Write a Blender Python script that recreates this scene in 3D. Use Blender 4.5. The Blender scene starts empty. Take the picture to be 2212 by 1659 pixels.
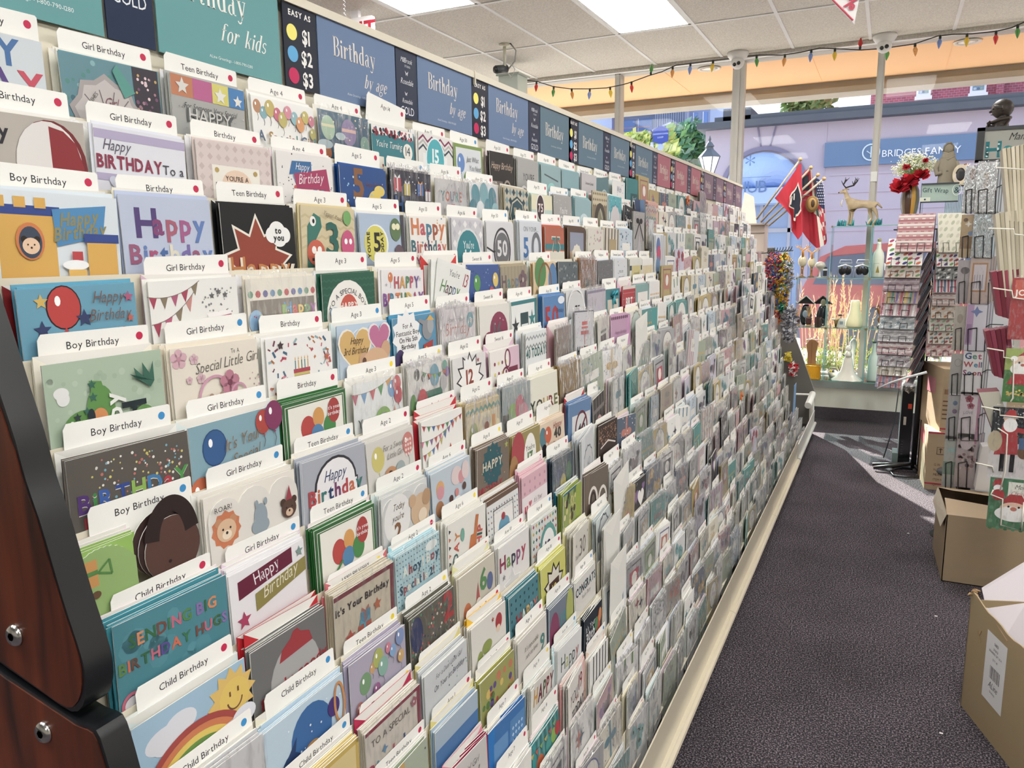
import bpy,math,random
from mathutils import Vector,Matrix
# ---------------------------------------------------------------- camera
SC=bpy.context.scene
COL=SC.collection
W_PX,H_PX,F_PX=2212,1659,1665.0
CX,CY=1106.0,829.5
CAM=Vector((0.0,0.0,1.5))
YAW,PITCH_DOWN,ROLL=0.4525,0.1695,-0.0110
def camera_axes():
 cy,sy=math.cos(YAW),math.sin(YAW)
 cp,sp=math.cos(PITCH_DOWN),math.sin(PITCH_DOWN)
 cr,sr=math.cos(ROLL),math.sin(ROLL)
 A=Matrix(((1,0,0),(0,0,1),(0,-1,0)))
 B=Matrix(((cy,0,-sy),(0,1,0),(sy,0,cy)))
 C=Matrix(((1,0,0),(0,cp,sp),(0,-sp,cp)))
 D=Matrix(((cr,sr,0),(-sr,cr,0),(0,0,1)))
 return A@B@C@D # rows: world X, Y, Z in (right, down, forward)
AX=camera_axes()
cam_data=bpy.data.cameras.new('camera')
cam_data.sensor_width=36.0
cam_data.lens=F_PX/W_PX*36.0
cam_data.clip_start=0.02
cam_data.clip_end=400
cam=bpy.data.objects.new('camera',cam_data)
COL.objects.link(cam)
cam.matrix_world=Matrix((
(AX[0][0],-AX[0][1],-AX[0][2],CAM.x),
(AX[1][0],-AX[1][1],-AX[1][2],CAM.y),
(AX[2][0],-AX[2][1],-AX[2][2],CAM.z),
(0,0,0,1)))
SC.camera=cam
def ray(px,py):
 v=Vector((px-CX,py-CY,F_PX))
 return AX@v
def aty(px,py,y): # point of the place seen there, on the wall plane Y = y
 r=ray(px,py)
 return CAM+r*(y/r.y)
def atz(px,py,z):
 r=ray(px,py)
 return CAM+r*((z-CAM.z)/r.z)
def atx(px,py,x):
 r=ray(px,py)
 return CAM+r*(x/r.x)
 # ---------------------------------------------------------------- world, sun, exposure
SC.view_settings.view_transform='Standard'
SC.view_settings.look='None'
SC.view_settings.exposure=0.42
SC.view_settings.gamma=1.0
SC.view_settings.use_curve_mapping=False
SC.cycles.max_bounces=7
SC.cycles.diffuse_bounces=4
SC.cycles.glossy_bounces=3
SC.cycles.transmission_bounces=6
SC.cycles.transparent_max_bounces=16
SC.cycles.caustics_reflective=False
SC.cycles.caustics_refractive=False
SC.cycles.sample_clamp_indirect=6.0
SC.cycles.use_denoising=True
world=bpy.data.worlds.new('world')
SC.world=world
world.use_nodes=True
wn=world.node_tree
wn.nodes.clear()
w_out=wn.nodes.new('ShaderNodeOutputWorld')
w_bg=wn.nodes.new('ShaderNodeBackground')
w_tc=wn.nodes.new('ShaderNodeTexCoord')
w_sep=wn.nodes.new('ShaderNodeSeparateXYZ')
w_ramp=wn.nodes.new('ShaderNodeValToRGB')
w_ramp.color_ramp.elements[0].position=0.0
w_ramp.color_ramp.elements[0].color=(0.88,0.93,1.0,1)
w_ramp.color_ramp.elements[1].position=0.6
w_ramp.color_ramp.elements[1].color=(0.60,0.74,1.0,1)
wn.links.new(w_tc.outputs['Generated'],w_sep.inputs[0])
wn.links.new(w_sep.outputs['Z'],w_ramp.inputs[0])
wn.links.new(w_ramp.outputs[0],w_bg.inputs[0])
w_bg.inputs[1].default_value=1.15
wn.links.new(w_bg.outputs[0],w_out.inputs[0])
sun_data=bpy.data.lights.new('sun','SUN')
sun_data.energy=19.0
sun_data.angle=math.radians(0.6)
sun_data.color=(1.0,0.95,0.86)
sun=bpy.data.objects.new('sun',sun_data)
COL.objects.link(sun)
SUN_DIR=Vector((0.565,-1.0,-0.71)).normalized()
sun.rotation_euler=SUN_DIR.to_track_quat('-Z','Y').to_euler()
sun.location=(-6,12,12)
# ceiling light panels: (x0, x1, y0, y1) of the lit lens, those out of frame are unseen, added for the room's light
PANEL_EMIT=18.0
def cell(i): # near edge of ceiling grid bay i
 return-1.985+.5785*i
LIGHT_PANELS=[(cell(i)+.012,cell(i+1)-.012,y0,y1)for i,y0,y1 in(
(0,4.872,5.988),(-2,3.732,4.848),(3,4.872,5.988),(0,1.452,2.568),(4,1.452,2.568),(8,1.452,2.568),(8,4.872,5.988),
(0,-.828,.288),(4,-.828,.288),(8,-.828,.288),(4,-3.108,-1.992),(-3,-.828,.288),(-3,1.452,2.568))]
# ---------------------------------------------------------------- colours and materials
def lin(c):
 if isinstance(c,str):
  c=c.lstrip('#')
  if len(c)==3:
   c=''.join(a+a for a in c)
  c=[int(c[i:i+2],16)/255 for i in(0,2,4)]
  return tuple(v/12.92 if v<=0.04045 else((v+0.055)/1.055)**2.4 for v in c)
 return tuple(c[:3])
MATS={}
def mat(name,color=None,rough=0.6,metal=0.0,attr=False,bump=None,vary=None,coat=0.0,spec=0.5,
emit=None,trans=0.0,alpha=1.0):
 """One principled material. attr: colour comes from the mesh's print colours. vary/bump: procedural noise."""
 if name in MATS:
  return MATS[name]
 m=bpy.data.materials.new(name)
 m.use_nodes=True
 nt=m.node_tree
 b=nt.nodes['Principled BSDF']
 b.inputs['Roughness'].default_value=rough
 b.inputs['Metallic'].default_value=metal
 b.inputs['Coat Weight'].default_value=coat
 b.inputs['Coat Roughness'].default_value=0.12
 b.inputs['Specular IOR Level'].default_value=spec
 b.inputs['Transmission Weight'].default_value=trans
 b.inputs['Alpha'].default_value=alpha
 src=None
 if attr:
  a=nt.nodes.new('ShaderNodeAttribute')
  a.attribute_name='Col'
  src=a.outputs['Color']
 elif color is not None:
  b.inputs['Base Color'].default_value=(*lin(color),1)
 if vary or bump:
  tc=nt.nodes.new('ShaderNodeTexCoord')
  mp=nt.nodes.new('ShaderNodeMapping')
  nt.links.new(tc.outputs['Object'],mp.inputs[0])
 if vary:
  sc,amt,col2=vary[0],vary[1],vary[2]
  if len(vary)>3:
   mp.inputs['Scale'].default_value=vary[3]
  no=nt.nodes.new('ShaderNodeTexNoise')
  no.inputs['Scale'].default_value=sc
  no.inputs['Detail'].default_value=4
  nt.links.new(mp.outputs[0],no.inputs[0])
  rp=nt.nodes.new('ShaderNodeMapRange')
  rp.inputs['From Min'].default_value=0.35
  rp.inputs['From Max'].default_value=0.65
  rp.inputs['To Min'].default_value=0.0
  rp.inputs['To Max'].default_value=amt
  nt.links.new(no.outputs[0],rp.inputs[0])
  mx=nt.nodes.new('ShaderNodeMix')
  mx.data_type='RGBA'
  nt.links.new(rp.outputs[0],mx.inputs['Factor'])
  if src:
   nt.links.new(src,mx.inputs[6])
  else:
   mx.inputs[6].default_value=(*lin(color),1)
  mx.inputs[7].default_value=(*lin(col2),1)
  src=mx.outputs[2]
 if src:
  nt.links.new(src,b.inputs['Base Color'])
 if bump:
  no=nt.nodes.new('ShaderNodeTexNoise')
  no.inputs['Scale'].default_value=bump[0]
  no.inputs['Detail'].default_value=3
  nt.links.new(mp.outputs[0],no.inputs[0])
  bp=nt.nodes.new('ShaderNodeBump')
  bp.inputs['Strength'].default_value=bump[1]
  bp.inputs['Distance'].default_value=bump[2]if len(bump)>2 else 0.01
  nt.links.new(no.outputs[0],bp.inputs['Height'])
  nt.links.new(bp.outputs[0],b.inputs['Normal'])
 if emit:
  b.inputs['Emission Color'].default_value=(*lin(emit[0]),1)
  b.inputs['Emission Strength'].default_value=emit[1]
 MATS[name]=m
 return m
def glass_mat(name,tint=(1,1,1),refl=0.08,rough=0.02,edge=0.35):
 """Thin clear sheet: lets light straight through and mirrors a little."""
 if name in MATS:
  return MATS[name]
 m=bpy.data.materials.new(name)
 m.use_nodes=True
 nt=m.node_tree
 nt.nodes.clear()
 o=nt.nodes.new('ShaderNodeOutputMaterial')
 t=nt.nodes.new('ShaderNodeBsdfTransparent')
 t.inputs[0].default_value=(*tint,1)
 g=nt.nodes.new('ShaderNodeBsdfGlossy')
 g.inputs['Roughness'].default_value=rough
 mx=nt.nodes.new('ShaderNodeMixShader')
 lw=nt.nodes.new('ShaderNodeLayerWeight')
 lw.inputs[0].default_value=0.25
 ma=nt.nodes.new('ShaderNodeMath')
 ma.operation='MULTIPLY_ADD'
 ma.inputs[1].default_value=edge
 ma.inputs[2].default_value=refl
 nt.links.new(lw.outputs['Fresnel'],ma.inputs[0])
 nt.links.new(ma.outputs[0],mx.inputs[0])
 nt.links.new(t.outputs[0],mx.inputs[1])
 nt.links.new(g.outputs[0],mx.inputs[2])
 nt.links.new(mx.outputs[0],o.inputs[0])
 MATS[name]=m
 return m
def film_mat(name='cellophane',amt=0.15):
 """Crinkled clear film: mostly see-through, bright broken glints."""
 if name in MATS:
  return MATS[name]
 m=bpy.data.materials.new(name)
 m.use_nodes=True
 nt=m.node_tree
 nt.nodes.clear()
 o=nt.nodes.new('ShaderNodeOutputMaterial')
 t=nt.nodes.new('ShaderNodeBsdfTransparent')
 g=nt.nodes.new('ShaderNodeBsdfGlossy')
 g.inputs['Roughness'].default_value=0.18
 d=nt.nodes.new('ShaderNodeBsdfTranslucent')
 d.inputs[0].default_value=(0.95,0.95,0.97,1)
 d2=nt.nodes.new('ShaderNodeBsdfDiffuse')
 d2.inputs[0].default_value=(0.9,0.9,0.92,1)
 tc=nt.nodes.new('ShaderNodeTexCoord')
 mp=nt.nodes.new('ShaderNodeMapping')
 mp.inputs['Scale'].default_value=(1,2.4,.8)
 no=nt.nodes.new('ShaderNodeTexNoise')
 no.inputs['Scale'].default_value=42
 no.inputs['Detail'].default_value=2
 bp=nt.nodes.new('ShaderNodeBump')
 bp.inputs['Strength'].default_value=0.9
 bp.inputs['Distance'].default_value=0.004
 nt.links.new(tc.outputs['Object'],mp.inputs[0])
 nt.links.new(mp.outputs[0],no.inputs[0])
 nt.links.new(no.outputs[0],bp.inputs['Height'])
 nt.links.new(bp.outputs[0],g.inputs['Normal'])
 mr=nt.nodes.new('ShaderNodeMapRange')
 mr.inputs['From Min'].default_value=0.5
 mr.inputs['From Max'].default_value=0.68
 mr.inputs['To Min'].default_value=amt*0.35
 mr.inputs['To Max'].default_value=min(1.0,amt*2.0)
 nt.links.new(no.outputs[0],mr.inputs[0])
 a=nt.nodes.new('ShaderNodeMixShader')
 a.inputs[0].default_value=0.5
 nt.links.new(d.outputs[0],a.inputs[1])
 nt.links.new(d2.outputs[0],a.inputs[2])
 b=nt.nodes.new('ShaderNodeMixShader')
 b.inputs[0].default_value=0.6
 nt.links.new(a.outputs[0],b.inputs[1])
 nt.links.new(g.outputs[0],b.inputs[2])
 c=nt.nodes.new('ShaderNodeMixShader')
 nt.links.new(mr.outputs[0],c.inputs[0])
 nt.links.new(t.outputs[0],c.inputs[1])
 nt.links.new(b.outputs[0],c.inputs[2])
 nt.links.new(c.outputs[0],o.inputs[0])
 MATS[name]=m
 return m
PAPER=mat('printed_paper',attr=True,rough=0.55,bump=(900,0.05,0.0005),spec=0.35)
GLOSS=mat('glossy_print',attr=True,rough=0.22,coat=0.35)
SATIN=mat('satin_paint',attr=True,rough=0.38,bump=(300,0.04,0.001))
METAL=mat('tinted_metal',attr=True,rough=0.28,metal=0.9,bump=(200,0.05,0.001))
MATTE=mat('matte_surface',attr=True,rough=0.85,bump=(250,0.15,0.002))
def foil_mat():
 m=mat('crinkled_foil',attr=True,rough=.22,metal=.85,bump=(70,1.0,.006))
 nt=m.node_tree
 for n in nt.nodes:
  if n.type=='MAPPING':
   n.inputs['Scale'].default_value=(1,1.8,.6)
 return m
FOIL=foil_mat()
FILM=film_mat()
FILM2=film_mat('cellophane_heavy',0.42)
GLASS=glass_mat('window_glass',(0.97,0.985,1.0),0.008,edge=0.10)
SHELFGLASS=glass_mat('shelf_glass',(0.86,0.96,0.95),0.10)
# ---------------------------------------------------------------- mesh builder
class MB:
 def __init__(self):
  self.v,self.f,self.c,self.m=[],[],[],[]
 def add(self,verts,faces,col=(.8,.8,.8),mi=0):
  k=len(self.v)
  self.v.extend(tuple(p)for p in verts)
  cl=lin(col)
  for f in faces:
   self.f.append(tuple(i+k for i in f))
   self.c.append(cl)
   self.m.append(mi)
  return self
 def box(self,x0,x1,y0,y1,z0,z1,col='#ccc',mi=0):
  v=[(x0,y0,z0),(x1,y0,z0),(x1,y1,z0),(x0,y1,z0),(x0,y0,z1),(x1,y0,z1),(x1,y1,z1),(x0,y1,z1)]
  return self.add(v,[(0,3,2,1),(4,5,6,7),(0,1,5,4),(1,2,6,5),(2,3,7,6),(3,0,4,7)],col,mi)
 def obox(self,c,half,M,col='#ccc',mi=0):
  """box of half sizes about c turned by the 3x3 matrix M"""
  c=Vector(c)
  v=[c+M@Vector((sx*half[0],sy*half[1],sz*half[2]))for sz in(-1,1)for sx,sy in((-1,-1),(1,-1),(1,1),(-1,1))]
  return self.add(v,[(0,3,2,1),(4,5,6,7),(0,1,5,4),(1,2,6,5),(2,3,7,6),(3,0,4,7)],col,mi)
 def tube(self,pts,r,n=8,col='#888',mi=0,cap=True):
  pts=[Vector(p)for p in pts]
  rs=r if isinstance(r,(list,tuple))else[r]*len(pts)
  rings=[]
  up=None
  for i,p in enumerate(pts):
   d=(pts[min(i+1,len(pts)-1)]-pts[max(i-1,0)])
   if d.length<1e-9:
    d=Vector((0,0,1))
   d.normalize()
   if up is None:
    up=Vector((0,0,1))if abs(d.z)<0.9 else Vector((1,0,0))
   s=d.cross(up)
   if s.length<1e-6:
    s=d.cross(Vector((1,0.3,0)))
   s.normalize()
   up=s.cross(d).normalized()
   rings.append([p+(s*math.cos(a)+up*math.sin(a))*rs[i]for a in[2*math.pi*k/n for k in range(n)]])
  v=[q for rg in rings for q in rg]
  f=[]
  for i in range(len(pts)-1):
   for k in range(n):
    a,b=i*n+k,i*n+(k+1)%n
    f.append((a,b,b+n,a+n))
  if cap:
   f.append(tuple(range(n-1,-1,-1)))
   f.append(tuple((len(pts)-1)*n+k for k in range(n)))
  return self.add(v,f,col,mi)
 def lathe(self,prof,c=(0,0,0),n=20,col='#ccc',mi=0,sx=1.0,sy=1.0):
  """prof: list of (radius, z)"""
  v,f=[],[]
  for r,z in prof:
   for k in range(n):
    a=2*math.pi*k/n
    v.append((c[0]+r*math.cos(a)*sx,c[1]+r*math.sin(a)*sy,c[2]+z))
  for i in range(len(prof)-1):
   for k in range(n):
    a,b=i*n+k,i*n+(k+1)%n
    f.append((a,b,b+n,a+n))
  f.append(tuple(range(n-1,-1,-1)))
  f.append(tuple((len(prof)-1)*n+k for k in range(n)))
  return self.add(v,f,col,mi)
 def ball(self,c,r,n=12,col='#ccc',mi=0,M=None):
  if not isinstance(r,(tuple,list)):
   r=(r,r,r)
  c=Vector(c)
  v,f=[],[]
  h=max(4,n//2)
  for i in range(h+1):
   t=math.pi*i/h
   for k in range(n):
    a=2*math.pi*k/n
    q=Vector((r[0]*math.sin(t)*math.cos(a),r[1]*math.sin(t)*math.sin(a),r[2]*math.cos(t)))
    if M:
     q=M@q
    v.append(c+q)
  for i in range(h):
   for k in range(n):
    a,b=i*n+k,i*n+(k+1)%n
    f.append((a,a+n,b+n,b))
  return self.add(v,f,col,mi)
 def poly(self,pts,col='#ccc',mi=0):
  return self.add(pts,[tuple(range(len(pts)))],col,mi)
 def prism(self,pts,ext,col='#ccc',mi=0,side=None):
  """flat polygon pts pushed along vector ext"""
  e=Vector(ext)
  n=len(pts)
  a=[Vector(p)for p in pts]
  v=a+[p+e for p in a]
  self.add(v,[tuple(range(n-1,-1,-1)),tuple(range(n,2*n))],col,mi)
  self.add(v,[(i,(i+1)%n,(i+1)%n+n,i+n)for i in range(n)],side or col,mi)
  return self
 def rot(self,M,c=(0,0,0)):
  c=Vector(c)
  self.v=[tuple(c+M@(Vector(p)-c))for p in self.v]
  return self
 def build(self,name,mats=None,parent=None,smooth=False,loc=None,origin=None):
  me=bpy.data.meshes.new(name)
  vs=self.v
  if origin is not None:
   o0=Vector(origin)
   vs=[tuple(Vector(p)-o0)for p in vs]
  me.from_pydata(vs,[],self.f)
  if mats is None:
   mats=[MATTE]
  if not isinstance(mats,(list,tuple)):
   mats=[mats]
  for m in mats:
   me.materials.append(m)
  me.polygons.foreach_set('material_index',self.m)
  ca=me.color_attributes.new('Col','FLOAT_COLOR','CORNER')
  buf=[]
  for p,c in zip(self.f,self.c):
   buf.extend((c[0],c[1],c[2],1.0)*len(p))
  ca.data.foreach_set('color',buf)
  if smooth:
   me.polygons.foreach_set('use_smooth',[True]*len(self.f))
  me.update()
  o=bpy.data.objects.new(name,me)
  COL.objects.link(o)
  if smooth=='auto':
   me.set_sharp_from_angle(angle=math.radians(38))
  if origin is not None:
   o.location=origin
  if loc is not None:
   o.location=loc
  if parent is not None:
   o.parent=parent
  return o
def tag(o,label,cat,group=None,kind=None):
 o['label']=label
 o['category']=cat
 if group:
  o['group']=group
 if kind:
  o['kind']=kind
 return o
def empty(name,loc,label,cat,group=None,rz=0.0):
 o=bpy.data.objects.new(name,None)
 COL.objects.link(o)
 o.location=loc
 o.rotation_euler=(0,0,rz)
 o.empty_display_size=0.05
 return tag(o,label,cat,group)
def struct(o):
 o['kind']='structure'
 return o
 # ---------------------------------------------------------------- lettering
GLYPH={}
def glyph(ch,bold=0.0):
 key=(ch,bold)
 if key in GLYPH:
  return GLYPH[key]
 cu=bpy.data.curves.new('g','FONT')
 cu.body=ch
 cu.resolution_u=2
 cu.offset=bold
 o=bpy.data.objects.new('g',cu)
 COL.objects.link(o)
 bpy.context.view_layer.update()
 me=o.to_mesh()
 v=[(p.co.x,p.co.y)for p in me.vertices]
 f=[tuple(p.vertices)for p in me.polygons]
 o.to_mesh_clear()
 bpy.data.objects.remove(o)
 bpy.data.curves.remove(cu)
 if not v:
  GLYPH[key]=([],[],0.28)
  return GLYPH[key]
 x0=min(p[0]for p in v)
 x1=max(p[0]for p in v)
 GLYPH[key]=([(a-x0,b)for a,b in v],f,x1-x0)
 return GLYPH[key]
 # a condensed book-face drawn stroke by stroke: stems, hairlines, serifs, bowls
def ringpoly(cx,cy,rx,ry,tx,ty,a0=0,a1=360,n=18):
 o,i=[],[]
 for k in range(n+1):
  a=math.radians(a0+(a1-a0)*k/n)
  o.append((cx+rx*math.cos(a),cy+ry*math.sin(a)))
  i.append((cx+(rx-tx)*math.cos(a),cy+(ry-ty)*math.sin(a)))
 v=o+i
 f=[(k,k+1,k+2+n,k+1+n)for k in range(n)]
 return v,f
def serif_glyph(ch):
 key=(ch,'serif')
 if key in GLYPH:
  return GLYPH[key]
 V,F=[],[]
 def add(v,f):
  k=len(V)
  V.extend(v)
  F.extend(tuple(i+k for i in q)for q in f)
 def R(x0,y0,x1,y1):
  add([(x0,y0),(x1,y0),(x1,y1),(x0,y1)],[(0,1,2,3)])
 def ring(*a,**k):
  add(*ringpoly(*a,**k))
 def dia(x0,y0,x1,y1,w):
  add([(x0,y0),(x0+w,y0),(x1+w,y1),(x1,y1)],[(0,1,2,3)])
 S,h=0.085,0.018
 XH,CH=0.46,0.72
 w=0.3
 if ch=='B':
  R(0.04,0,0.04+S,CH);R(0,0,0.2,h*1.5);R(0,CH-h*1.5,0.2,CH)
  ring(0.18,0.54,0.17,0.18,S,0.025,-90,90);ring(0.18,0.19,0.2,0.19,S,0.025,-90,90)
  w=0.38
 elif ch=='i':
  R(0.03,0,0.03+S,XH);R(0,0,0.145,h);R(0,XH-h*1.5,0.05,XH);ring(0.072,0.6,0.05,0.055,0.05,0.055)
  w=0.145
 elif ch in 'rf':
  R(0.03,0,0.03+S,XH if ch=='r' else 0.62);R(0,0,0.16,h)
  if ch=='r':
   R(0,XH-h*1.5,0.05,XH);ring(0.2,0.3,0.1,0.16,0.04,0.03,60,180);ring(0.235,0.4,0.035,0.045,0.035,0.045)
   w=0.27
  else:
   ring(0.145,0.62,0.115,0.1,0.06,0.03,20,180);R(-0.03,XH-h,0.2,XH+h*.5);w=0.24
 elif ch=='t':
  R(0.05,0.06,0.05+S,0.6);R(-0.01,XH-h,0.21,XH+h*.5);ring(0.135,0.075,0.085,0.08,0.05,0.03,180,330)
  w=0.22
 elif ch in 'hkb':
  R(0.03,0,0.03+S,CH);R(0,CH-h*1.5,0.05,CH)
  if ch=='h':
   R(0,0,0.15,h);ring(0.195,0.3,0.1,0.16,S*.9,0.03,0,180);R(0.295-S*.9,0,0.295,0.3);R(0.18,0,0.33,h);w=0.33
  elif ch=='k':
   R(0,0,0.15,h);dia(0.11,0.2,0.26,XH,0.03);dia(0.26,0,0.14,0.27,0.07);R(0.2,0,0.35,h);R(0.2,XH-h,0.33,XH);w=0.34
  else:
   ring(0.17,0.23,0.15,0.24,S,0.03,-120,120);w=0.32
 elif ch in 'dg':
  if ch=='d':
   R(0.22,0,0.22+S,CH);R(0.19,CH-h*1.5,0.24,CH);R(0.3,0,0.34,h*1.5);ring(0.16,0.23,0.15,0.24,S,0.03,60,300);w=0.34
  else:
   ring(0.16,0.3,0.14,0.17,S*.8,0.03);ring(0.16,-0.08,0.16,0.13,0.05,0.035);R(0.24,XH-0.03,0.34,XH);ring(0.08,0.1,0.06,0.05,0.03,0.03,90,300);w=0.33
 elif ch=='a':
  R(0.17,0.03,0.17+S*.95,0.34);ring(0.14,0.33,0.115,0.14,0.06,0.03,0,150);ring(0.13,0.13,0.12,0.14,S*.8,0.03,70,290);R(0.24,0,0.31,0.03);w=0.3
 elif ch=='y':
  dia(0.03,XH,0.15,0.02,0.085);dia(0.15,-0.08,0.3,XH,0.03);R(0,XH-h,0.15,XH);R(0.22,XH-h,0.35,XH);ring(0.09,-0.1,0.08,0.08,0.04,0.04,180,360);w=0.33
 elif ch=='e':
  ring(0.15,0.23,0.15,0.24,S,0.03,20,330);R(0.07,0.24,0.28,0.24+h*1.3);w=0.3
 elif ch=='o':
  ring(0.16,0.23,0.16,0.24,S,0.03);w=0.32
 elif ch=='s':
  ring(0.13,0.345,0.11,0.12,0.05,0.04,20,270);ring(0.13,0.12,0.12,0.125,0.05,0.04,-160,90);w=0.25
 elif ch=='F':
  R(0.04,0,0.04+S,CH);R(0,0,0.18,h*1.5);R(0,CH-0.03,0.34,CH);R(0.1,0.36,0.27,0.39);w=0.34
 else:
  g=glyph(ch)
  GLYPH[key]=([(a*.8,b)for a,b in g[0]],g[1],g[2]*.8)
  return GLYPH[key]
 GLYPH[key]=(V,F,w)
 return GLYPH[key]
def layout(text,style=''):
 """list of (verts2d, faces, x) and total width, at size 1"""
 out,x=[],0.0
 for ch in text:
  if 'f' in style and(ch.isalpha()):
   v,f,w=serif_glyph(ch)
   gap=0.05
  else:
   v,f,w=glyph(ch,0.028 if 'b' in style else(-0.006 if 's' in style else 0.0))
   gap=0.085
  kx=0.8 if 's' in style or 'n' in style else 1.0
  if v:
   sh=0.3 if 's' in style or 'i' in style else 0.0
   dx=0.0
   dy=0.06*((ord(ch)*7)%3-1)if 'j' in style else 0.0
   out.append(([((a+dx)*kx+b*sh,b+dy)for a,b in v],f,x))
   x+=(w+gap)*kx
  else:
   x+=0.3*kx
 return out,x-0.07
def text_at(mb,text,o,U,V,N,size,col,style='',align='c',eps=0.0004,mi=0,arc=0.0):
 """lettering on the plane at o spanned by U (reading direction) and V (up), lifted along N"""
 o,U,V,N=Vector(o),Vector(U),Vector(V),Vector(N)
 L,wd=layout(text,style)
 x0=-wd/2 if align=='c' else(0 if align=='l' else-wd)
 for i,(v,f,x)in enumerate(L):
  c=col[i%len(col)]if isinstance(col,(list,tuple))and isinstance(col[0],str)else col
  if arc:
   pts=[]
   for a,b in v:
    t=(x0+x+a)*size/arc
    rr=arc+b*size
    pts.append(o+U*(rr*math.sin(t))+V*(rr*math.cos(t)-arc)+N*eps)
  else:
   pts=[o+U*((x0+x+a)*size)+V*(b*size)+N*eps for a,b in v]
  mb.add(pts,f,c,mi)
 return wd*size
 # ---------------------------------------------------------------- room shell
CEIL=3.134
WINY=7.30 # inside face of the window wall
XL,XR,YB=-6.2,4.6,-5.2
def carpet_material():
 m=bpy.data.materials.new('speckled_carpet')
 m.use_nodes=True
 nt=m.node_tree
 b=nt.nodes['Principled BSDF']
 b.inputs['Roughness'].default_value=0.95
 b.inputs['Specular IOR Level'].default_value=0.15
 tc=nt.nodes.new('ShaderNodeTexCoord')
 n1=nt.nodes.new('ShaderNodeTexNoise');n1.inputs['Scale'].default_value=190;n1.inputs['Detail'].default_value=2
 n2=nt.nodes.new('ShaderNodeTexNoise');n2.inputs['Scale'].default_value=3.0;n2.inputs['Detail'].default_value=4
 n3=nt.nodes.new('ShaderNodeTexNoise');n3.inputs['Scale'].default_value=90;n3.inputs['Detail'].default_value=3
 for n in(n1,n2,n3):
  nt.links.new(tc.outputs['Object'],n.inputs[0])
 r=nt.nodes.new('ShaderNodeValToRGB')
 e=r.color_ramp.elements
 e[0].position=0.36;e[0].color=(*lin('#1d191d'),1)
 e[1].position=0.66;e[1].color=(*lin('#8a8286'),1)
 k=e.new(0.52);k.color=(*lin('#464047'),1)
 nt.links.new(n1.outputs[0],r.inputs[0])
 mx=nt.nodes.new('ShaderNodeMix');mx.data_type='RGBA';mx.blend_type='MULTIPLY'
 mr=nt.nodes.new('ShaderNodeMapRange');mr.inputs['From Min'].default_value=.3;mr.inputs['From Max'].default_value=.7
 mr.inputs['To Min'].default_value=0.78;mr.inputs['To Max'].default_value=1.1
 nt.links.new(n2.outputs[0],mr.inputs[0])
 mx.inputs['Factor'].default_value=1.0
 nt.links.new(r.outputs[0],mx.inputs[6]);nt.links.new(mr.outputs[0],mx.inputs[7])
 nt.links.new(mx.outputs[2],b.inputs['Base Color'])
 bp=nt.nodes.new('ShaderNodeBump');bp.inputs['Strength'].default_value=0.6;bp.inputs['Distance'].default_value=0.004
 nt.links.new(n3.outputs[0],bp.inputs['Height']);nt.links.new(bp.outputs[0],b.inputs['Normal'])
 return m
CARPET=carpet_material()
CARPET_UP=mat('carpet_skirting','#5a525a',rough=0.95,vary=(300,0.8,'#3a343b'),bump=(260,0.4,0.003))
TILE=mat('ceiling_tile','#ebe7df',rough=0.95,vary=(95,0.75,'#c9c4ba'),bump=(110,0.5,0.004))
BAR=mat('ceiling_grid_enamel','#efefed',rough=0.5,vary=(3,0.2,'#dddddb'))
CREAM=mat('cream_wall_paint','#f3efe5',rough=0.8,vary=(3,0.3,'#e9e5da'))
ALU=mat('window_frame_enamel','#b9b6ae',rough=0.5,vary=(4,0.4,'#aaa79f'))
PEACH=mat('soffit_stucco','#f3c79a',rough=0.9,vary=(2.0,0.3,'#eebe8e'),bump=(40,0.08,0.01))
CONC=mat('beam_paint','#b3b0a6',rough=0.85,vary=(3,0.5,'#9d9a92'),bump=(20,0.1,0.01))
b=MB();b.box(XL,XR,YB,WINY,-0.05,0,'#777')
struct(b.build('floor',CARPET))
gx=[cell(i)for i in range(-7,12)]
gx=[x for x in gx if x<XR]
gy=[6.0-1.14*i for i in range(-0,11)]
xs=[XL]+gx+[XR]
ys=sorted([7.10]+[y for y in gy if y>YB]+[YB])
def lit(xc,yc):
 return any(x0<xc<x1 and y0<yc<y1 for x0,x1,y0,y1 in LIGHT_PANELS)
b=MB()
for i in range(len(xs)-1):
 for j in range(len(ys)-1):
  if lit((xs[i]+xs[i+1])/2,(ys[j]+ys[j+1])/2):
   continue
  b.box(xs[i],xs[i+1],ys[j],ys[j+1],CEIL,CEIL+0.03)
b.box(XL,XR,7.09,7.12,CEIL-0.03,CEIL+0.03)
ceiling=struct(b.build('ceiling',TILE))
b=MB()
for x in gx:
 b.box(x-.012,x+.012,YB,7.1,CEIL-.006,CEIL+.001)
for y in ys[1:-1]:
 b.box(XL,XR,y-.012,y+.012,CEIL-.0065,CEIL+.0005)
b.box(XL,XR,7.085,7.125,CEIL-.035,CEIL-.03)
b.build('ceiling_grid',BAR,ceiling)
b=MB();b.box(XL,XR,YB,7.1,CEIL+.25,CEIL+.3)
b.build('plenum_deck',CREAM,ceiling)
EMIT=bpy.data.materials.new('lit_acrylic_lens')
EMIT.use_nodes=True
_nt=EMIT.node_tree
_nt.nodes.clear()
_o=_nt.nodes.new('ShaderNodeOutputMaterial');_e=_nt.nodes.new('ShaderNodeEmission')
_e.inputs[0].default_value=(1.0,0.985,0.955,1);_e.inputs[1].default_value=PANEL_EMIT
_nt.links.new(_e.outputs[0],_o.inputs[0])
lamp_labels=['square-lensed bright ceiling panel nearest the windows, above the aisle',
'bright ceiling panel at the top edge, above the greeting card wall']
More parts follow.
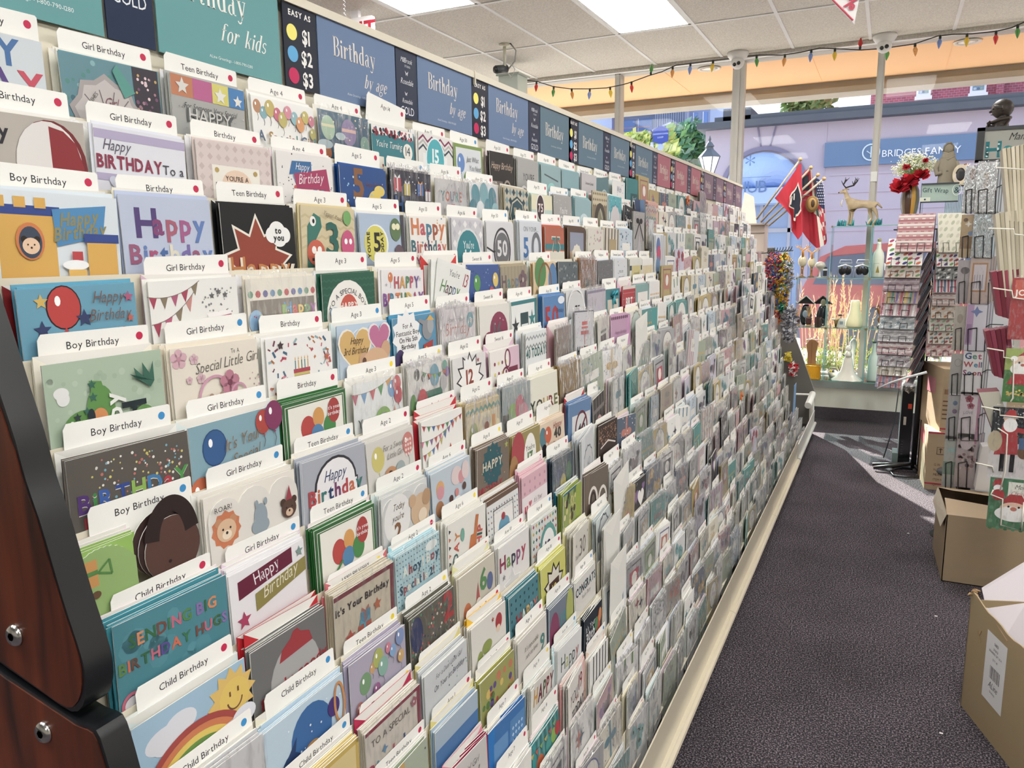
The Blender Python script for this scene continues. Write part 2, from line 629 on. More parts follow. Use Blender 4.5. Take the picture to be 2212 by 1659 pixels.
for i,(x0,x1,y0,y1)in enumerate(LIGHT_PANELS):
 lab=lamp_labels[i]if i<2 else 'bright ceiling light panel just above the picture, %s one out of view'%(['nearest','second','third','fourth','fifth','sixth','seventh','eighth','ninth','tenth','last'][i-2])
 t=empty('ceiling_light',((x0+x1)/2,(y0+y1)/2,CEIL),lab,'ceiling light',
'ceiling light panels' if i<2 else 'ceiling light panels out of view')
 hx,hy=(x1-x0)/2,(y1-y0)/2
 b=MB()
 b.box(-hx,-hx+.02,-hy,hy,-.004,.06);b.box(hx-.02,hx,-hy,hy,-.004,.06)
 b.box(-hx,hx,-hy,-hy+.02,-.004,.06);b.box(-hx,hx,hy-.02,hy,-.004,.06)
 b.build('frame',BAR,t)
 b=MB();b.box(-hx+.02,hx-.02,-hy+.02,hy-.02,.010,.016)
 b.build('diffuser',EMIT,t)
 # walls around
b=MB();b.box(XL-.1,XL,YB,WINY,0,CEIL+.3);struct(b.build('wall_left',CREAM))
b=MB();b.box(XR,XR+.1,YB,WINY,0,CEIL+.3);struct(b.build('wall_right',CREAM))
b=MB();b.box(XL,XR,YB-.1,YB,0,CEIL+.3);struct(b.build('wall_back',CREAM))
# low wall under the windows, carpet skirting, ledge
b=MB();b.box(XL,XR,WINY,WINY+.16,0,.30);struct(b.build('wall_front',CREAM))
b=MB();b.box(XL,XR,WINY-.012,WINY,0,.105);struct(b.build('baseboard_front',CARPET_UP))
b=MB();b.box(XL,XR,WINY-.03,WINY+.17,.285,.385);b.box(XL,XR,WINY-.045,WINY+.0,.365,.39)
struct(b.build('trim_1',mat('ledge_aluminium','#a9acad',rough=.45,metal=.3,vary=(5,.4,'#94979a'))))
# mullions and panes
MX=[-4.66,-3.54,-2.415,-1.305,-0.165,0.955,2.08,3.2]
n=2
for i,x in enumerate(MX):
 w=.05 if abs(x+1.305)<.01 else.028
 b=MB()
 b.box(x-w,x+w,WINY+.02,WINY+.13,.38,CEIL+.02)
 if w>.04:
  b.box(x-w*.2,x+w*.3,WINY+.0,WINY+.03,.38,CEIL)
 else:
  b.box(x-w*.5,x+w*.5,WINY+.005,WINY+.03,.38,CEIL)
 struct(b.build('trim_%d'%n,ALU));n+=1
b=MB();b.box(XL,XR,WINY+.03,WINY+.12,.38,.41);struct(b.build('trim_%d'%n,ALU));n+=1
edges=[XL]+MX+[XR]
for i in range(len(edges)-1):
 b=MB()
 x0,x1=edges[i]+.05,edges[i+1]-.05
 b.add([(x0,WINY+.075,.40),(x1,WINY+.075,.40),(x1,WINY+.075,CEIL),(x0,WINY+.075,CEIL)],[(0,1,2,3)])
 struct(b.build('window_%d'%(i+1),GLASS))
b=MB();b.box(-.19,-.14,WINY-.002,WINY+.006,2.05,2.13,'#d8d8d4')
tag(b.build('window_sensor',SATIN),'small pale sensor box stuck on the window post beside the shop sign outside','sensor')
# canopy outside: peach soffit, edge beam
b=MB();b.box(XL-3,XR+6,WINY+.15,8.95,CEIL+.0,CEIL+.06)
for x in(-2.0,0.35,-.72):
 b.box(x,x+.004,WINY+.15,8.6,CEIL-.003,CEIL+.001,'#a86')
struct(b.build('trim_%d'%n,PEACH));n+=1
b=MB();b.box(XL-3,XR+6,8.64,8.9,3.045,CEIL+.3);b.box(XL-3,XR+6,8.60,8.9,3.017,3.07)
struct(b.build('trim_%d'%n,CONC));n+=1
b=MB();b.box(XL,XR,WINY+.02,WINY+.15,CEIL,CEIL+.3);struct(b.build('trim_%d'%n,ALU));n+=1
for(px,py,lab)in((1532,148,'round recessed downlight in the peach soffit left of the wide window post'),
(2090,90,'round recessed downlight in the peach soffit at the upper right')):
 p=atz(px,py,CEIL-.004)
 t=empty('recessed_light',p,lab,'downlight','recessed lights in the peach soffit')
 b=MB();b.lathe([(.075,0),(.08,-.006),(.10,-.008),(.105,0)],n=24,col='#d9d2c4');b.build('trim_ring',SATIN,t,True)
 b=MB();b.lathe([(.07,-.003),(.03,-.006)],n=20,col='#f4ece0');b.build('lens',SATIN,t,True)
 # ---------------------------------------------------------------- outdoors
PAVE=mat('sunny_pavement','#d2cdc4',rough=.9,vary=(6,.6,'#bdb8b0'),bump=(60,.2,.01))
ROAD=mat('asphalt','#8f8f90',rough=.95,vary=(30,.6,'#606064'))
b=MB();b.box(-30,40,WINY+.17,9.6,-.12,-.02);struct(b.build('pavement',PAVE))
b=MB();b.box(-60,80,9.6,18.0,-.2,-.1);struct(b.build('road',ROAD))
b=MB();b.box(-60,80,18.0,90,-.14,-.04);struct(b.build('far_pavement',PAVE))
FY=20.0
LAV=mat('lavender_stucco','#c6bcc8',rough=.9,vary=(.6,.35,'#bab0be'),bump=(15,.1,.02))
SLATE=mat('cornice_metal','#5a6068',rough=.6,vary=(2,.4,'#4b525c'))
BLUEP=mat('blue_sign_paint','#6a86a8',rough=.5,vary=(.8,.3,'#627e9e'))
SKYG=mat('dark_shop_glass','#8ea6c8',rough=.15,vary=(1.2,.5,'#7388ad'))
def W(px,py,y=FY):
 return aty(px,py,y)
t=empty('lavender_shop_building',(4,FY,0),'lavender stucco shop across the street with dark cornice and blue sign','building')
def place(o,parent=t):
 o.parent=parent
 o.matrix_parent_inverse=Matrix.Translation(-Vector(parent.location))
 return o
xl=W(1524,300).x
ztop=W(1800,262).z
zc=W(1800,236).z
b=MB()
b.box(xl,22,FY,FY+9,-.1,ztop)
for zz in(W(1800,380).z,W(1800,418).z,W(1800,455).z,W(1800,500).z):
 b.box(W(1790,400).x,22,FY-.02,FY,zz,zz+.05)
b.box(W(1786,300).x-.03,W(1786,300).x,FY-.012,FY,2.2,ztop)
b.box(W(1745,300).x,W(1760,300).x,FY-.10,FY,-.1,1.9)
place(b.build('wall',LAV))
b=MB()
b.box(xl-.15,22,FY-.35,FY+9,ztop,ztop+(zc-ztop)*.55)
b.box(xl+.25,22,FY-.2,FY+9,ztop+(zc-ztop)*.5,zc)
b.box(xl+.45,xl+1.1,FY-.2,FY+9,zc-.1,zc+.18)
place(b.build('cornice',SLATE))
# round arch with a dome awning
ac=W(1648,412)
ra=(W(1745,412).x-W(1553,412).x)/2
b=MB()
v,f=ringpoly(ac.x,ac.z,ra,ra*1.0,.10,.10,0,180,28)
b.add([(x,FY-.05,z)for x,z in v],f,'#8f8aa0')
for px0,py0,px1,py1 in((1634,256,1644,316),(1682,254,1664,316)):
 p,q=W(px0,py0),W(px1,py1)
 b.tube([(p.x,FY-.02,p.z),(q.x,FY-.02,q.z)],.02,5,'#8f8aa0')
place(b.build('arch_moulding',MATTE))
b=MB()
rr=ra*.86
N=14
vv,ff=[],[]
for i in range(9):
 th=math.pi/2*i/8
 for k in range(N+1):
  a=math.pi*k/N
  vv.append((ac.x+rr*math.cos(a)*math.cos(th)*1.0,FY-.06-.9*math.sin(th)*math.sin(a)**.5,ac.z+rr*math.sin(a)*math.cos(th)))
for i in range(8):
 for k in range(N):
  ff.append((i*(N+1)+k,i*(N+1)+k+1,(i+1)*(N+1)+k+1,(i+1)*(N+1)+k))
b.add(vv,ff,'#b4ccf0')
b.box(ac.x-rr,ac.x+rr,FY-.95,FY-.05,ac.z-.35,ac.z,'#b4ccf0')
text_at(b,'HUB',(ac.x-.12,FY-.96,ac.z-.1),(1,0,0),(0,0,1),(0,-1,0),.38,'#5f7ba8',eps=.01)
text_at(b,'*',(ac.x-.12,FY-.96,ac.z+.32),(1,0,0),(0,0,1),(0,-1,0),.55,'#6f8ab8',eps=.30)
b.box(ac.x-.55,ac.x+.3,FY-.975,FY-.96,ac.z+.24,ac.z+.25,'#6f8ab8')
place(b.build('dome_awning',mat('awning_cloth',attr=True,rough=.8,vary=(2,.15,'#a8c8f4'))))
b=MB()
b.box(ac.x-1.3,ac.x+1.3,FY-.03,FY+.0,0,ac.z-.35,'#9db4d6')
for k in range(5):
 x=ac.x-1.3+k*.65
 b.box(x-.035,x+.035,FY-.07,FY-.03,0,ac.z-.35,'#b9bdc8')
b.box(ac.x-1.3,ac.x+1.3,FY-.07,FY-.03,1.9,2.0,'#b9bdc8')
place(b.build('shop_front',mat('shopfront_glass_and_frames',attr=True,rough=.2)))
b=MB()
s0,s1=W(1783,310),W(1783,362)
b.box(s0.x,W(2150,300).x,FY-.12,FY-.005,s1.z,s0.z)
sg=place(b.build('sign_panel',BLUEP))
b=MB()
z=(s0.z*.5+s1.z*.5)-.12
x=W(1906,330).x
wd=W(2108,330).x-x
text_at(b,'BRIDGES FAMILY',(x,FY-.12,z),(1,0,0),(0,0,1),(0,-1,0),wd/8.6,'#f2f6ff',align='l',eps=.03)
cxr=W(1882,330).x
v,f=ringpoly(cxr,z+.12,.19,.19,.03,.03)
b.add([(a,FY-.15,c)for a,c in v],f,'#cfe3ea')
b.tube([(cxr,FY-.15,z),(cxr,FY-.15,z+.25)],.015,5,'#cfe3ea')
b.tube([(cxr-.09,FY-.15,z+.15),(cxr,FY-.15,z+.08),(cxr+.09,FY-.15,z+.15)],.012,5,'#cfe3ea')
place(b.build('sign_lettering',SATIN))
# brick building behind
BRICK=bpy.data.materials.new('pinkish_brick')
BRICK.use_nodes=True
nt=BRICK.node_tree
bt=nt.nodes.new('ShaderNodeTexBrick');tc=nt.nodes.new('ShaderNodeTexCoord');mp=nt.nodes.new('ShaderNodeMapping')
mp.inputs['Rotation'].default_value=(math.pi/2,0,0)
bt.inputs['Color1'].default_value=(*lin('#b0606c'),1);bt.inputs['Color2'].default_value=(*lin('#9c5562'),1)
bt.inputs['Mortar'].default_value=(*lin('#b79aa6'),1);bt.inputs['Scale'].default_value=3.2
bt.inputs['Mortar Size'].default_value=.015
nt.links.new(tc.outputs['Object'],mp.inputs[0]);nt.links.new(mp.outputs[0],bt.inputs[0])
nt.links.new(bt.outputs[0],nt.nodes['Principled BSDF'].inputs['Base Color'])
nt.nodes['Principled BSDF'].inputs['Roughness'].default_value=.9
BY=32.0
t2=empty('brick_building',(14,BY,0),'pinkish red brick building rising behind the lavender shop','building')
b=MB();b.box(aty(1882,200,BY).x,34,BY,BY+10,0,12.5)
b.box(aty(2150,200,BY).x,aty(2166,200,BY).x,BY-.25,BY,0,12.5)
place(b.build('wall',BRICK),t2)
for px,py0,py1,hw in((1997,176,206,13),(2115,168,199,14)):
 p0,p1=aty(px,py0-3,BY),aty(px,py1+3,BY)
 hw_=hw*BY/1665*.9
 b=MB()
 b.box(p0.x-hw_,p0.x+hw_,BY-.08,BY-.01,p1.z,p0.z+.6,'#f0eef2')
 b.box(p0.x-hw_*1.2,p0.x+hw_*1.2,BY-.2,BY-.01,p1.z-.12,p1.z,'#f0eef2')
 f_=place(b.build('window',SATIN),t2)
 b=MB()
 b.box(p0.x-hw_*.7,p0.x+hw_*.7,BY-.1,BY-.085,p1.z+.1,p0.z+.5,'#7f93a8')
 for k in range(7):
  zz=p1.z+.15+k*.13
  for q in range(3):
   b.ball((p0.x+(q-1)*hw_*.4,BY-.1,zz),(.05,.012,.045),6,['#b9c7d3','#5d7088','#8aa58e'][(k+q)%3])
 pane=b.build('leaded_pane',GLOSS,f_)
 # apartment tower far left
AY=62.0
t3=empty('apartment_tower',(-8,AY,0),'tall grey blue apartment tower with balconies beyond the corner','building')
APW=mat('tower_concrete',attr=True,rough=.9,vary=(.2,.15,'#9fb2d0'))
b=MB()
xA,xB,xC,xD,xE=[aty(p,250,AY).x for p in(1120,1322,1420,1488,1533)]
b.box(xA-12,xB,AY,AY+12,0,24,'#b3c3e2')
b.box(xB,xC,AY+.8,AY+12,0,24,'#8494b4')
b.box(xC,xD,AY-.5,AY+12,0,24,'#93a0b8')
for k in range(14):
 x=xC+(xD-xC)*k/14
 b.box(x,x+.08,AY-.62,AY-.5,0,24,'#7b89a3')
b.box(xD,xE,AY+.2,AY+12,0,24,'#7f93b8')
place(b.build('wall',APW),t3)
for fl in range(8):
 z0=aty(1380,237,AY).z+(fl-4)*1.72+3.2
 b=MB()
 b.box(xB-.2,xC-.3,AY-.9,AY+.8,z0,z0+.14,'#c2c8d8')
 b.box(xB-.2,xC-.3,AY-.9,AY-.84,z0+.14,z0+.2,'#8c6f78')
 b.box(xB-.2,xC-.3,AY-.9,AY-.84,z0+.45,z0+.52,'#8c6f78')
 place(b.build('balcony',APW),t3)
 for xx,w_ in((xB+.5,1.2),(xB+2.0,1.1),(xA+5.6,.7),(xD+.35,.3),(xE-.5,.3)):
  b=MB()
  yy=AY+(.78 if xx in(xB+.5,xB+2.0)else(-.02 if xx<xB else.18))
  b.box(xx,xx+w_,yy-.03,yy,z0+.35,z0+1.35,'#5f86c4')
  b.box(xx-.05,xx,yy-.06,yy,z0+.3,z0+1.4,'#dfe6f2')
  place(b.build('window',GLOSS),t3)
  # trees
def tree(name,label,c,size,trunk_h,col,cols,seed,n=900,parts=True):
 rnd=random.Random(seed)
 t=empty(name,(c.x,c.y,0),label,'tree')
 b=MB()
 b.tube([(0,0,0),(.1,0,c.z*.5),(0,0,c.z)],[.22,.16,.08],8,'#6a5b4c')
 for k in range(9):
  a=rnd.uniform(0,6.28)
  b.tube([(0,0,c.z*.7),(math.cos(a)*size[0]*.35,math.sin(a)*size[1]*.35,c.z+size[2]*rnd.uniform(-.1,.35)),
(math.cos(a)*size[0]*.7,math.sin(a)*size[1]*.7,c.z+size[2]*rnd.uniform(0,.6))],[.08,.05,.02],5,'#6a5b4c')
 b.build('trunk',MATTE,t,True)
 b=MB()
 cl=[(rnd.gauss(0,.42),rnd.gauss(0,.42),rnd.gauss(0,.35))for _ in range(26)]
 for k in range(n):
  q=rnd.choice(cl)
  p=Vector(((q[0]+rnd.gauss(0,.13))*size[0],(q[1]+rnd.gauss(0,.13))*size[1],c.z+(q[2]+rnd.gauss(0,.13))*size[2]))
  s=rnd.uniform(.10,.2)*size[3]
  a=Vector((rnd.gauss(0,1),rnd.gauss(0,1),rnd.gauss(0,1))).normalized()
  u=a.orthogonal().normalized();w=a.cross(u)
  b.add([p-u*s,p-w*s*.5,p+u*s,p+w*s*.5],[(0,1,2,3)],rnd.choice(cols))
 b.build('foliage',LEAF,t)
LEAF=mat('leaf_surface',attr=True,rough=.6,trans=.0)
tree('street_tree','dark green street tree above the end of the header signs',aty(1478,335,34),(1.6,1.3,1.3,1.6),2,'',['#5f8f6a','#4c7a62','#79a86f','#8ab0a0'],3,2200)
tree('yellow_leaved_tree','yellow green tree crown low beside the window post',aty(1372,318,30),(1.1,1.0,.75,1.5),2,'',['#b6c46a','#d4d98a','#8fae62'],5,900)
tree('roof_tree','airy tree crown showing above the cornice against white sky',aty(1738,232,36),(1.35,1.2,.95,1.2),2,'',['#5f7a48','#7d935a','#94a878'],7,1100)
# hexagonal blue sign on its pole
p=aty(1427,291,24)
t=empty('hexagonal_street_sign',(p.x,24,0),'dark blue hexagonal hanging sign beside the green trees','sign')
b=MB();b.tube([(-.28,.05,0),(-.28,.05,p.z-.2)],.05,8,'#aab4c8');b.tube([(-.28,.05,p.z+.15),(.3,.05,p.z+.35)],.025,6,'#aab4c8')
b.build('pole',SATIN,t)
b=MB()
hx=[(-.24,-.2),(.0,-.28),(.24,-.2),(.24,.16),(.0,.27),(-.24,.16)]
b.prism([(x,0,z+p.z)for x,z in hx][::-1],(0,.03,0),'#33499a')
text_at(b,'DOWNTOWN',(0,0,p.z+.0),(1,0,0),(0,0,1),(0,-1,0),.07,'#c8d4f2',eps=.01)
text_at(b,'LOOP',(0,0,p.z-.1),(1,0,0),(0,0,1),(0,-1,0),.07,'#c8d4f2',eps=.01)
b.ball((0,0,p.z-.36),(.1,.02,.1),12,'#7f95d8')
b.build('sign_plate',SATIN,t)
# street lamp
LY=11.5
p=aty(1532,345,LY)
k=LY/1665.0*1.12
t=empty('street_lamp',(p.x,LY,-.02),'black street lamp with white glass lantern outside the window','street lamp')
zb=p.z+.02
b=MB();b.lathe([(.09,0),(.09,.3),(.045,.4),(.035,zb-.30)],n=12,col='#2c2f36');b.build('pole',SATIN,t,True)
b=MB();b.lathe([(.06,zb-.22),(.145,zb+.03)],n=6,col='#f4f7fa');b.build('glass_lantern',mat('opal_glass',attr=True,rough=.3,emit=('#ffffff',.25)),t)
b=MB();b.lathe([(.165,zb+.03),(.15,zb+.05),(.06,zb+.14),(.05,zb+.17),(.07,zb+.18),(.03,zb+.24),(.012,zb+.25),(.02,zb+.28),(.004,zb+.33)],n=6,col='#5b636c')
for q in range(6):
 a=2*math.pi*q/6
 b.tube([(.062*math.cos(a),.062*math.sin(a),zb-.22),(.147*math.cos(a),.147*math.sin(a),zb+.03)],.007,5,'#4b5560')
b.build('cap',SATIN,t)
# red car at the kerb
CYR=10.4
t=empty('car',(1.15,CYR,-.1),'red parked car with dark windows seen through the glass shelves','car')
prof=[(-2.1,.35),(-2.16,.8),(-2.12,1.12),(-1.93,1.5),(-1.65,1.63),(-1.0,1.67),(.5,1.66),(1.0,1.52),(1.55,1.12),(2.1,.98),(2.2,.5),(2.1,.32)]
b=MB()
b.prism([(x,0,z)for x,z in prof],(0,1.7,0))
b.build('body',mat('hazed_red_car_paint','#a2606b',rough=.3,coat=.5,vary=(2,.2,'#96545f')),t)  # dull pinkish red has the haze of the window glass mixed into it
b=MB()
b.prism([(x,-.012,z)for x,z in((-2.0,1.16),(-1.84,1.5),(-1.2,1.56),(-1.2,1.16))],(0,.006,0),'#566482')
b.prism([(x,-.012,z)for x,z in((-1.12,1.16),(-1.12,1.57),(-.2,1.57),(-.2,1.16))],(0,.006,0),'#566482')
b.prism([(x,-.012,z)for x,z in((-.12,1.16),(-.12,1.57),(.5,1.56),(.95,1.44),(1.3,1.16))],(0,.006,0),'#566482')
b.build('side_window',GLOSS,t)
for wx in(-1.2,1.45):
 b=MB()
 M=Matrix.Rotation(math.pi/2,3,'X')
 b.lathe([(.26,-.08),(.42,-.08),(.44,-.04),(.44,.10),(.26,.10)],n=24,col='#5c6674');b.rot(M)
 w_=b.build('wheel',SATIN,t,True,loc=(wx,.02,.46))
 b=MB();b.lathe([(.02,-.10),(.25,-.09),(.25,-.08),(.02,-.08)],n=12,col='#9aa4b4');b.rot(M)
 b.build('hub',METAL,w_)
 # planter with reeds and shrubs just outside the glass
b=MB();b.box(-1.3,1.4,WINY+.5,WINY+1.0,-.02,.36,'#a59f98')
planter=b.build('stone_planter',mat('planter_stone','#a09a94',rough=.9,vary=(8,.7,'#837d78'),bump=(30,.4,.02)))
tag(planter,'long low stone planter outside under the display window','planter')
rnd=random.Random(11)
b=MB()
for k in range(58):
 x=rnd.uniform(-.75,-.12)if k<48 else rnd.uniform(.0,.7)
 y=WINY+rnd.uniform(.55,.95)
 h=rnd.uniform(.45,.95)
 dx=rnd.uniform(-.12,.12)
 b.tube([(x,y,.34),(x+dx*.5,y,.34+h*.6),(x+dx,y,.34+h)],[.003,.003,.002],4,'#dcc4a0')
 for q in range(9):
  s=.62+q*.042
  p=Vector((x+dx*s,y,.34+h*s))
  b.tube([p,p+Vector((rnd.uniform(-.02,.02),rnd.uniform(-.01,.01),.035))],[.005,.001],3,rnd.choice(['#ecd4b0','#f2e2c8','#d4b48c']))
g=tag(b.build('feather_reed_grass',LEAF),'tall orange tan reed grass blades behind the glass shelves','grass',kind='stuff')
for sx,lab in((-.5,'low bright green shrub at the left of the planter'),(-.22,'low bright green shrub behind the glowing white vase'),(.25,'low bright green shrub at the right of the planter')):
 b=MB()
 for k in range(420):
  a=Vector((rnd.gauss(0,.11),rnd.gauss(0,.07),abs(rnd.gauss(0,.13))))
  p=Vector((sx,WINY+.7,.36))+a
  u=Vector((rnd.gauss(0,1),rnd.gauss(0,1),rnd.gauss(.6,1))).normalized()*rnd.uniform(.02,.05)
  w_=u.orthogonal().normalized()*.007
  b.add([p-w_,p+w_,p+u],[(0,1,2)],rnd.choice(['#9fbf4e','#c0d573','#6f9440','#86a85a']))
 tag(b.build('green_shrub',LEAF),lab,'shrub','shrubs in the planter')
 # ---------------------------------------------------------------- the long card wall
TX={1:-.888,2:-.850,3:-.812,4:-.777,5:-.752,6:-.728,7:-.704,8:-.683,9:-.660,10:-.638,11:-.616,12:-.596}
TZ={1:1.766,2:1.68,3:1.597,4:1.502,5:1.422,6:1.335,7:1.252,8:1.163,9:1.072,10:.98,11:.89,12:.80}
NROW=17
for r in range(13,NROW+1):
 TX[r]=-.596+.0165*(r-12)
 TZ[r]=.80-.0905*(r-12)
SEC=[.448+1.218*k for k in range(5)] # section joints
NCOL=32
def col_y(c): # near edge of pocket c
 return SEC[c//8]+.1515*(c%8)+.004 if c>=8 else SEC[0]+.1500*c+.002
OFF={r:(.019 if r<12 else.0145)for r in TX}
CREAMM=mat('rack_enamel','#ddd6c3',rough=.45,vary=(3,.3,'#d2cab6'))
WOOD=bpy.data.materials.new('cherry_laminate')
WOOD.use_nodes=True
nt=WOOD.node_tree
b_=nt.nodes['Principled BSDF'];b_.inputs['Roughness'].default_value=.38
tc=nt.nodes.new('ShaderNodeTexCoord');mp=nt.nodes.new('ShaderNodeMapping');mp.inputs['Scale'].default_value=(9,9,.9)
no=nt.nodes.new('ShaderNodeTexNoise');no.inputs['Scale'].default_value=4;no.inputs['Detail'].default_value=8;no.inputs['Distortion'].default_value=.6
rp=nt.nodes.new('ShaderNodeValToRGB');e=rp.color_ramp.elements
e[0].position=.32;e[0].color=(*lin('#2c140a'),1);e[1].position=.7;e[1].color=(*lin('#6b3119'),1)
k_=e.new(.5);k_.color=(*lin('#522412'),1)
nt.links.new(tc.outputs['Object'],mp.inputs[0]);nt.links.new(mp.outputs[0],no.inputs[0]);nt.links.new(no.outputs[0],rp.inputs[0]);nt.links.new(rp.outputs[0],b_.inputs['Base Color'])
BLACKT=mat('black_edge_rubber','#15171a',rough=.32,bump=(200,.05,.001))
CHROME=mat('chrome','#c9c9c6',rough=.2,metal=1.0,vary=(10,.2,'#a8a8a6'))
names=['nearest','second','third','farthest']
for s in range(4):
 y0,y1=SEC[s]+.0015,SEC[s+1]-.0015
 t=empty('card_display_rack',(-.9,(y0+y1)/2,0),'%s four-foot bay of the long cream greeting card rack'%names[s],'display rack','bays of the card wall')
 oy=(y0+y1)/2
 b=MB()
 b.box(-.075,-.045,y0-oy,y1-oy,0,1.935);b.build('back_panel',CREAMM,t)
 b=MB();b.box(-.045,-.006,y0-oy,y1-oy,1.745,1.768);b.box(-.012,.004,y0-oy,y1-oy,1.90,1.914)
 b.box(-.045,-.012,y0-oy,y1-oy,1.768,1.914);b.box(-.006,.006,y1-oy-.004,y1-oy+.001,1.885,1.916,'#555')
 b.build('header_rail',[CREAMM],t)
 for r in range(1,NROW+1):
  x,z=TX[r]+.9,TZ[r]
  b=MB()
  b.box(x-.0032,x-.0022,y0-oy,y1-oy,z-.125,z-.022)
  b.box(x-.0022,x+OFF[r]-.001,y0-oy,y1-oy,z-.135,z-.131)
  b.build('pocket_tier',CREAMM,t)
 b=MB()
 b.box(.428-.004,.428,y0-oy,y1-oy,.10,.245)
 b.box(.424,.440,y0-oy,y1-oy,.088,.118)
 b.tube([(.439,y0-oy,.103),(.439,y1-oy,.103)],.013,10)
 b.build('front_lip',mat('lip_enamel','#d3cab4',rough=.3,coat=.3,vary=(3,.3,'#c6bda6')),t)
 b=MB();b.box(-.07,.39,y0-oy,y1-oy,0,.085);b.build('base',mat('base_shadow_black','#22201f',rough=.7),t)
 # lip of the low bay past the last header
t=empty('low_card_bay',(-.9,5.98,0),'low grey white bay with stacked cards past the far end of the rack','display rack')
b=MB();b.box(.424,.430,-.63,.60,.10,.21);b.tube([(.437,-.63,.103),(.437,.60,.103)],.012,8);b.build('front_lip',mat('grey_enamel','#c9c9c2',rough=.4),t)
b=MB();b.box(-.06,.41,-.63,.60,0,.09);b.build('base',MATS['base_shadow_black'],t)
b=MB();b.tube([(.40,.30,.30),(.41,.45,.34),(.405,.60,.34)],.026,12);b.tube([(.40,.60,.34),(.41,.62,.1)],.02,10)
b.tube([(.28,.52,.345),(.40,.54,.345)],.009,8)
b.build('tube_rail',mat('white_tube','#e6e6e0',rough=.35,vary=(6,.2,'#d2d2cc')),t)
# wooden end panel: two pieces, black edging, bolts
EY=SEC[0]-.004
for nm,prof,bolts,lab in(
('end_panel',[(-0.663,1.076),(-0.647,1.089),(-0.639,1.109),(-0.639,1.133),(-0.659,1.191),(-0.679,1.265),(-0.693,1.3),(-0.701,1.339),(-0.715,1.379),(-0.725,1.412),(-0.735,1.441),(-0.744,1.468),(-0.8,1.62),(-0.9,1.78),(-0.98,1.78),(-0.98,1.20),(-0.78,1.106)],[(-.736,1.141)],
'upper cherry wood end panel with thick black edge at the left'),
('end_panel',[(-0.655,1.069),(-0.78,1.096),(-0.98,1.19),(-0.98,0.02),(-0.45,0.02),(-0.455,0.3),(-0.52,0.72),(-0.604,0.97),(-0.615,1.017),(-0.623,1.049),(-0.631,1.071)],[(-.709,1.046)],
'lower cherry wood end panel with thick black edge at bottom left')):
 cxm=-.8
 t=empty(nm,(cxm,EY,0),lab,'panel','wood end panels of the card rack')
 pts=[(x-cxm,z)for x,z in prof]
 sm=[]
 for i in range(len(pts)): # round the corners
  p_,q_,r_=Vector(pts[i-1]),Vector(pts[i]),Vector(pts[(i+1)%len(pts)])
  d1,d2=min(.018,(p_-q_).length*.4),min(.018,(r_-q_).length*.4)
  s1,s2=q_+(p_-q_).normalized()*d1,q_+(r_-q_).normalized()*d2
  sm+=[s1,(s1+s2+q_*2)/4,s2]
 ctr=sum(sm,Vector((0,0)))/len(sm)
 b=MB();b.prism([(v.x,-.030,v.y)for v in sm],(0,.028,0));b.build('edge_trim',BLACKT,t,'auto')
 b=MB();b.prism([(v.x-.0045*(1 if v.x>ctr.x else 0),-.0312,v.y+(.004 if v.y<ctr.y else-.004))for v in sm],(0,.0014,0));b.build('wood_face',WOOD,t)
 for bx,bz in bolts:
  b=MB();M=Matrix.Rotation(math.pi/2,3,'X')
  b.lathe([(.0001,.006),(.0085,.006),(.011,.003),(.0115,0)],n=20);b.rot(M)
  b.lathe([(.001,0),(.001,.001)],n=4)
  b.build('bolt',CHROME,t,True,loc=(bx-cxm,-.030,bz))
  b=MB();b.lathe([(.0001,.0),(.0042,.0)],n=6);b.rot(M)
  b.build('bolt',mat('hex_socket','#4c4a48',rough=.5,metal=.6),t,loc=(bx-cxm,-.0365,bz))
  # ---------------------------------------------------------------- header signs
U_,V_,N_=Vector((0,1,0)),Vector((0,0,1)),Vector((1,0,0))
HZ0,HZ1,HX=1.770,1.8995,-.9015
def header_sign(y0,y1,label,bg,lines,group):
 t=MB()
 w=y1-y0
 t.box(0,.002,-w/2+.001,w/2-.001,HZ0,HZ1,bg)
 for ln in lines:
  kind=ln[0]
  if kind=='c':
   _,u,v,r,c=ln
   t.poly([(.0024,(u-.5)*w+r*math.cos(a),HZ0+v*(HZ1-HZ0)+r*math.sin(a))for a in[2*math.pi*k/24 for k in range(24)]],c)
  elif kind=='ring':
   _,u,v,r,c=ln
   vv,ff=ringpoly((u-.5)*w,HZ0+v*(HZ1-HZ0),r,r,.001,.001)
   t.add([(.0025,a,z)for a,z in vv],ff,c)
  elif kind=='fly':
   _,u,v,s,c=ln
   y,z=(u-.5)*w,HZ0+v*(HZ1-HZ0)
   for sg in(-1,1):
    t.poly([(.0025,y,z),(.0025,y+sg*s,z+s*.8),(.0025,y+sg*s*.6,z-s*.1)],c)
    t.poly([(.0025,y,z),(.0025,y+sg*s*.6,z-s*.2),(.0025,y+sg*s*.4,z-s*.8)],c)
  else:
   _,s,u,v,sz,c,st=ln
   text_at(t,s,(.002,(u-.5)*w,HZ0+v*(HZ1-HZ0)),U_,V_,N_,sz,c,st)
 o=t.build('header_sign',mat('header_vinyl',attr=True,rough=.33,spec=.22))
 o.location=(HX,(y0+y1)/2,0)
 return tag(o,label,'sign',group)
ph='ALine Greetings - 1-800-790-1280'
def easy(y,dark='#1d2433'):
 L=[('t','EASY AS',.5,.87,.0125,'#f2f0ec','b')]
 for v,c,s in((.66,'#f0e67c','$1'),(.40,'#63a9d8','$2'),(.14,'#c22a5c','$3')):
  L+=[('c',.25,v+.01,.0125,c),('t',s,.66,v-.085,.031,'#f0eeea','bn')]
 return L
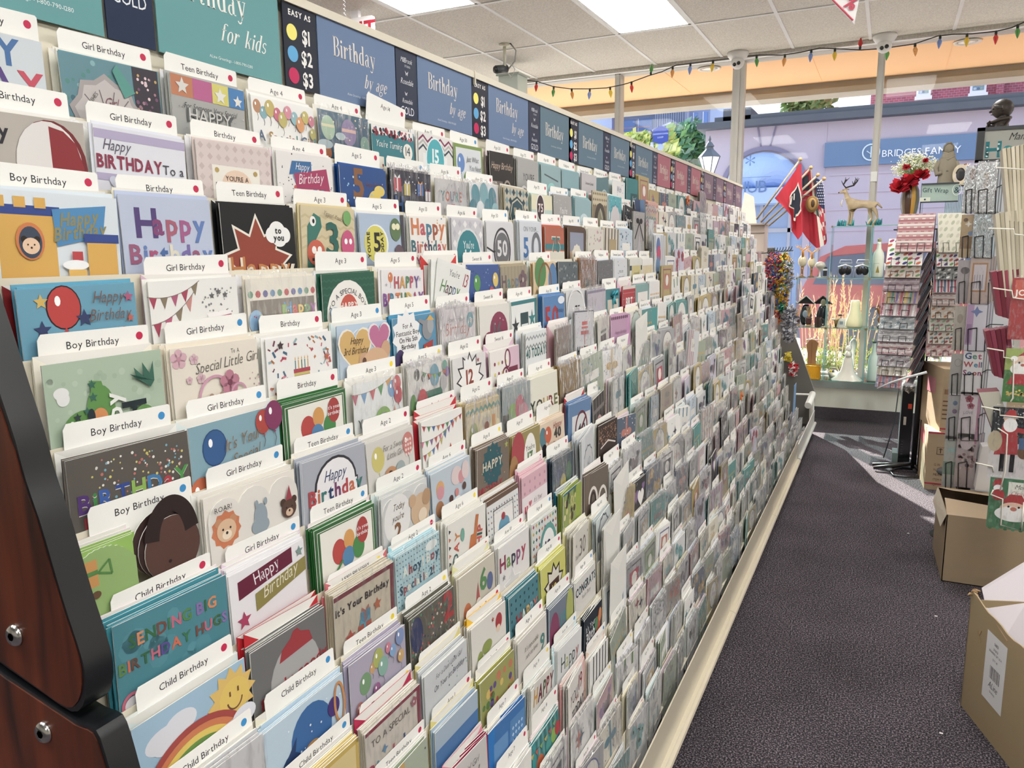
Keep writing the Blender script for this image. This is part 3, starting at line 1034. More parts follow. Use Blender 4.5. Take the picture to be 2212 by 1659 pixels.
def brand(full=True):
 L=[('fly',.5,.665,.006,'#dfe3ea'),('t','Rosedale',.5,.50,.016,'#e4e8ee','s'),('fly',.45,.36,.005,'#dfe3ea'),
('t','Rosedale',.5,.22,.013,'#dfe3ea','s'),('t','GOLD',.5,.05,.022,'#e4e8ee','n'),
('t','MillBrook',.5,.82,.014,'#e4e8ee','s'),('t','STUDIO',.55,.755,.006,'#cfd5df','')]
 return L
teal,blue,slate,red,plum='#689c9e','#687d9e','#5f7888','#ae6a72','#776472'
header_sign(.46,.700,'teal header sign at the upper left corner with phone number',teal,
[('t','Birthday',.5,.50,.052,'#eef3f0','f'),('t',ph,.62,.14,.0075,'#e6f0ee','')],'header signs')
header_sign(.703,.776,'narrow navy header strip with silver butterfly crest between teal signs','#22304a',
[('fly',.5,.79,.006,'#dfe3ea'),('t','Rosedale',.5,.60,.0155,'#e4e8ee','s'),('t','GOLD',.5,.36,.024,'#e4e8ee','n')],'header signs')
header_sign(.779,1.016,'teal header sign reading Birthday for kids',teal,
[('t','Birthday',.40,.62,.052,'#eef0ea','f'),('t','for kids',.66,.30,.036,'#eef0ea','fi'),('t',ph,.55,.09,.0062,'#e6f0ee','')],'header signs')
mods=[1.024,1.652,2.262,2.870,3.480,4.090,4.700]
ordn=['first','second','third','fourth','fifth','sixth','seventh','eighth','ninth','tenth','eleventh','twelfth','thirteenth',
'fourteenth','fifteenth','sixteenth','seventeenth','eighteenth','nineteenth','twentieth','twenty-first','twenty-second',
'twenty-third','twenty-fourth','twenty-fifth','twenty-sixth','twenty-seventh','twenty-eighth','twenty-ninth','thirtieth',
'thirty-first','thirty-second','thirty-third']
kinds=[(blue,'blue','by age'),(blue,'blue','by age'),(blue,'blue','by age'),(slate,'slate blue',''),(slate,'slate blue',''),(slate,'slate blue',''),
(slate,'slate blue',''),(red,'dusty red','Belated'),(red,'dusty red','Belated'),(red,'dusty red','Belated'),(plum,'dull plum','Wishes'),(plum,'dull plum','Wishes'),(plum,'dull plum','Wishes'),(plum,'dull plum','Wishes')]
for i,m in enumerate(mods):
 header_sign(m,m+.083,'%s narrow dark EASY AS price strip from the near end'%ordn[i],'#1f2534',easy(m),'price strips')
 for j in(0,1):
  bg,cn,sub=kinds[i*2+j]
  y0=m+.084+j*.312
  y1=y0+.233
  big=[('t','Birthday',.44,.56,.046,'#e3ddd3','f')]
  if sub=='by age':
   big+=[('t','by age',.70,.26,.034,'#e3ddd3','fi'),('t',ph,.50,.10,.0058,'#cfd3da','')]
  else:
   big+=[('t',sub,.6,.26,.028,'#e3ddd3','fi'),('t',ph,.50,.22,.0050,'#cfd3da','')]if sub and cn!='slate blue' else[('t',ph,.50,.22,.0058,'#c3cbd2','')]
   big[0]=('t','Birthday',.44,.42,.050,'#e6e0d4','f')
  header_sign(y0,y1,'%s Birthday header sign in %s, counted from the near end'%(ordn[i*2+j],cn),bg,big,'header signs')
 y0=m+.084+.234
 header_sign(y0,y0+.076,'%s narrow navy strip with silver crests from the near end'%ordn[i],'#2b3448',brand(),'brand strips')
 # ---------------------------------------------------------------- greeting card artwork
 # u runs 0..1 across the card, v runs down from its top edge in card widths
class Ink(MB): # greys and darkens printed colours; on the wrap packs this stands for shade
 def add(self,verts,faces,col=(.8,.8,.8),mi=0):
  c=lin(col)
  g=.3*c[0]+.59*c[1]+.11*c[2]
  return MB.add(self,verts,faces,tuple((g+(x-g)*.80)*.93 for x in c),mi)
class Art:
 def __init__(self,w,h,bg,th=.0012,shape=None,seed=0,edge='#f3f1ea'):
  self.w,self.h,self.b,self.n=w,h,Ink(),0
  self.rnd=random.Random(seed)
  self.th=th
  self.shape=shape
  if shape=='round':
   pts=[(0,math.cos(a)*w/2,h-w/2+math.sin(a)*w/2)for a in[2*math.pi*k/28 for k in range(28)]]
  elif shape=='cloud':
   pts=[(0,-w/2,0),(0,w/2,0),(0,w/2,h-.2*w)]
   for c0,r0,a0,a1 in((.32,.18,0,150),(-.02,.19,20,150),(-.33,.17,30,180)):
    pts+=[(0,(c0+r0*math.cos(math.radians(a)))*w,h-.2*w+r0*math.sin(math.radians(a))*w*.95)for a in range(a0,a1+1,22)]
   pts+=[(0,-w/2,h-.2*w)]
  elif shape=='hearts':
   pts=[(0,-w/2,0),(0,w/2,0)]
   for k in range(33):
    u=.5-k/32.0
    pts.append((0,u*w,h-.05*w-.06*w*(1-abs(math.sin((u+.5)*math.pi*4)))-(.12*w if abs(u)>.46 else 0)))
  elif shape=='scallop':
   pts=[(0,-w/2,0),(0,w/2,0)]
   for k in range(25):
    u=.5-k/24.0
    pts.append((0,u*w,h-.30*w*(2*abs(u))**2.4-.012*w*(k%2)))
  else:
   pts=[(0,-w/2,0),(0,w/2,0),(0,w/2,h),(0,-w/2,h)]
  self.outline=pts
  front=[(th/2,y,z)for _,y,z in pts]
  back=[(-th/2,y,z)for _,y,z in pts]
  n=len(pts)
  self.b.add(front,[tuple(range(n))],bg)
  self.b.add(back,[tuple(range(n-1,-1,-1))],edge)
  self.b.add(front+back,[(i,i+n,(i+1)%n+n,(i+1)%n)for i in range(n)],edge)
 def P(self,u,v):
  return(self.th/2+.00016*self.n+.00005,(u-.5)*self.w,self.h-v*self.w)
 def lay(self,pts,c):
  self.b.poly([self.P(u,v)for u,v in pts],c)
 def do(self,e,raw=False):
  self.n+=1
  k=e[0]
  if not raw: # artwork sits in the upper part that shows above the next tier
   K=.8
   if k in('t','arc'):
    e=e[:3]+(e[3]*K,)+e[4:]
   elif k in('o','s','h','b','ring','cake','gift','fl','face'):
    e=e[:2]+(e[2]*K,)+e[3:]
    if k=='o':
     e=e[:4]+(e[4]*.9,)+e[5:]
   elif k=='r':
    e=('r',e[1],e[2]*K,e[3],e[4]*K if e[4]<1 else e[4],e[5])
   elif k in('p','l'):
    e=(k,[(u,v*K)for u,v in e[1]])+e[2:]
   elif k=='bunt':
    e=('bunt',e[1],e[2]*K,e[3],e[4]*K)+e[5:]
  R=self.rnd
  if k=='t': # text
   _,s,u,v,sz,c=e[:6]
   st=e[6]if len(e)>6 else ''
   rot=e[7]if len(e)>7 else 0
   a=math.radians(rot)
   room=2*min(u,1-u)*.97
   wd=layout(s,st)[1]*sz
   if not rot and wd>room:
    sz*=max(room/wd,.4)
   U=Vector((0,math.cos(a),math.sin(a)))
   V=Vector((0,-math.sin(a),math.cos(a)))
   text_at(self.b,s,self.P(u,v),U,V,(1,0,0),sz*self.w,c,st,eps=.0001)
  elif k=='arc':
   _,s,u,v,rad,sz,c=e
   text_at(self.b,s,self.P(u,v),U_,V_,N_,sz*self.w,c,'',eps=.0001,arc=rad*self.w)
  elif k=='o': # disc / ellipse
   _,u,v,rx,ry,c=e[:6]
   self.lay([(u+rx*math.cos(t),v-ry*math.sin(t))for t in[2*math.pi*i/22 for i in range(22)]],c)
  elif k=='r':
   _,u0,v0,u1,v1,c=e
   self.lay([(u0,v1),(u1,v1),(u1,v0),(u0,v0)],c)
  elif k=='p':
   self.lay(e[1],e[2])
  elif k=='s': # star
   _,u,v,r,c=e[:5]
   inn=e[5]if len(e)>5 else.45
   m=e[6]if len(e)>6 else 5
   pts=[]
   for i in range(2*m):
    t=math.pi/2+math.pi*i/m
    q=r if i%2==0 else r*inn
    pts.append((u+q*math.cos(t),v-q*math.sin(t)))
   for i in range(2*m):
    self.b.poly([self.P(u,v),self.P(*pts[i]),self.P(*pts[(i+1)%(2*m)])],c)
  elif k=='h': # heart
   _,u,v,r,c=e
   pts=[]
   for i in range(28):
    t=2*math.pi*i/28
    pts.append((u-r*.062*16*math.sin(t)**3,v-r*.062*(13*math.cos(t)-5*math.cos(2*t)-2*math.cos(3*t)-math.cos(4*t))))
   for i in range(28):
    self.b.poly([self.P(u,v),self.P(*pts[(i+1)%28]),self.P(*pts[i])],c)
  elif k=='b': # balloon with knot, string and shine
   _,u,v,r,c=e[:5]
   o=e[5]if len(e)>5 else None
   if o:
    self.lay([(u+r*1.08*math.cos(t),v-r*1.28*math.sin(t))for t in[2*math.pi*i/20 for i in range(20)]],o)
    self.n+=1
   self.lay([(u+r*math.cos(t),v-r*1.2*math.sin(t))for t in[2*math.pi*i/20 for i in range(20)]],c)
   self.lay([(u,v+r*1.15),(u-r*.15,v+r*1.38),(u+r*.15,v+r*1.38)],c)
   self.line([(u,v+r*1.38),(u+r*.15,v+r*1.9),(u-r*.1,v+r*2.5)],.006,'#555')
   self.n+=1
   self.lay([(u-r*.35+r*.18*math.cos(t),v-r*.4-r*.3*math.sin(t))for t in[2*math.pi*i/10 for i in range(10)]],'#ffffff')
  elif k=='l':
   self.line(e[1],e[2],e[3])
  elif k=='ring':
   _,u,v,rx,ry,t,c=e[:7]
   a0,a1=(e[7],e[8])if len(e)>8 else(0,360)
   V,F=ringpoly(0,0,rx,ry,t,t,a0,a1,26)
   self.b.add([self.P(u+x,v-y)for x,y in V],F,c)
  elif k=='dots': # scatter
   _,n,r,cs,u0,v0,u1,v1=e[:8]
   sh=e[8]if len(e)>8 else 'o'
   for i in range(n):
    u,v=R.uniform(u0+r,u1-r),R.uniform(v0+r,v1-r)
    q=r*R.uniform(.5,1)
    c=R.choice(cs)
    if sh=='o':
     self.lay([(u+q*math.cos(t),v-q*math.sin(t))for t in[2*math.pi*j/8 for j in range(8)]],c)
    elif sh=='s':
     self.do(('s',u,v,q*1.4,c),True);self.n-=1
    elif sh=='h':
     self.do(('h',u,v,q,c),True);self.n-=1
    else:
     a=R.uniform(0,3.1)
     du,dv=q*math.cos(a),q*math.sin(a)
     self.lay([(u-du-dv*.4,v-dv+du*.4),(u+du-dv*.4,v+dv+du*.4),(u+du+dv*.4,v+dv-du*.4),(u-du+dv*.4,v-dv-du*.4)],c)
  elif k=='grid':
   _,nu,nv,r,cs,u0,v0,u1,v1=e[:9]
   for i in range(nu):
    for j in range(nv):
     u=u0+(u1-u0)*(i+.5)/nu
     v=v0+(v1-v0)*(j+.5)/nv
     self.lay([(u+r*math.cos(t),v-r*math.sin(t))for t in[2*math.pi*q/(e[9]if len(e)>9 else 8)for q in range(e[9]if len(e)>9 else 8)]],cs[(i+j)%len(cs)])
  elif k=='bunt': # bunting from (u0,v0) to (u1,v1)
   _,u0,v0,u1,v1,n,s,cs=e
   sag=.06
   pt=lambda t:(u0+(u1-u0)*t,v0+(v1-v0)*t+sag*4*t*(1-t))
   self.line([pt(i/8)for i in range(9)],.006,'#8a8078')
   for i in range(n):
    a,c_,d=pt((i+.15)/n),pt((i+.5)/n),pt((i+.85)/n)
    self.lay([a,(c_[0],c_[1]+s),d],cs[i%len(cs)])
  elif k=='zig':
   _,v0,n,amp,t,cs=e[:6]
   m=e[6]if len(e)>6 else 8
   for j in range(n):
    v=v0+j*t*2
    for i in range(m):
     ua,ub,um=i/m,(i+1)/m,(i+.5)/m
     self.b.poly([self.P(ua,v+t),self.P(um,v+t-amp),self.P(um,v-amp),self.P(ua,v)],cs[j%len(cs)])
     self.b.poly([self.P(um,v+t-amp),self.P(ub,v+t),self.P(ub,v),self.P(um,v-amp)],cs[j%len(cs)])
  elif k=='str': # stripes across
   _,n,u0,v0,u1,v1,cs=e
   for i in range(n):
    a,c_=u0+(u1-u0)*i/n,u0+(u1-u0)*(i+.5)/n
    self.lay([(a,v1),(c_,v1),(c_,v0),(a,v0)],cs[i%len(cs)])
  elif k=='fr': # frame
   _,m,t,c=e
   b0=self.h/self.w
   for q in((m,m,1-m,m+t),(m,m,m+t,b0-m),(1-m-t,m,1-m,b0-m)):
    self.lay([(q[0],q[3]),(q[2],q[3]),(q[2],q[1]),(q[0],q[1])],c)
  elif k=='cake':
   _,u,v,s,cs=e
   self.lay([(u-s,v+s),(u+s,v+s),(u+s,v),(u-s,v)],cs[0])
   self.n+=1
   self.lay([(u-s*1.05,v+s*.3),(u+s*1.05,v+s*.3),(u+s*1.05,v-s*.05),(u-s*1.05,v-s*.05)],cs[1])
   for i in range(5):
    uu=u-s*.8+s*.4*i
    self.lay([(uu-s*.06,v),(uu+s*.06,v),(uu+s*.06,v-s*.8),(uu-s*.06,v-s*.8)],cs[2+i%(len(cs)-2)])
    self.lay([(uu,v-s*1.15),(uu-s*.08,v-s*.85),(uu+s*.08,v-s*.85)],'#e8b040')
  elif k=='gift':
   _,u,v,s,c,c2=e
   self.lay([(u-s,v+s),(u+s,v+s),(u+s,v-s),(u-s,v-s)],c)
   self.n+=1
   self.lay([(u-s*.15,v+s),(u+s*.15,v+s),(u+s*.15,v-s),(u-s*.15,v-s)],c2)
   for sg in(-1,1):
    self.lay([(u,v-s),(u+sg*s*.7,v-s*1.6),(u+sg*s*.8,v-s*1.05)][::sg],c2)
  elif k=='fl': # flower
   _,u,v,r,c,c2=e
   for i in range(5):
    t=2*math.pi*i/5+.3
    self.lay([(u+r*.55*math.cos(t)+r*.45*math.cos(q),v-r*.55*math.sin(t)-r*.45*math.sin(q))for q in[2*math.pi*j/9 for j in range(9)]],c)
   self.n+=1
   self.lay([(u+r*.25*math.cos(q),v-r*.25*math.sin(q))for q in[2*math.pi*j/9 for j in range(9)]],c2)
  elif k=='face': # round animal head: colour, ear colour, muzzle
   _,u,v,r,c,c2,mz=e
   for sg in(-1,1):
    self.lay([(u+sg*r*.75+r*.38*math.cos(q),v-r*.75-r*.38*math.sin(q))for q in[2*math.pi*j/12 for j in range(12)]],c2)
   self.n+=1
   self.lay([(u+r*math.cos(q),v-r*.92*math.sin(q))for q in[2*math.pi*j/20 for j in range(20)]],c)
   self.n+=1
   self.lay([(u+r*.5*math.cos(q),v+r*.35-r*.38*math.sin(q))for q in[2*math.pi*j/14 for j in range(14)]],mz)
   self.n+=1
   for du,dv,rr in((-.38,-.15,.1),(.38,-.15,.1),(0,.2,.13)):
    self.lay([(u+r*du+r*rr*math.cos(q),v+r*dv-r*rr*math.sin(q))for q in[2*math.pi*j/8 for j in range(8)]],'#2a211d')
 def line(self,pts,t,c):
  for(a,b_),(x,y)in zip(pts[:-1],pts[1:]):
   dx,dy=x-a,y-b_
   L=math.hypot(dx,dy)or 1
   nx,ny=-dy/L*t/2,dx/L*t/2
   self.lay([(a-nx,b_-ny),(x-nx,y-ny),(x+nx,y+ny),(a+nx,b_+ny)][::-1],c)
RB=['#c8454d','#3f7fc0','#e0a63a','#5a9a52','#8a4f9e','#df7a3a']
HAPPY='#b43b4f'
CARDS={

(1,0):('#cfd9df','card with big striped letters spelling DAY',[('t','IRTY',.45,.30,.30,['#3f74b0','#e0d090','#c05040'],'b'),('t','HDAY',.5,.62,.34,['#3f74b0','#c04a68','#5b3f8c','#d2405a'],'b'),('r',0,.68,1,1.2,'#6fa3c0')],{}),
(1,1):('#5d8f9c','teal mermaid card with grey scallop shell',[('dots',30,.03,['#7fb0b8','#3f6f80','#4a8f86'],0,0,.6,.5),('r',.72,0,1,1.1,'#3c3640'),('dots',60,.02,['#a87a8a','#c9a24e','#7a5070','#e8c9d0'],.72,.02,1,.9),('s',.42,.62,.38,'#a9a1a0',.86,9),('s',.42,.62,.33,'#c4bcba',.86,9),('l',[(.42,.7),(.2,.4)],.01,'#7d7474'),('l',[(.42,.7),(.35,.33)],.01,'#7d7474'),('l',[(.42,.7),(.5,.33)],.01,'#7d7474'),('l',[(.42,.7),(.64,.4)],.01,'#7d7474'),('t','Girl',.45,.50,.12,'#8a4658','s'),('t','WISHES',.28,.46,.05,'#5a5656','',50),('p',[(.55,.02),(.72,.3),(.6,.38),(.5,.1)],'#4c9c90')],{}),
(1,2):('#a9aaa6','grey card with coloured star squares, For Someone Very Special',[('r',0,0,.28,.26,'#c87a4e'),('r',.28,0,.54,.26,'#c25a92'),('r',.54,0,.77,.26,'#d8cf50'),('r',.77,0,1,.26,'#3d84c4'),('s',.14,.13,.09,'#d9d7d0'),('s',.65,.15,.09,'#e4e2da'),('s',.9,.17,.07,'#e4e2da'),('dots',40,.012,['#8f908c','#c4c4c0'],0,.28,1,.8),('t','For Someone Very Special',.5,.40,.085,'#26282c','s'),('t','HAPPY',.5,.56,.19,'#5b5e60','b'),('t','HAPPY',.49,.55,.19,'#cfcfca','')],{}),
(1,3):('#efeeea','white card, balloon row above A Special Girl',[('b',.08,.13,.06,'#c08a62'),('b',.17,.2,.055,'#7fb0b8'),('b',.27,.13,.075,'#c9b45a'),('b',.38,.19,.06,'#d26a80'),('b',.46,.25,.07,'#c3b65e'),('b',.55,.14,.06,'#df8a9c'),('b',.65,.2,.06,'#8fbcc4'),('b',.74,.27,.07,'#e09a5a'),('b',.83,.16,.06,'#c7b75e'),('b',.93,.2,.05,'#d07a8e'),('b',.94,.38,.055,'#b3aa58'),('t','A Special Girl',.5,.575,.15,['#5b7088','#b08a4a','#b0566a','#4f8a86'],'b')],{}),
(1,4):('#1f5a78','dark blue card with hot air balloons',[('o',.18,.25,.13,.16,'#9fc2a4'),('r',.06,.2,.3,.24,'#d9d6a8'),('o',.58,.27,.15,.18,'#8679a8'),('r',.44,.22,.72,.27,'#d9b0a4'),('o',.9,.42,.1,.12,'#6a9a8e'),('o',.15,.62,.06,.08,'#c8702f'),('o',.55,.62,.06,.08,'#b8602f'),('o',.4,.35,.1,.05,'#a9c0c8'),('o',.1,.5,.14,.06,'#a9c0c8'),('dots',14,.012,['#f0dfa0'],0,0,1,.8)],{'film':1}),
(1,5):('#27808c',"teal card, You're Turning 14 with coloured letter tiles",[('r',0,0,1,.14,'#efe8e4'),('dots',80,.03,['#b03048','#2f7f94','#2c2c34','#c6566a'],0,0,1,.15),('t',"You're Turning",.38,.34,.13,'#f2f4f0','s'),('o',.84,.36,.12,.13,'#f0ebe0'),('t','14',.84,.42,.18,'#2c4a50',''),('r',.08,.5,.24,.86,'#efe9d8'),('t','H',.16,.8,.2,'#8a2f38','b'),('r',.27,.62,.42,.9,'#7c8a34'),('t','a',.35,.84,.2,'#1f5a62','b'),('r',.45,.5,.68,.84,'#c22a4e'),('t','P',.56,.78,.24,'#f4f0ea','b'),('t','p',.75,.86,.2,'#c8456a','b'),('t','y',.9,.8,.22,'#a6b83c','b')],{}),
(1,6):('#e3e1dd','zigzag bordered card with turquoise 15 TODAY badge',[('zig',.10,3,.08,.035,['#8b2f5c','#b9b6b4','#3a4a58'],4),('r',.12,.36,.82,1.2,'#ececea'),('o',.47,.45,.27,.37,'#e8f3f3'),('o',.47,.45,.25,.34,'#2fb0bc'),('t','15',.47,.50,.28,'#e6f6f4','b'),('t','TODAY',.47,.66,.13,'#e6f6f4','b')],{}),
(1,7):('#7d9a3e','white and green card, Just What You Need On Your 50th',[('r',.06,.07,.95,1.2,'#d6dbe0'),('b',.22,.38,.13,'#5f8ccc'),('b',.42,.72,.12,'#6f9a3c'),('t','Just What',.62,.34,.13,'#5a5f66','s'),('t','You Need',.70,.52,.13,'#5a5f66','s'),('t','On Your',.74,.72,.13,'#5a5f66','s'),('t','50th',.72,.98,.22,'#5a5f66','')],{}),
(1,8):('#2b2724','black card with gold script Happy Birthday',[('t','Happy Birthday',.5,.38,.18,'#d9bfa4','s'),('r',.1,.66,.5,.9,'#77685c'),('ring',.7,.8,.15,.15,.04,'#a39384')],{}),
(1,9):('#a8a7a4',"silver card, YOU'RE over rainbow arches",[('t',"YOU'RE",.5,.5,.2,'#4c484a','n'),('ring',.28,.95,.22,.26,.05,'#e8e6e4',0,180),('ring',.28,.95,.16,.19,.04,'#7b6f78',0,180),('ring',.72,.95,.22,.26,.05,'#e8e6e4',0,180),('ring',.72,.95,.16,.19,.04,'#7b6f78',0,180)],{}),
(1,10):('#8fb0b4','pale teal card with scalloped badge and ribbon tie',[('l',[(.15,.22),(.85,.35)],.03,'#4c5a60'),('ring',.5,.78,.3,.3,.06,'#8fd0cc')],{}),
(1,11):('#84acb4','pale blue card with framed label',[('r',.1,.45,.9,.5,'#3f5f6a'),('r',.15,.52,.85,1.1,'#b9c9cc'),('t','WITH LOVE',.5,.75,.12,'#5a7a84','')],{}),
(1,12):('#c4c0c2','grey card spelling LADY in coloured letters',[('t','Someone Special',.5,.3,.1,'#4b4b50','s'),('t','LADY',.5,.8,.3,['#c8345a','#3fa08a','#8a4fae','#c8345a'],'b')],{}),
(1,13):('#5a7f88','deep teal card with pale roundel',[('ring',.6,.75,.3,.3,.05,'#a8c0c4'),('o',.6,.75,.2,.2,'#93b0b4')],{}),
(1,15):('#2f8488','turquoise foil card with dark square lettering',[('r',.35,.45,.95,1.1,'#1f5a5c'),('t','Special',.65,.68,.16,'#dff0ee','s'),('t','Dad',.65,.9,.18,'#dff0ee','s')],{'film':0}),
(2,0):('#b9b1a6','stone card, Happy Birthday beside red and white heart',[('t','Happy',.22,.22,.19,'#2b2a33','b'),('t','Birthday',.16,.48,.19,'#2b2a33','b'),('o',.73,.42,.27,.36,'#7d1c22'),('p',[(.5,.7),(.73,1.0),(.95,.65)],'#8c1f26'),('o',.71,.41,.25,.34,'#e3dfdb'),('p',[(.72,.07),(.72,.95),(.84,.82),(.94,.62),(.97,.42),(.92,.2),(.83,.1)],'#971f29'),('p',[(.0,.8),(.1,.62),(.25,.72),(.5,.74),(.5,.9),(0,.95)],'#8f8578')],{'w':.150}),
(2,1):('#dfe1ea','pale lilac banded card, BIRTHDAY To a Special',[('r',0,.04,1,.14,'#b3a9cc'),('r',0,.52,1,.6,'#b3a9cc'),('t','Happy',.22,.26,.14,'#5a5468','s'),('t','BIRTHDAY',.36,.46,.17,'#96284a','bn'),('t','To a',.84,.46,.13,'#4a4a55',''),('t','Special',.86,.64,.13,'#4a4a55','s'),('h',.2,.62,.08,'#c9cfe0'),('dots',18,.02,['#c4405c','#e07a8e'],.4,.56,.75,.7)],{}),
(2,2):('#d9c9c4',"blush pink damask card, You're a Wonderful Girl plaque",[('grid',9,7,.035,['#c8b4b0','#cdbbb6'],0,0,1,.7,4),('r',.18,.28,.82,1.1,'#ebe6da'),('o',.5,.5,.2,.16,'#e8c9ae'),('o',.24,.34,.028,.028,'#b99a4a'),('o',.76,.34,.028,.028,'#b99a4a'),('t',"YOU'RE A",.5,.46,.07,'#4b3f3c',''),('t','Wonderful Girl',.5,.60,.13,'#4b3f3c','s')],{}),
(2,3):('#e6e3e0','white speckled card with red and blue Happy Birthday ribbon',[('dots',50,.01,['#333'],0,0,1,.8),('dots',26,.05,['#d05a50','#e08a7a','#7aa8c8'],.25,.12,.85,.6),('p',[(.26,.12),(.6,.1),(.6,.26),(.2,.32)],'#2f6fa8'),('p',[(.28,.3),(.88,.18),(.95,.62),(.8,.5),(.32,.52)],'#b02f62'),('t','Happy',.43,.24,.12,'#e8eef4','s'),('t','Birthday',.58,.42,.17,'#f2e8ec','s',6),('t','Lots of Wishes',.5,.72,.12,'#3a3a40','s')],{}),
(2,4):('#1f4f92','deep blue mermaid card with copper number 5',[('t','5',.38,.48,.52,'#8a5a34','b'),('t','Have Special',.72,.3,.10,'#7a4a3a','s'),('o',.72,.55,.15,.18,'#e3c640'),('o',.83,.35,.12,.08,'#e3c640'),('o',.6,.7,.12,.12,'#e3c640'),('o',.69,.56,.075,.09,'#e8b896'),('dots',22,.018,['#8fc8ea','#c4e4f4'],0,.1,1,.8),('o',.1,.68,.06,.1,'#d8a838')],{}),
(2,5):('#232834','near black card, gifts and coloured HAPPY',[('gift',.12,.25,.09,'#c4343c','#eee'),('gift',.36,.32,.08,'#c8b43c','#eee'),('gift',.7,.3,.08,'#2f6fb8','#e8a030'),('gift',.9,.4,.07,'#ddd','#8a2f4c'),('t','Happy',.5,.72,.32,['#2f5f98','#4f8a4c','#e0a030','#c43c50','#e8e4d8'],'b'),('dots',20,.012,['#eee'],0,0,1,.8)],{'film':1}),
(2,6):('#cbc9c6',"grey white card, coloured YOU'RE 15",[('t',"YOU'RE",.5,.42,.22,['#3f8f86','#c8643a','#44607a','#b0343e'],'bn'),('t','15',.5,.78,.34,'#bf3a48','b'),('gift',.84,.66,.08,'#6f9a44','#eee')],{'film':1}),
(2,7):('#dfe4e6','teal and white balloon bunch card',[('o',.2,.25,.15,.2,'#4f98a4'),('o',.5,.2,.15,.2,'#74b0b8'),('o',.8,.28,.15,.2,'#3f8896'),('o',.1,.55,.14,.2,'#2f7f8e'),('o',.35,.6,.16,.22,'#e9eef0'),('o',.62,.52,.15,.2,'#3a8c9a'),('o',.88,.6,.14,.2,'#8abec4'),('o',.55,.8,.1,.1,'#eef2f4')],{'film':1}),
(2,8):('#c3b9a2','argyle diamond card with 50 plaque',[('grid',7,5,.07,['#2c4a56','#7d9a9e'],0,0,1,.8,4),('s',.5,.62,.36,'#2c4a52',.92,8),('s',.5,.62,.32,'#c9bfa6',.92,8),('s',.5,.62,.29,'#2f5560',.92,8),('t','50',.5,.74,.34,'#a39878','b')],{}),
(2,9):('#b9d0c6','pale green card with dark oval 75',[('r',0,0,1,.35,'#e2dcb8'),('o',.42,.3,.2,.3,'#efe9e0'),('o',.42,.3,.17,.26,'#4c3a40'),('t','75',.42,.4,.22,'#e8d9d2','b')],{}),
(2,10):('#a5a3a0',"silver starry card, You're 80",[('dots',30,.01,['#f0f0ee'],0,0,1,.9),('t',"You're",.5,.45,.2,'#eeeeec','s'),('t','80',.5,.85,.4,'#e2e0de','')],{}),
(2,11):('#8fb2b8','pale teal card with white cloud label',[('o',.55,.7,.32,.28,'#c4d8da'),('t','Happy',.55,.76,.2,'#e8f0f2','b')],{}),
(2,12):('#8c7a5e','brown damask card with sculpted glove',[('r',0,0,1,.42,'#cdbf9c'),('grid',8,3,.04,['#6f5c40'],0,0,1,.4,4),('o',.5,.9,.4,.5,'#4c4438'),('o',.52,.95,.22,.38,'#8a8468'),('l',[(.5,.5),(.66,.8)],.05,'#b7b29a')],{'tall':.03}),
(2,13):('#d3dfe0','turquoise scalloped card with pearl oval',[('r',0,0,1,.5,'#4fb0bc'),('dots',40,.03,['#8ad0d4','#2f90a0'],0,0,1,.5),('s',.5,.8,.48,'#3fa0ac',.9,12),('s',.5,.8,.42,'#cfc9ca',.92,12)],{'tall':.03}),
(2,15):('#2c4770','navy and teal card',[('r',.5,0,1,1.2,'#5a7fa8')],{}),
(2,16):('#d8a89a','tall peach and green ornate card',[('zig',.12,3,.06,.03,['#c8705c','#e8e0c8','#5a8a6a'],6),('r',.2,.5,.8,1.3,'#4f8a6c'),('r',.28,.58,.72,1.3,'#e8e4dc')],{'tall':.03}),
(3,0):('#d9e3ea','castle card with blue Happy Birthday flag',[('r',.1,.16,.5,1.2,'#e0aa2c'),('r',.06,.12,.54,.2,'#2f4a98'),('r',.08,.05,.16,.14,'#e0aa2c'),('r',.22,.05,.3,.14,'#e0aa2c'),('r',.36,.05,.44,.14,'#e0aa2c'),('p',[(.48,.14),(.9,.08),(.86,.36),(.5,.46)],'#3f8ec8'),('t','Happy',.68,.26,.13,'#8f8a5a','bs',8),('t','Birthday',.68,.38,.13,'#8f8a5a','bs',8),('o',.31,.42,.10,.14,'#d8772c'),('o',.31,.43,.08,.12,'#3c4a60'),('face',.31,.46,.06,'#f0c8a0','#2b2118','#f0c8a0'),('r',.72,.38,.96,1.2,'#e0aa2c'),('r',.70,.34,.98,.42,'#2f4a98'),('r',.6,.5,.68,.58,'#c8343c'),('o',.62,.62,.1,.04,'#f4f6f8'),('r',.56,.66,.7,1.2,'#e6b43a')],{'w':.150}),
(3,1):('#b9c4de','periwinkle card, chunky purple Happy Birthday',[('t','H',.26,.45,.36,'#54407e','b'),('t','appy',.62,.42,.28,['#8a3f78','#b05a72','#a8548c','#5b7fc0'],'b'),('t','Birthday',.52,.74,.27,['#a0567a','#5b7fc0','#b04a78','#3f6aa8','#e0d9c0','#7a6ab0'],'b')],{}),
(3,2):('#16171a','black comic card with orange burst and speech cloud',[('s',.45,.72,.5,'#e8e2d4',.62,9),('s',.45,.72,.45,'#9a3a22',.62,9),('o',.74,.32,.12,.12,'#eeeeec'),('o',.84,.36,.09,.09,'#eeeeec'),('o',.66,.36,.09,.09,'#eeeeec'),('o',.76,.42,.1,.08,'#eeeeec'),('t','to',.75,.34,.09,'#1a1a1c','b'),('t','you',.75,.43,.09,'#1a1a1c','b'),('t','Happy',.5,.92,.32,'#e8dcc4','b'),('t','Happy',.48,.90,.32,'#c87a2c','')],{}),
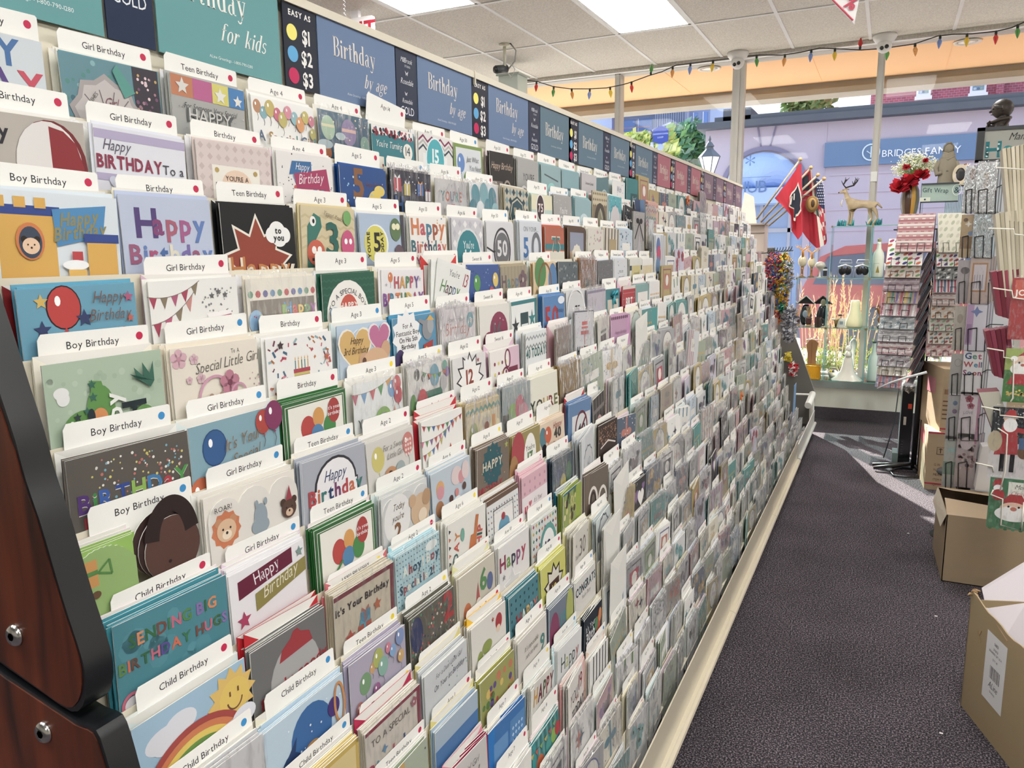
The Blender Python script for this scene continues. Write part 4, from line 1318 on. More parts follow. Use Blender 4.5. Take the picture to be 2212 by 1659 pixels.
(3,3):('#d6c69a','sand coloured monster card with green number 3',[('zig',.12,8,.03,.03,['#c9b788','#d6c69a'],7),('p',[(.08,.9),(.1,.3),(.22,.1),(.34,.16),(.36,.3),(.24,.5),(.26,.9)],'#2f7a6c'),('o',.2,.22,.055,.065,'#f2f0ea'),('o',.21,.22,.02,.03,'#222'),('o',.24,.68,.16,.17,'#cf5a3c'),('o',.2,.64,.04,.05,'#f4f2ec'),('o',.3,.64,.04,.05,'#f4f2ec'),('r',.16,.76,.32,.8,'#2a2020'),('t','3',.55,.72,.56,'#23685e','b'),('o',.84,.14,.08,.1,'#6fae5a'),('o',.84,.55,.13,.2,'#cf4a80'),('o',.8,.5,.03,.04,'#fff'),('o',.89,.5,.03,.04,'#fff'),('t',"Yippee! You're",.56,.16,.08,'#6a5f4a','s',-12)],{}),
(3,4):('#a9bdd6','blue owl card with yellow 5 badge',[('o',.35,.48,.27,.28,'#e8eef0'),('o',.33,.48,.25,.26,'#d8cf3c'),('t','5',.36,.6,.34,'#2c2a26','b'),('t',"YOU'RE",.2,.5,.09,'#2c2a26','b',90),('t','TODAY',.5,.5,.09,'#2c2a26','b',90),('o',.8,.25,.13,.17,'#5c7a4e'),('o',.76,.2,.05,.05,'#e8e4b8'),('o',.85,.2,.05,.05,'#e8e4b8'),('r',.93,0,1,1.2,'#4a4650'),('o',.85,.66,.11,.14,'#6b5560')],{}),
(3,5):('#e9e6e0',"white confetti card, Happy Birthday You're 13",[('dots',60,.018,['#c4505c','#3f7f9a','#e09a4a'],0,0,1,1.0),('t','Happy',.5,.32,.32,['#d8783a','#c4505c','#3f7f9a','#a8502f'],'b'),('t','Birthday',.5,.64,.28,['#3f6f7a','#c4405a','#c8785a','#8a3a50','#3a4a60'],'b'),('t',"You're 13",.5,.88,.18,['#b04a6c','#3a6a80','#c8643a'],'b')],{}),
(3,6):('#c8c6cc',"silver patterned card with round teal You're 16",[('grid',6,6,.06,['#e8e6e4','#b9b6c0'],0,0,1,.9,4),('o',.5,.72,.42,.5,'#d9d9d8'),('o',.5,.72,.38,.46,'#1f8490'),('t',"You're",.5,.56,.17,'#e8f2f2','f'),('t','16',.5,.92,.4,'#e8f2f2','')],{}),
(3,7):('#d3d3d6','white card with black roundel 50 and swag',[('l',[(0,.5),(.25,.6),(.5,.5)],.03,'#2f3034'),('ring',.55,.55,.32,.36,.04,'#3a3b40'),('o',.55,.55,.27,.31,'#6c6c70'),('t','50',.55,.68,.36,'#d6d6d8','b')],{}),
(3,8):('#cfd4dc','pale card, blue 5 and patterned 0',[('t','ON YOUR...',.5,.22,.13,'#7d828c',''),('t','5',.26,.8,.5,'#3f78b4','b'),('ring',.72,.6,.22,.3,.1,'#70747c')],{}),
(3,9):('#b85f42','orange and teal card with big 75',[('r',0,.42,1,.56,'#2f7f88'),('r',0,.6,1,1.3,'#d9d2c2'),('t','75',.55,.62,.44,'#e0dccc','b'),('t','75',.55,.61,.40,'#3f7f80','b')],{}),
(3,10):('#5c4636','brown framed card with sunset and 90 label',[('r',.12,.12,.9,1.2,'#8d94a8'),('r',.12,.6,.9,1.2,'#c2a584'),('s',.5,.78,.3,'#ded6c4',.9,12),('t','90',.5,.9,.3,'#3a342e','b')],{}),
(3,11):('#d5d0c4','cream floral sketch card',[('dots',30,.04,['#8f9a88','#b7a9a0','#c98a9a'],0,0,1,.9),('ring',.4,.8,.2,.2,.03,'#7a7568')],{}),
(3,12):('#cfc6b4','cream and black stripe card with tan panel',[('str',9,0,0,1,1.3,['#2f2a28','#cfc6b4']),('r',.3,.3,.8,.7,'#b09a6e'),('r',.2,.7,.9,.95,'#d9cdb4')],{}),
(3,14):('#a4a09e','glittery grey card with black ribbon bow',[('dots',90,.012,['#e6e4e2','#5c5856','#888'],0,0,1,1.2),('l',[(.1,.9),(.5,.35),(.9,.95)],.06,'#1e1c1e'),('o',.35,.3,.14,.08,'#252326'),('o',.65,.3,.14,.08,'#252326'),('p',[(.3,1.3),(.5,.7),(.7,1.3)],'#b8b4b8')],{'tall':.03}),
(3,15):('#c8b89c','tall bright patterned card in cellophane',[('zig',.1,6,.07,.05,['#c8684c','#e0b23c','#4f8a5c','#b04a6a'],4),('r',.25,.4,.75,1.3,'#dfe6dc')],{'tall':.05,'film':1}),
(4,0):('#5fa3bf','blue card with red balloon, Happy Birthday To A Special Boy',[('b',.36,.20,.135,'#c8302c','#2a2024'),('s',.18,.13,.06,'#d8b23c'),('s',.17,.4,.075,'#33406e'),('s',.52,.32,.075,'#33406e'),('s',.34,.5,.045,'#d8743a'),('s',.93,.14,.05,'#b5527a'),('s',.93,.36,.04,'#c85a4a'),('t','Happy',.74,.18,.14,'#7a5a4e','s'),('t','Birthday',.74,.36,.14,'#7a5a4e','s'),('t','To A Special Boy',.64,.54,.115,'#7a5a4e','s'),('o',.9,.66,.09,.11,'#2c3566')],{'tilt':.02}),
(4,1):('#ecebe6','white card with pink and taupe bunting and candled cake',[('bunt',-.02,.16,.55,.02,5,.10,['#b23a58','#8a7a60','#b8567a']),('bunt',0,.46,.48,.14,4,.12,['#b23a58','#c0567c','#8a7a60','#cf8a80']),('dots',36,.012,['#8a8a8a'],.55,.08,.95,.4),('s',.68,.2,.035,'#6a6a6c'),('s',.76,.16,.035,'#6a6a6c'),('s',.84,.2,.035,'#6a6a6c'),('p',[(.62,.46),(.88,.44),(.9,.38),(.6,.4)],'#f4f2f0'),('p',[(.62,.62),(.84,.6),(.89,.43),(.61,.46)],'#b8406e'),('dots',12,.012,['#eee'],.63,.46,.86,.58)],{}),
(4,2):('#e3ddcd','cream card with coloured dots, bright Happy on brown band',[('grid',10,1,.036,['#4f8f6a','#b8343c','#5a5a9a','#3f7fb0'],0,.09,1,.21),('r',.04,.26,.96,1.2,'#73685c'),('t','Happy',.74,.46,.17,['#4f9ad0','#d8504c','#e8c23c','#5aa05a','#b06ab0'],'b'),('r',.46,.34,.53,.52,'#7aa83c'),('o',.1,.52,.1,.13,'#7fb0d8'),('dots',24,.014,['#e8e0a0','#c8405c','#7fc0d8'],.05,.28,.95,.62)],{'film':1}),
(4,3):('#23604a','dark green card, To A Special Boy around red balloon',[('zig',.08,12,.02,.02,['#2a6b54','#23604a'],12),('o',.46,.62,.4,.46,'#efece4'),('arc','TO A SPECIAL BOY',.46,.30,.34,.088,'#2f2f34'),('o',.47,.56,.17,.22,'#cf4a34'),('t','HAPPY',.47,.52,.1,'#f0e4dc','b'),('t','BIRTHDAY',.47,.66,.09,'#f0e4dc','b'),('o',.2,.56,.1,.07,'#9fbfd8'),('o',.72,.64,.09,.08,'#8a9a4a')],{}),
(4,4):('#e6e3e4','white card, multicoloured HAPPY BIRTHDAY capitals',[('b',.2,.12,.055,'#d8783a'),('s',.1,.24,.03,'#b9b7bc'),('s',.9,.16,.04,'#b9b7bc'),('t','HAPPY',.58,.30,.22,['#c4505c','#d89a3a','#4f8a5a','#c44a6a','#7a5aa0'],'bn'),('t','BIRTHDAY',.5,.58,.25,['#8a4f9e','#c4405a','#3f7f9a','#d8783a','#4f8a5a','#d8b23a','#b04a78'],'bn')],{}),
(4,5):('#e4e6e2',"leaning white card, You're 13 with coloured Happy",[('t',"You're",.5,.24,.15,'#6a6a70','s'),('t','13',.84,.36,.30,'#b03848','s'),('t','Happy',.4,.58,.28,['#4f8f3f','#6a3040','#3a3a44','#4f6f9a'],'s')],{'lean':-12,'env':'#c63c3a','up':.004}),
(4,6):('#3a5a9a','blue card with floating green, red and yellow balloons',[('dots',40,.015,['#7f9ac8','#2c4a88'],0,0,1,.8),('b',.28,.3,.1,'#4f9a4a'),('b',.86,.26,.09,'#d8bc4c'),('b',.72,.5,.08,'#c8504c'),('t','HAPPY',.5,.6,.1,'#c85a6a','')],{'w':.142}),
(4,7):('#a69a80','brown pinstripe card with chunky Happy and flower',[('str',16,0,0,1,1.2,['#9a8e74','#a69a80']),('t','Happy',.42,.42,.3,['#6f5a62','#5a8a86','#8a7a5a','#6f7f9a'],'b'),('fl',.82,.3,.17,'#7a6068','#b9aca0'),('t','Birthday',.5,.74,.24,'#7a6068','b')],{}),
(4,8):('#d9bc90','gold and green balloon card with 50',[('o',.3,.2,.25,.3,'#4f8a4a'),('o',.85,.4,.2,.35,'#4f7fae'),('ring',.5,.5,.3,.42,.04,'#8a5a2c'),('t','50',.48,.9,.4,'#9a6a3a','b')],{}),
(4,9):('#5a6468','dark marbled card with 75 disc',[('dots',60,.03,['#8a9498','#3c464a','#a4acae'],0,0,1,1.0),('ring',.5,.85,.32,.32,.03,'#e6e4e0',0,180),('t','75',.5,.9,.3,'#8fb6bc','b')],{}),
(4,10):('#b98a62','copper foil card in crinkled cellophane',[('t','90',.5,.85,.4,'#5f8a86','b')],{'film':2,'gloss':1}),
(4,11):('#6c6c70','grey glitter card with white butterfly',[('dots',140,.012,['#b9b9be','#3f3f44','#8f8f94'],0,0,1,1.1),('s',.7,.9,.16,'#f0f0f2',.3,4)],{}),
(4,12):('#cfd2d6','pale grey card with navy script',[('t','you are',.5,.4,.13,'#3f4a60','s'),('t','special',.5,.62,.2,'#2c3a56','s'),('dots',8,.02,['#5a6a80'],0,0,1,1)],{}),
(4,13):('#d6d6cc','grey card with yellow script plate',[('r',.0,.2,1,.34,'#3a5058'),('r',.15,.2,.9,.72,'#cdbf7c'),('t','especially',.52,.5,.16,'#6f683c','s')],{}),
(4,14):('#e6e4de','white card with row of coloured candles',[('str',8,.06,.42,.98,1.1,['#7a5a9a','#5a8ab0','#a04a4a','#6a7ab0']),('str',8,.06,.16,.98,.4,['#d8b84c']),],{}),
(4,15):('#e0e2e6','tall striped card with pink and blue balloons',[('str',10,.5,0,1,1.6,['#5a6a80','#e0e2e6']),('o',.25,.4,.2,.28,'#5a78b0'),('o',.3,.66,.2,.28,'#c8406a'),('o',.25,.98,.2,.26,'#5f88b0')],{'tall':.085}),
(5,0):('#a9bfa5','sage green dinosaur card',[('dots',70,.035,['#b2c7ae','#a0b79c'],0,0,1,1.1),('o',.12,.28,.06,.05,'#e4e6e4'),('o',.13,.33,.05,.06,'#e4e6e4'),('o',.28,.62,.17,.14,'#5a9440'),('o',.17,.72,.08,.12,'#5a9440'),('o',.42,.5,.12,.22,'#5a9440'),('p',[(.36,.42),(.34,.2),(.44,.22),(.5,.5)],'#5a9440'),('s',.36,.24,.04,'#2f6a58'),('s',.36,.36,.04,'#2f6a58'),('s',.22,.52,.035,'#2a3c40'),('s',.3,.48,.035,'#2f6a58'),('o',.4,.56,.065,.08,'#d8863c'),('o',.33,.54,.03,.07,'#20303a'),('t','appy',.58,.6,.19,'#e9ece6','b',90),('t','H',.80,.58,.3,'#1f2f34','b',90),('o',.78,.66,.1,.12,'#5a9440'),('p',[(.86,.36),(.68,.2),(.74,.26),(.72,.14),(.8,.24),(.8,.1),(.86,.22),(.9,.1),(.9,.3)],'#2f6a58'),('t','oo',.17,.60,.07,'#f2f2ee','b',60)],{}),
(5,1):('#e5dccb','cream flower card, To A Special Little Girl',[('t','To A',.72,.13,.06,'#5a5652','f'),('t','Special Little Girl',.62,.28,.14,'#6a645c','s',4),('fl',.08,.12,.09,'#d8a9b6','#c88a9c'),('fl',.24,.14,.05,'#d8b4bc','#c88a9c'),('fl',.3,.36,.05,'#d8b4bc','#c88a9c'),('fl',.17,.36,.035,'#d8b4bc','#c88a9c'),('ring',.45,.62,.2,.22,.025,'#cf94ae',0,180),('fl',.62,.46,.12,'#c0788e','#7a3a50'),('ring',.72,.6,.1,.1,.02,'#cf94ae'),('dots',14,.012,['#b9909a','#8a8078'],.84,.3,1,.62),('face',.45,.66,.08,'#c8a888','#b0907a','#e4d2bc')],{}),
(5,2):('#ecebe8','white confetti card with striped candle cake',[('dots',90,.035,['#c8405c','#3a6a8a','#c8783c','#7a3a50','#8fb0b8','#e08a9a'],0,0,1,.75,'q'),('o',.5,.46,.22,.3,'#ecebe8'),('cake',.5,.44,.12,['#c8c05a','#b83a50','#4f8a8a','#d8a83a','#4f7a3c']),('r',.38,.52,.62,.55,'#b04a3a'),('l',[(.5,.56),(.5,.75)],.02,'#4a5a70'),('s',.2,.1,.05,'#4a3a3a'),('s',.9,.34,.05,'#c8643a')],{}),
(5,3):('#b7c9da','teddy bear card with gold heart, Happy 3rd Birthday',[('h',.3,.34,.33,'#efe9dc'),('h',.3,.34,.30,'#d9ae5a'),('h',.78,.22,.24,'#efe4e8'),('h',.78,.22,.21,'#c56a96'),('t','Happy',.32,.27,.12,'#54442e','s'),('t','3rd Birthday',.3,.42,.12,'#54442e','s'),('o',.45,.55,.1,.12,'#cfa27a'),('o',.9,.42,.1,.12,'#cfa27a'),('o',.68,.66,.28,.26,'#d8ad82'),('o',.45,.55,.04,.05,'#6f4a34'),('o',.66,.78,.1,.1,'#ece0cc'),('o',.6,.66,.02,.03,'#222'),('o',.78,.62,.02,.03,'#222'),('o',.68,.72,.035,.025,'#3a2c26')],{'shape':'hearts'}),
(5,4):('#4a93b8','blue elephants card, For A Fantastic Boy On His 5th Birthday',[('s',.3,.3,.34,'#eeeeee',.8,11),('t','For A',.32,.18,.09,'#26282c',''),('t','Fantastic Boy',.32,.29,.095,'#26282c',''),('t','On His 5th',.32,.40,.095,'#26282c',''),('t','Birthday',.32,.51,.095,'#26282c',''),('o',.78,.26,.13,.15,'#8c8f94'),('o',.86,.2,.08,.12,'#a3a6aa'),('p',[(.72,.2),(.56,.1),(.6,.06),(.8,.14)],'#8c8f94'),('p',[(.76,.1),(.96,.12),(.86,.02)],'#d8a83c'),('p',[(.66,.5),(.9,.44),(.86,.72),(.66,.74)],'#b0302c'),('o',.4,.78,.12,.12,'#c8402c'),('o',.1,.72,.12,.2,'#4a3a6a'),('s',.72,.56,.03,'#e8c83c'),('r',.52,.6,.62,.8,'#2a3050'),('dots',18,.014,['#e8c83c','#c8d8e8'],.4,.5,1,.8)],{}),
(5,5):('#d6d0d2','pinkish grey card, Have a Happy Birthday in coral',[('t','Have a Happy',.42,.24,.11,'#6a6468','s'),('t','Birthday',.45,.48,.27,'#b8604e','s'),('o',.84,.24,.1,.13,'#4f9aa4'),('t','13',.84,.28,.1,'#d8ecec',''),('o',.2,.74,.1,.12,'#9aa86a'),('t','iii',.5,.7,.1,'#c87a5a','s')],{'film':1}),
(5,6):('#dedad2','cream card with glittery maroon hearts and 16',[('o',.62,.5,.3,.32,'#8f2f52'),('o',.28,.72,.2,.2,'#8f2f52'),('t','16',.58,.7,.42,'#6a5a64','b'),('dots',18,.016,['#c8a0b0','#e8d8dc'],.3,.2,.95,.9)],{'n':5}),
(5,7):('#e4e6e4','white card with teal border, stars and striped gift',[('r',0,0,1,.08,'#2f7f84'),('r',.92,0,1,1.2,'#2f7f84'),('s',.14,.5,.15,'#33373c',.35),('s',.8,.42,.16,'#2f8488',.35),('r',.34,.26,.64,.78,'#2c4a50'),('r',.36,.5,.62,.56,'#dfe6e4'),('r',.36,.64,.62,.70,'#dfe6e4'),('s',.05,.9,.08,'#2f8488',.35)],{}),
(5,8):('#4f84bc','sky blue card with big red 50 and clouds',[('t','50',.38,.78,.62,'#b02c34','b'),('o',.84,.12,.16,.08,'#e0e8f0'),('o',.7,.86,.2,.1,'#e4e0d0'),('t','Birthday',.76,.4,.12,'#2c3c5c','s')],{}),
(5,9):('#c9c9c9','round silver card with black 75',[('ring',.5,.5,.48,.48,.05,'#e4e4e4'),('t','75',.48,.62,.34,'#2f2f34','s'),('o',.76,.76,.1,.12,'#6c1f34')],{'shape':'round','n':5}),
(5,10):('#c2c0cc','lavender grey card with lilac sprig',[('r',0,0,1,.06,'#8c8aa0'),('l',[(.6,1.0),(.7,.5)],.02,'#6a7a5a'),('dots',40,.03,['#8a7ab0','#a494c4'],.5,.4,.85,.9)],{'film':1,'w':.145}),
(5,11):('#3f8088','teal gift card with satin bow',[('r',.12,.3,.9,1.2,'#c9c0b0'),('dots',30,.04,['#8f7a5c','#a04a3c','#dfe0d8'],.15,.5,.85,1.1),('l',[(.5,0),(.5,1.1)],.06,'#2f94a4')],{'bow':'#3aa4b4'}),
(5,12):('#b8303c','red spotted card, white BIRT lettering',[('grid',9,7,.012,['#f0dcdc'],0,.1,1,1.1),('r',0,0,1,.1,'#d9cfc6'),('t','BIRT',.5,.62,.3,'#e9ecea','bn')],{'env':'#e3c2d8'}),
(5,13):('#7fa6a4','sea green framed card with floral text',[('r',.14,.2,.9,1.3,'#e6e2dc'),('t','Happy',.5,.5,.12,'#7a6a6a','s'),('dots',24,.03,['#b85a5a','#d8a8a4'],.5,.5,.9,1.1)],{'n':5,'w':.15}),
(5,14):('#e3e2e0','white card with thin coloured candles',[('str',9,.08,.4,.98,1.1,['#7a8ab0','#b08a4a','#8ab0a0']),('grid',9,1,.03,['#d8a84c'],.05,.26,.95,.4)],{}),
(6,0):('#5c5650','silver foil card with rainbow BIRTHDAY letters',[('dots',200,.012,['#d8c84c','#6fb0c8','#c86a5c','#e8e4dc'],.15,.04,.95,.78),('t','BiRTHDaY',.52,.50,.335,['#e6e3dd'],'b'),('t','BiRTHDaY',.52,.492,.315,['#54307a','#2f8a3c','#2f5fb0','#2a4a9a','#8ab83c','#2f7fb8','#b83040','#3f9a3c'],'b'),('t','DAY',.44,.80,.3,['#b83040','#2f5fb0'],'b')],{'w':.146}),
(6,1):('#7fa9b8',"blue balloon card, It's Your Special Day in gold",[('b',.25,.27,.12,'#2a5f9a','#25507e'),('b',.08,.72,.13,'#c8602c'),('b',.32,.70,.12,'#7a3a70'),('b',.8,.14,.09,'#b83a30'),('b',.93,.10,.11,'#8a2f62'),('t',"It's Your",.55,.32,.15,'#8a6a48','s',6),('t','Special',.57,.50,.15,'#8a6a48','s',6),('t','DAY',.60,.66,.15,'#8a6a48','s',6)],{'w':.146}),
(6,2):('#2d6a34','green bordered white card, balloons reading it\'s your birthday',[('r',.08,.07,.94,1.2,'#e8e6da'),('fr',.035,.008,'#e8e6da'),('o',.36,.38,.11,.14,'#c03a34'),('o',.53,.28,.09,.12,'#d8963a'),('o',.50,.5,.1,.12,'#4a86b4'),('o',.70,.44,.1,.14,'#3f8a44'),('o',.78,.24,.1,.15,'#b03430'),('t',"it's your",.78,.22,.055,'#f2dede','b'),('t','birthday',.78,.30,.055,'#f2dede','b'),('l',[(.4,.5),(.3,.6),(.2,.8)],.03,'#3f8a44')],{'n':4}),
(6,3):('#dfe3e2','white bunting card, You are 2 with balloons',[('bunt',-.05,.14,.8,.0,5,.13,['#c0506a','#6a9ac8','#c8404c','#5a9a5a','#d8963a']),('b',.78,.2,.09,'#6a9ac8'),('b',.88,.14,.09,'#c84a54'),('b',.9,.32,.09,'#b83a4c'),('t','You',.18,.66,.15,'#2b2f34',''),('t','are',.3,.8,.15,'#2b2f34',''),('ring',.56,.62,.16,.15,.07,'#7fae4c',-40,220),('p',[(.75,.7),(.84,.7),(.8,.45)],'#c8784c')],{'film':1}),
(6,4):('#e2e0da','white party animals card, panda beside green monster',[('o',.2,.12,.07,.08,'#222'),('ring',.2,.12,.07,.08,.02,'#333'),('o',.42,.22,.13,.2,'#eceae6'),('o',.34,.2,.04,.06,'#222'),('o',.48,.2,.04,.05,'#222'),('o',.63,.2,.12,.17,'#5f9ab0'),('r',.38,.44,.82,.9,'#33705c'),('o',.86,.38,.09,.12,'#b0aeb0'),('o',.9,.08,.07,.08,'#5a9a8a'),('o',.96,.2,.06,.08,'#7a5a9a'),('bunt',.3,.08,.95,.14,5,.07,['#4f8a5a','#c8643a','#7fae3c']),('o',.08,.7,.08,.25,'#4f8a3c'),('o',.3,.6,.12,.2,'#c03a44')],{'film':1}),
(6,5):('#dcdad8','white comic burst card, 12 TODAY',[('s',.5,.45,.42,'#3a383c',.7,12),('s',.5,.45,.37,'#eeece8',.7,12),('t','12',.48,.52,.3,'#96402c','b'),('t','TODAY',.48,.64,.09,'#3a383c','b'),('o',.4,.1,.05,.05,'#eee'),('s',.75,.12,.04,'#b03a44')],{}),
(6,6):('#e9e4df','white card with maroon ribbon gift and 16',[('r',.62,0,1,1.2,'#d8b4c6'),('grid',4,5,.03,['#8a2f50','#d8c84c'],.08,.12,.58,.9),('ring',.58,.2,.1,.15,.03,'#7a2444'),('ring',.5,.5,.12,.12,.03,'#7a2444'),('r',.6,.38,.92,.86,'#7a2444'),('t','16',.76,.74,.2,'#d8b4c0','b',90)],{'env':'#d9b6cc'}),
(6,7):('#dfe2e2','grey chevron card, 40 TODAY!',[('zig',.10,3,.05,.035,['#9aa0a2','#dfe2e2','#8a9092'],7),('t','40 TODAY!',.5,.52,.22,'#1f6a64','bn'),('zig',.66,6,.05,.035,['#9aa0a2','#8a9092'],7)],{'n':4}),
(6,8):('#b8a498','rose gold foil card in glossy film',[],{'film':2,'gloss':1,'env':'#e2b9c4'}),
(6,9):('#c9c9cc','tall grey card with red cake, HAPPY 75 lettering',[('fr',0,.03,'#5c5c60'),('dots',40,.015,['#9a8a8a','#c86a5a'],.05,.05,.95,1.3),('r',.38,.3,.66,.4,'#c8584c'),('r',.36,.44,.68,.5,'#c8584c'),('r',.32,.56,.72,.66,'#b8483c'),('l',[(.52,.66),(.52,.95)],.025,'#b8483c'),('t','HAPPY',.5,1.22,.27,['#2f4a50','#c86a4a'],'bn'),('t','75',.5,1.5,.27,'#b04a4c','b')],{'tall':.055,'film':1,'w':.118,'h':.20}),
(6,10):('#d9d8cf','cream card with black 85 plaque',[('r',.26,.42,.76,1.0,'#33332f'),('t','85',.5,.85,.3,'#e6e4dc','b'),('grid',5,1,.035,['#2f5a54'],.25,.2,.8,.32)],{'film':1}),
(6,11):('#bf94b4','mauve card with scalloped dark top edge',[('grid',10,1,.04,['#6a3a5a'],0,-.0,1,.08),('t','Happy Birthday',.5,.5,.12,'#8a5a80','s'),('h',.6,.85,.14,'#6a3a5a')],{}),
(6,12):('#dcd9d2','white card with scalloped mint roundel',[('s',.5,.5,.42,'#8f8a80',.92,14),('s',.5,.5,.38,'#c2d0c8',.92,14),('t','Someone',.5,.47,.11,'#6a7a70','s'),('t','Special',.5,.60,.11,'#6a7a70','s')],{}),
(7,0):('#8fb360','green hippo card with orange present',[('r',.1,.16,.42,.62,'#d0913c'),('r',.1,.34,.42,.42,'#4f8a3c'),('l',[(.42,.4),(.6,.24),(.62,.5),(.42,.4)],.03,'#4f8a3c'),('o',.36,.76,.07,.06,'#6a4a2c')],{'shape':'scallop','w':.075,'dy':-.028,'n':3,'up':-.004}),
(7,1):('#ded9d0','cloud-shaped zoo card with lion, hippo and monkey',[('s',.17,.36,.155,'#cf7340',.86,11),('face',.17,.37,.1,'#dcb48c','#c8885a','#ecd8bc'),('o',.54,.36,.075,.12,'#8fa0aa'),('o',.53,.46,.1,.08,'#8fa0aa'),('o',.5,.22,.02,.035,'#8fa0aa'),('o',.6,.22,.02,.035,'#8fa0aa'),('face',.87,.40,.09,'#5a3f34','#4c342a','#d8b494'),('p',[(.83,.3),(.91,.3),(.88,.14)],'#a03444'),('t',"It's Your",.5,.66,.13,'#b23a54',''),('t','ROAR!',.14,.16,.06,'#4a4040','')],{'shape':'cloud','w':.15,'n':4}),
(7,2):('#a7acb8','grey pinstripe card with arched white Happy Birthday label',[('o',.5,.42,.34,.34,'#33353c'),('r',.14,.40,.86,1.2,'#33353c'),('o',.5,.42,.31,.31,'#ebe9ec'),('r',.16,.42,.84,1.2,'#ebe9ec'),('t','Happy',.48,.34,.17,'#22406e','s'),('t','Birthday',.5,.58,.22,['#b8343c','#c8643a','#2f7a74','#22406e','#7a3a6a'],'b')],{'n':4}),
(7,3):('#cfccc6','grey card, For a Sweet Little Girl with yellow and pink balloons',[('b',.22,.3,.13,'#c9bd58'),('b',.86,.24,.12,'#cf7a72'),('grid',3,4,.02,['#e8d0c8'],.78,.12,.94,.36),('t','For a Sweet',.54,.22,.11,'#77716c','s'),('t','Little Girl',.56,.36,.11,'#77716c','s'),('o',.45,.64,.14,.14,'#c08a5a'),('t','2',.45,.72,.2,'#5a3a28','b'),('o',.66,.6,.1,.13,'#9aa8a8')],{'n':4}),
(7,4):('#e8e6e1','white card with three strings of tiny bunting',[('bunt',0,.06,1,.1,9,.07,['#b8343c','#4f8a5a','#3f6aa8','#c8783c']),('bunt',-.05,.3,.8,.16,8,.08,['#c86a8a','#6a9a5a','#8a6aa0','#c8504c']),('bunt',0,.52,.6,.24,6,.09,['#b04a50','#c8b84c','#5a7ab0']),('p',[(.56,.76),(.76,.76),(.66,.5)],'#b8503c')],{'env':'#b8303a'}),
(7,5):('#c9b47c','tan card with dog, green balloon and chevron border',[('zig',.1,2,.05,.05,['#3f8a7a','#d8783c'],8),('r',0,.2,1,1.2,'#d6c79c'),('b',.2,.5,.12,'#8a9a3c'),('o',.5,.6,.13,.12,'#e6ded0'),('o',.58,.46,.07,.07,'#8a4a34'),('r',.76,.3,.84,.75,'#c8843c'),('t','HAPPY',.5,.9,.12,'#7a5a3c','')],{'film':1,'n':5}),
(7,6):('#8fa0a4','grey photo card of green and pink balloons',[('o',.35,.6,.2,.24,'#7fae4c'),('o',.6,.46,.18,.22,'#c8506a'),('o',.72,.62,.18,.2,'#d88a9a'),('r',0,.5,.2,.9,'#3a4034')],{'film':1,'n':4}),
(7,7):('#dfdccb',"cream card spelling YOU'RE in cut-out letters",[('t','YOURE',.5,.74,.3,['#2f3a30','#4a4438','#b08a3c','#8a2f34','#6a6a3c'],'b')],{'n':5}),
(7,8):('#b9985a','gold foil card in crinkled film',[],{'film':2,'gloss':1}),
(8,0):('#3e8796','teal card, SENDING BIG BIRTHDAY HUGS',[('dots',20,.09,['#4a93a2','#468e9d'],0,.0,1,1.0),('t','SENDING BIG',.50,.26,.125,['#2f6a3c','#d8864c','#2f6a3c','#7a4a3c','#2f7a4c','#c8607a','#4f8a3c','#8a6ab0','#2f6a3c','#d8864c'],'b'),('t','BIRTHDAY HUGS',.50,.46,.135,['#5a8a3c','#d8643c','#6a4a3c','#2f6a3c','#c8607a','#5a4a9a','#d8643c','#2f7a4c','#7a4a3c','#c8607a','#3f6a3c','#8a6ab0'],'b'),('o',.22,.86,.17,.16,'#6f9a2c'),('ring',.1,.76,.09,.09,.025,'#c8607a'),('o',.1,.76,.065,.065,'#e4e2e8')],{'n':6,'w':.146}),
(8,1):('#e6e4e8','white card with maroon Happy and olive Birthday plaques',[('p',[(.1,.34),(.82,.22),(.82,.02),(.1,.12)],'#6e1638'),('t','Happy',.47,.22,.17,'#ece4ea','f',9),('p',[(.3,.58),(1.0,.40),(1.0,.22),(.3,.36)],'#8f8338'),('t','Birthday',.64,.42,.18,'#e6dfc0','s',10),('s',.14,.60,.09,'#b23060'),('s',.92,.12,.06,'#7a9a94')],{'n':5}),
(8,2):('#2d6a34','second green bordered balloon card, lower tier',[('r',.08,.07,.94,1.2,'#e8e6da'),('fr',.035,.008,'#e8e6da'),('o',.36,.42,.11,.15,'#c03a34'),('o',.53,.32,.09,.12,'#d8963a'),('o',.50,.54,.1,.12,'#4a86b4'),('o',.68,.48,.1,.14,'#3f8a44'),('o',.76,.28,.1,.16,'#b03430'),('t',"it's your",.76,.26,.055,'#f2dede','b'),('t','birthday',.76,.34,.055,'#f2dede','b'),('l',[(.4,.55),(.3,.65),(.2,.85)],.03,'#3f8a44')],{'n':4}),
(8,3):('#c9cbca',"grey cloud card, Today you're 2 beside bear",[('o',.3,.4,.28,.34,'#e3e3e0'),('t','Today',.32,.26,.12,'#5a4a3c','s'),('t',"you're",.30,.42,.12,'#5a4a3c','s'),('t','2',.3,.72,.3,'#8a5a34','b'),('o',.8,.44,.22,.24,'#d0ae88'),('o',.62,.24,.08,.09,'#c8a27a'),('o',.94,.28,.1,.12,'#b89066'),('o',.84,.54,.1,.1,'#e6d2b4')],{'shape':'cloud','n':3}),
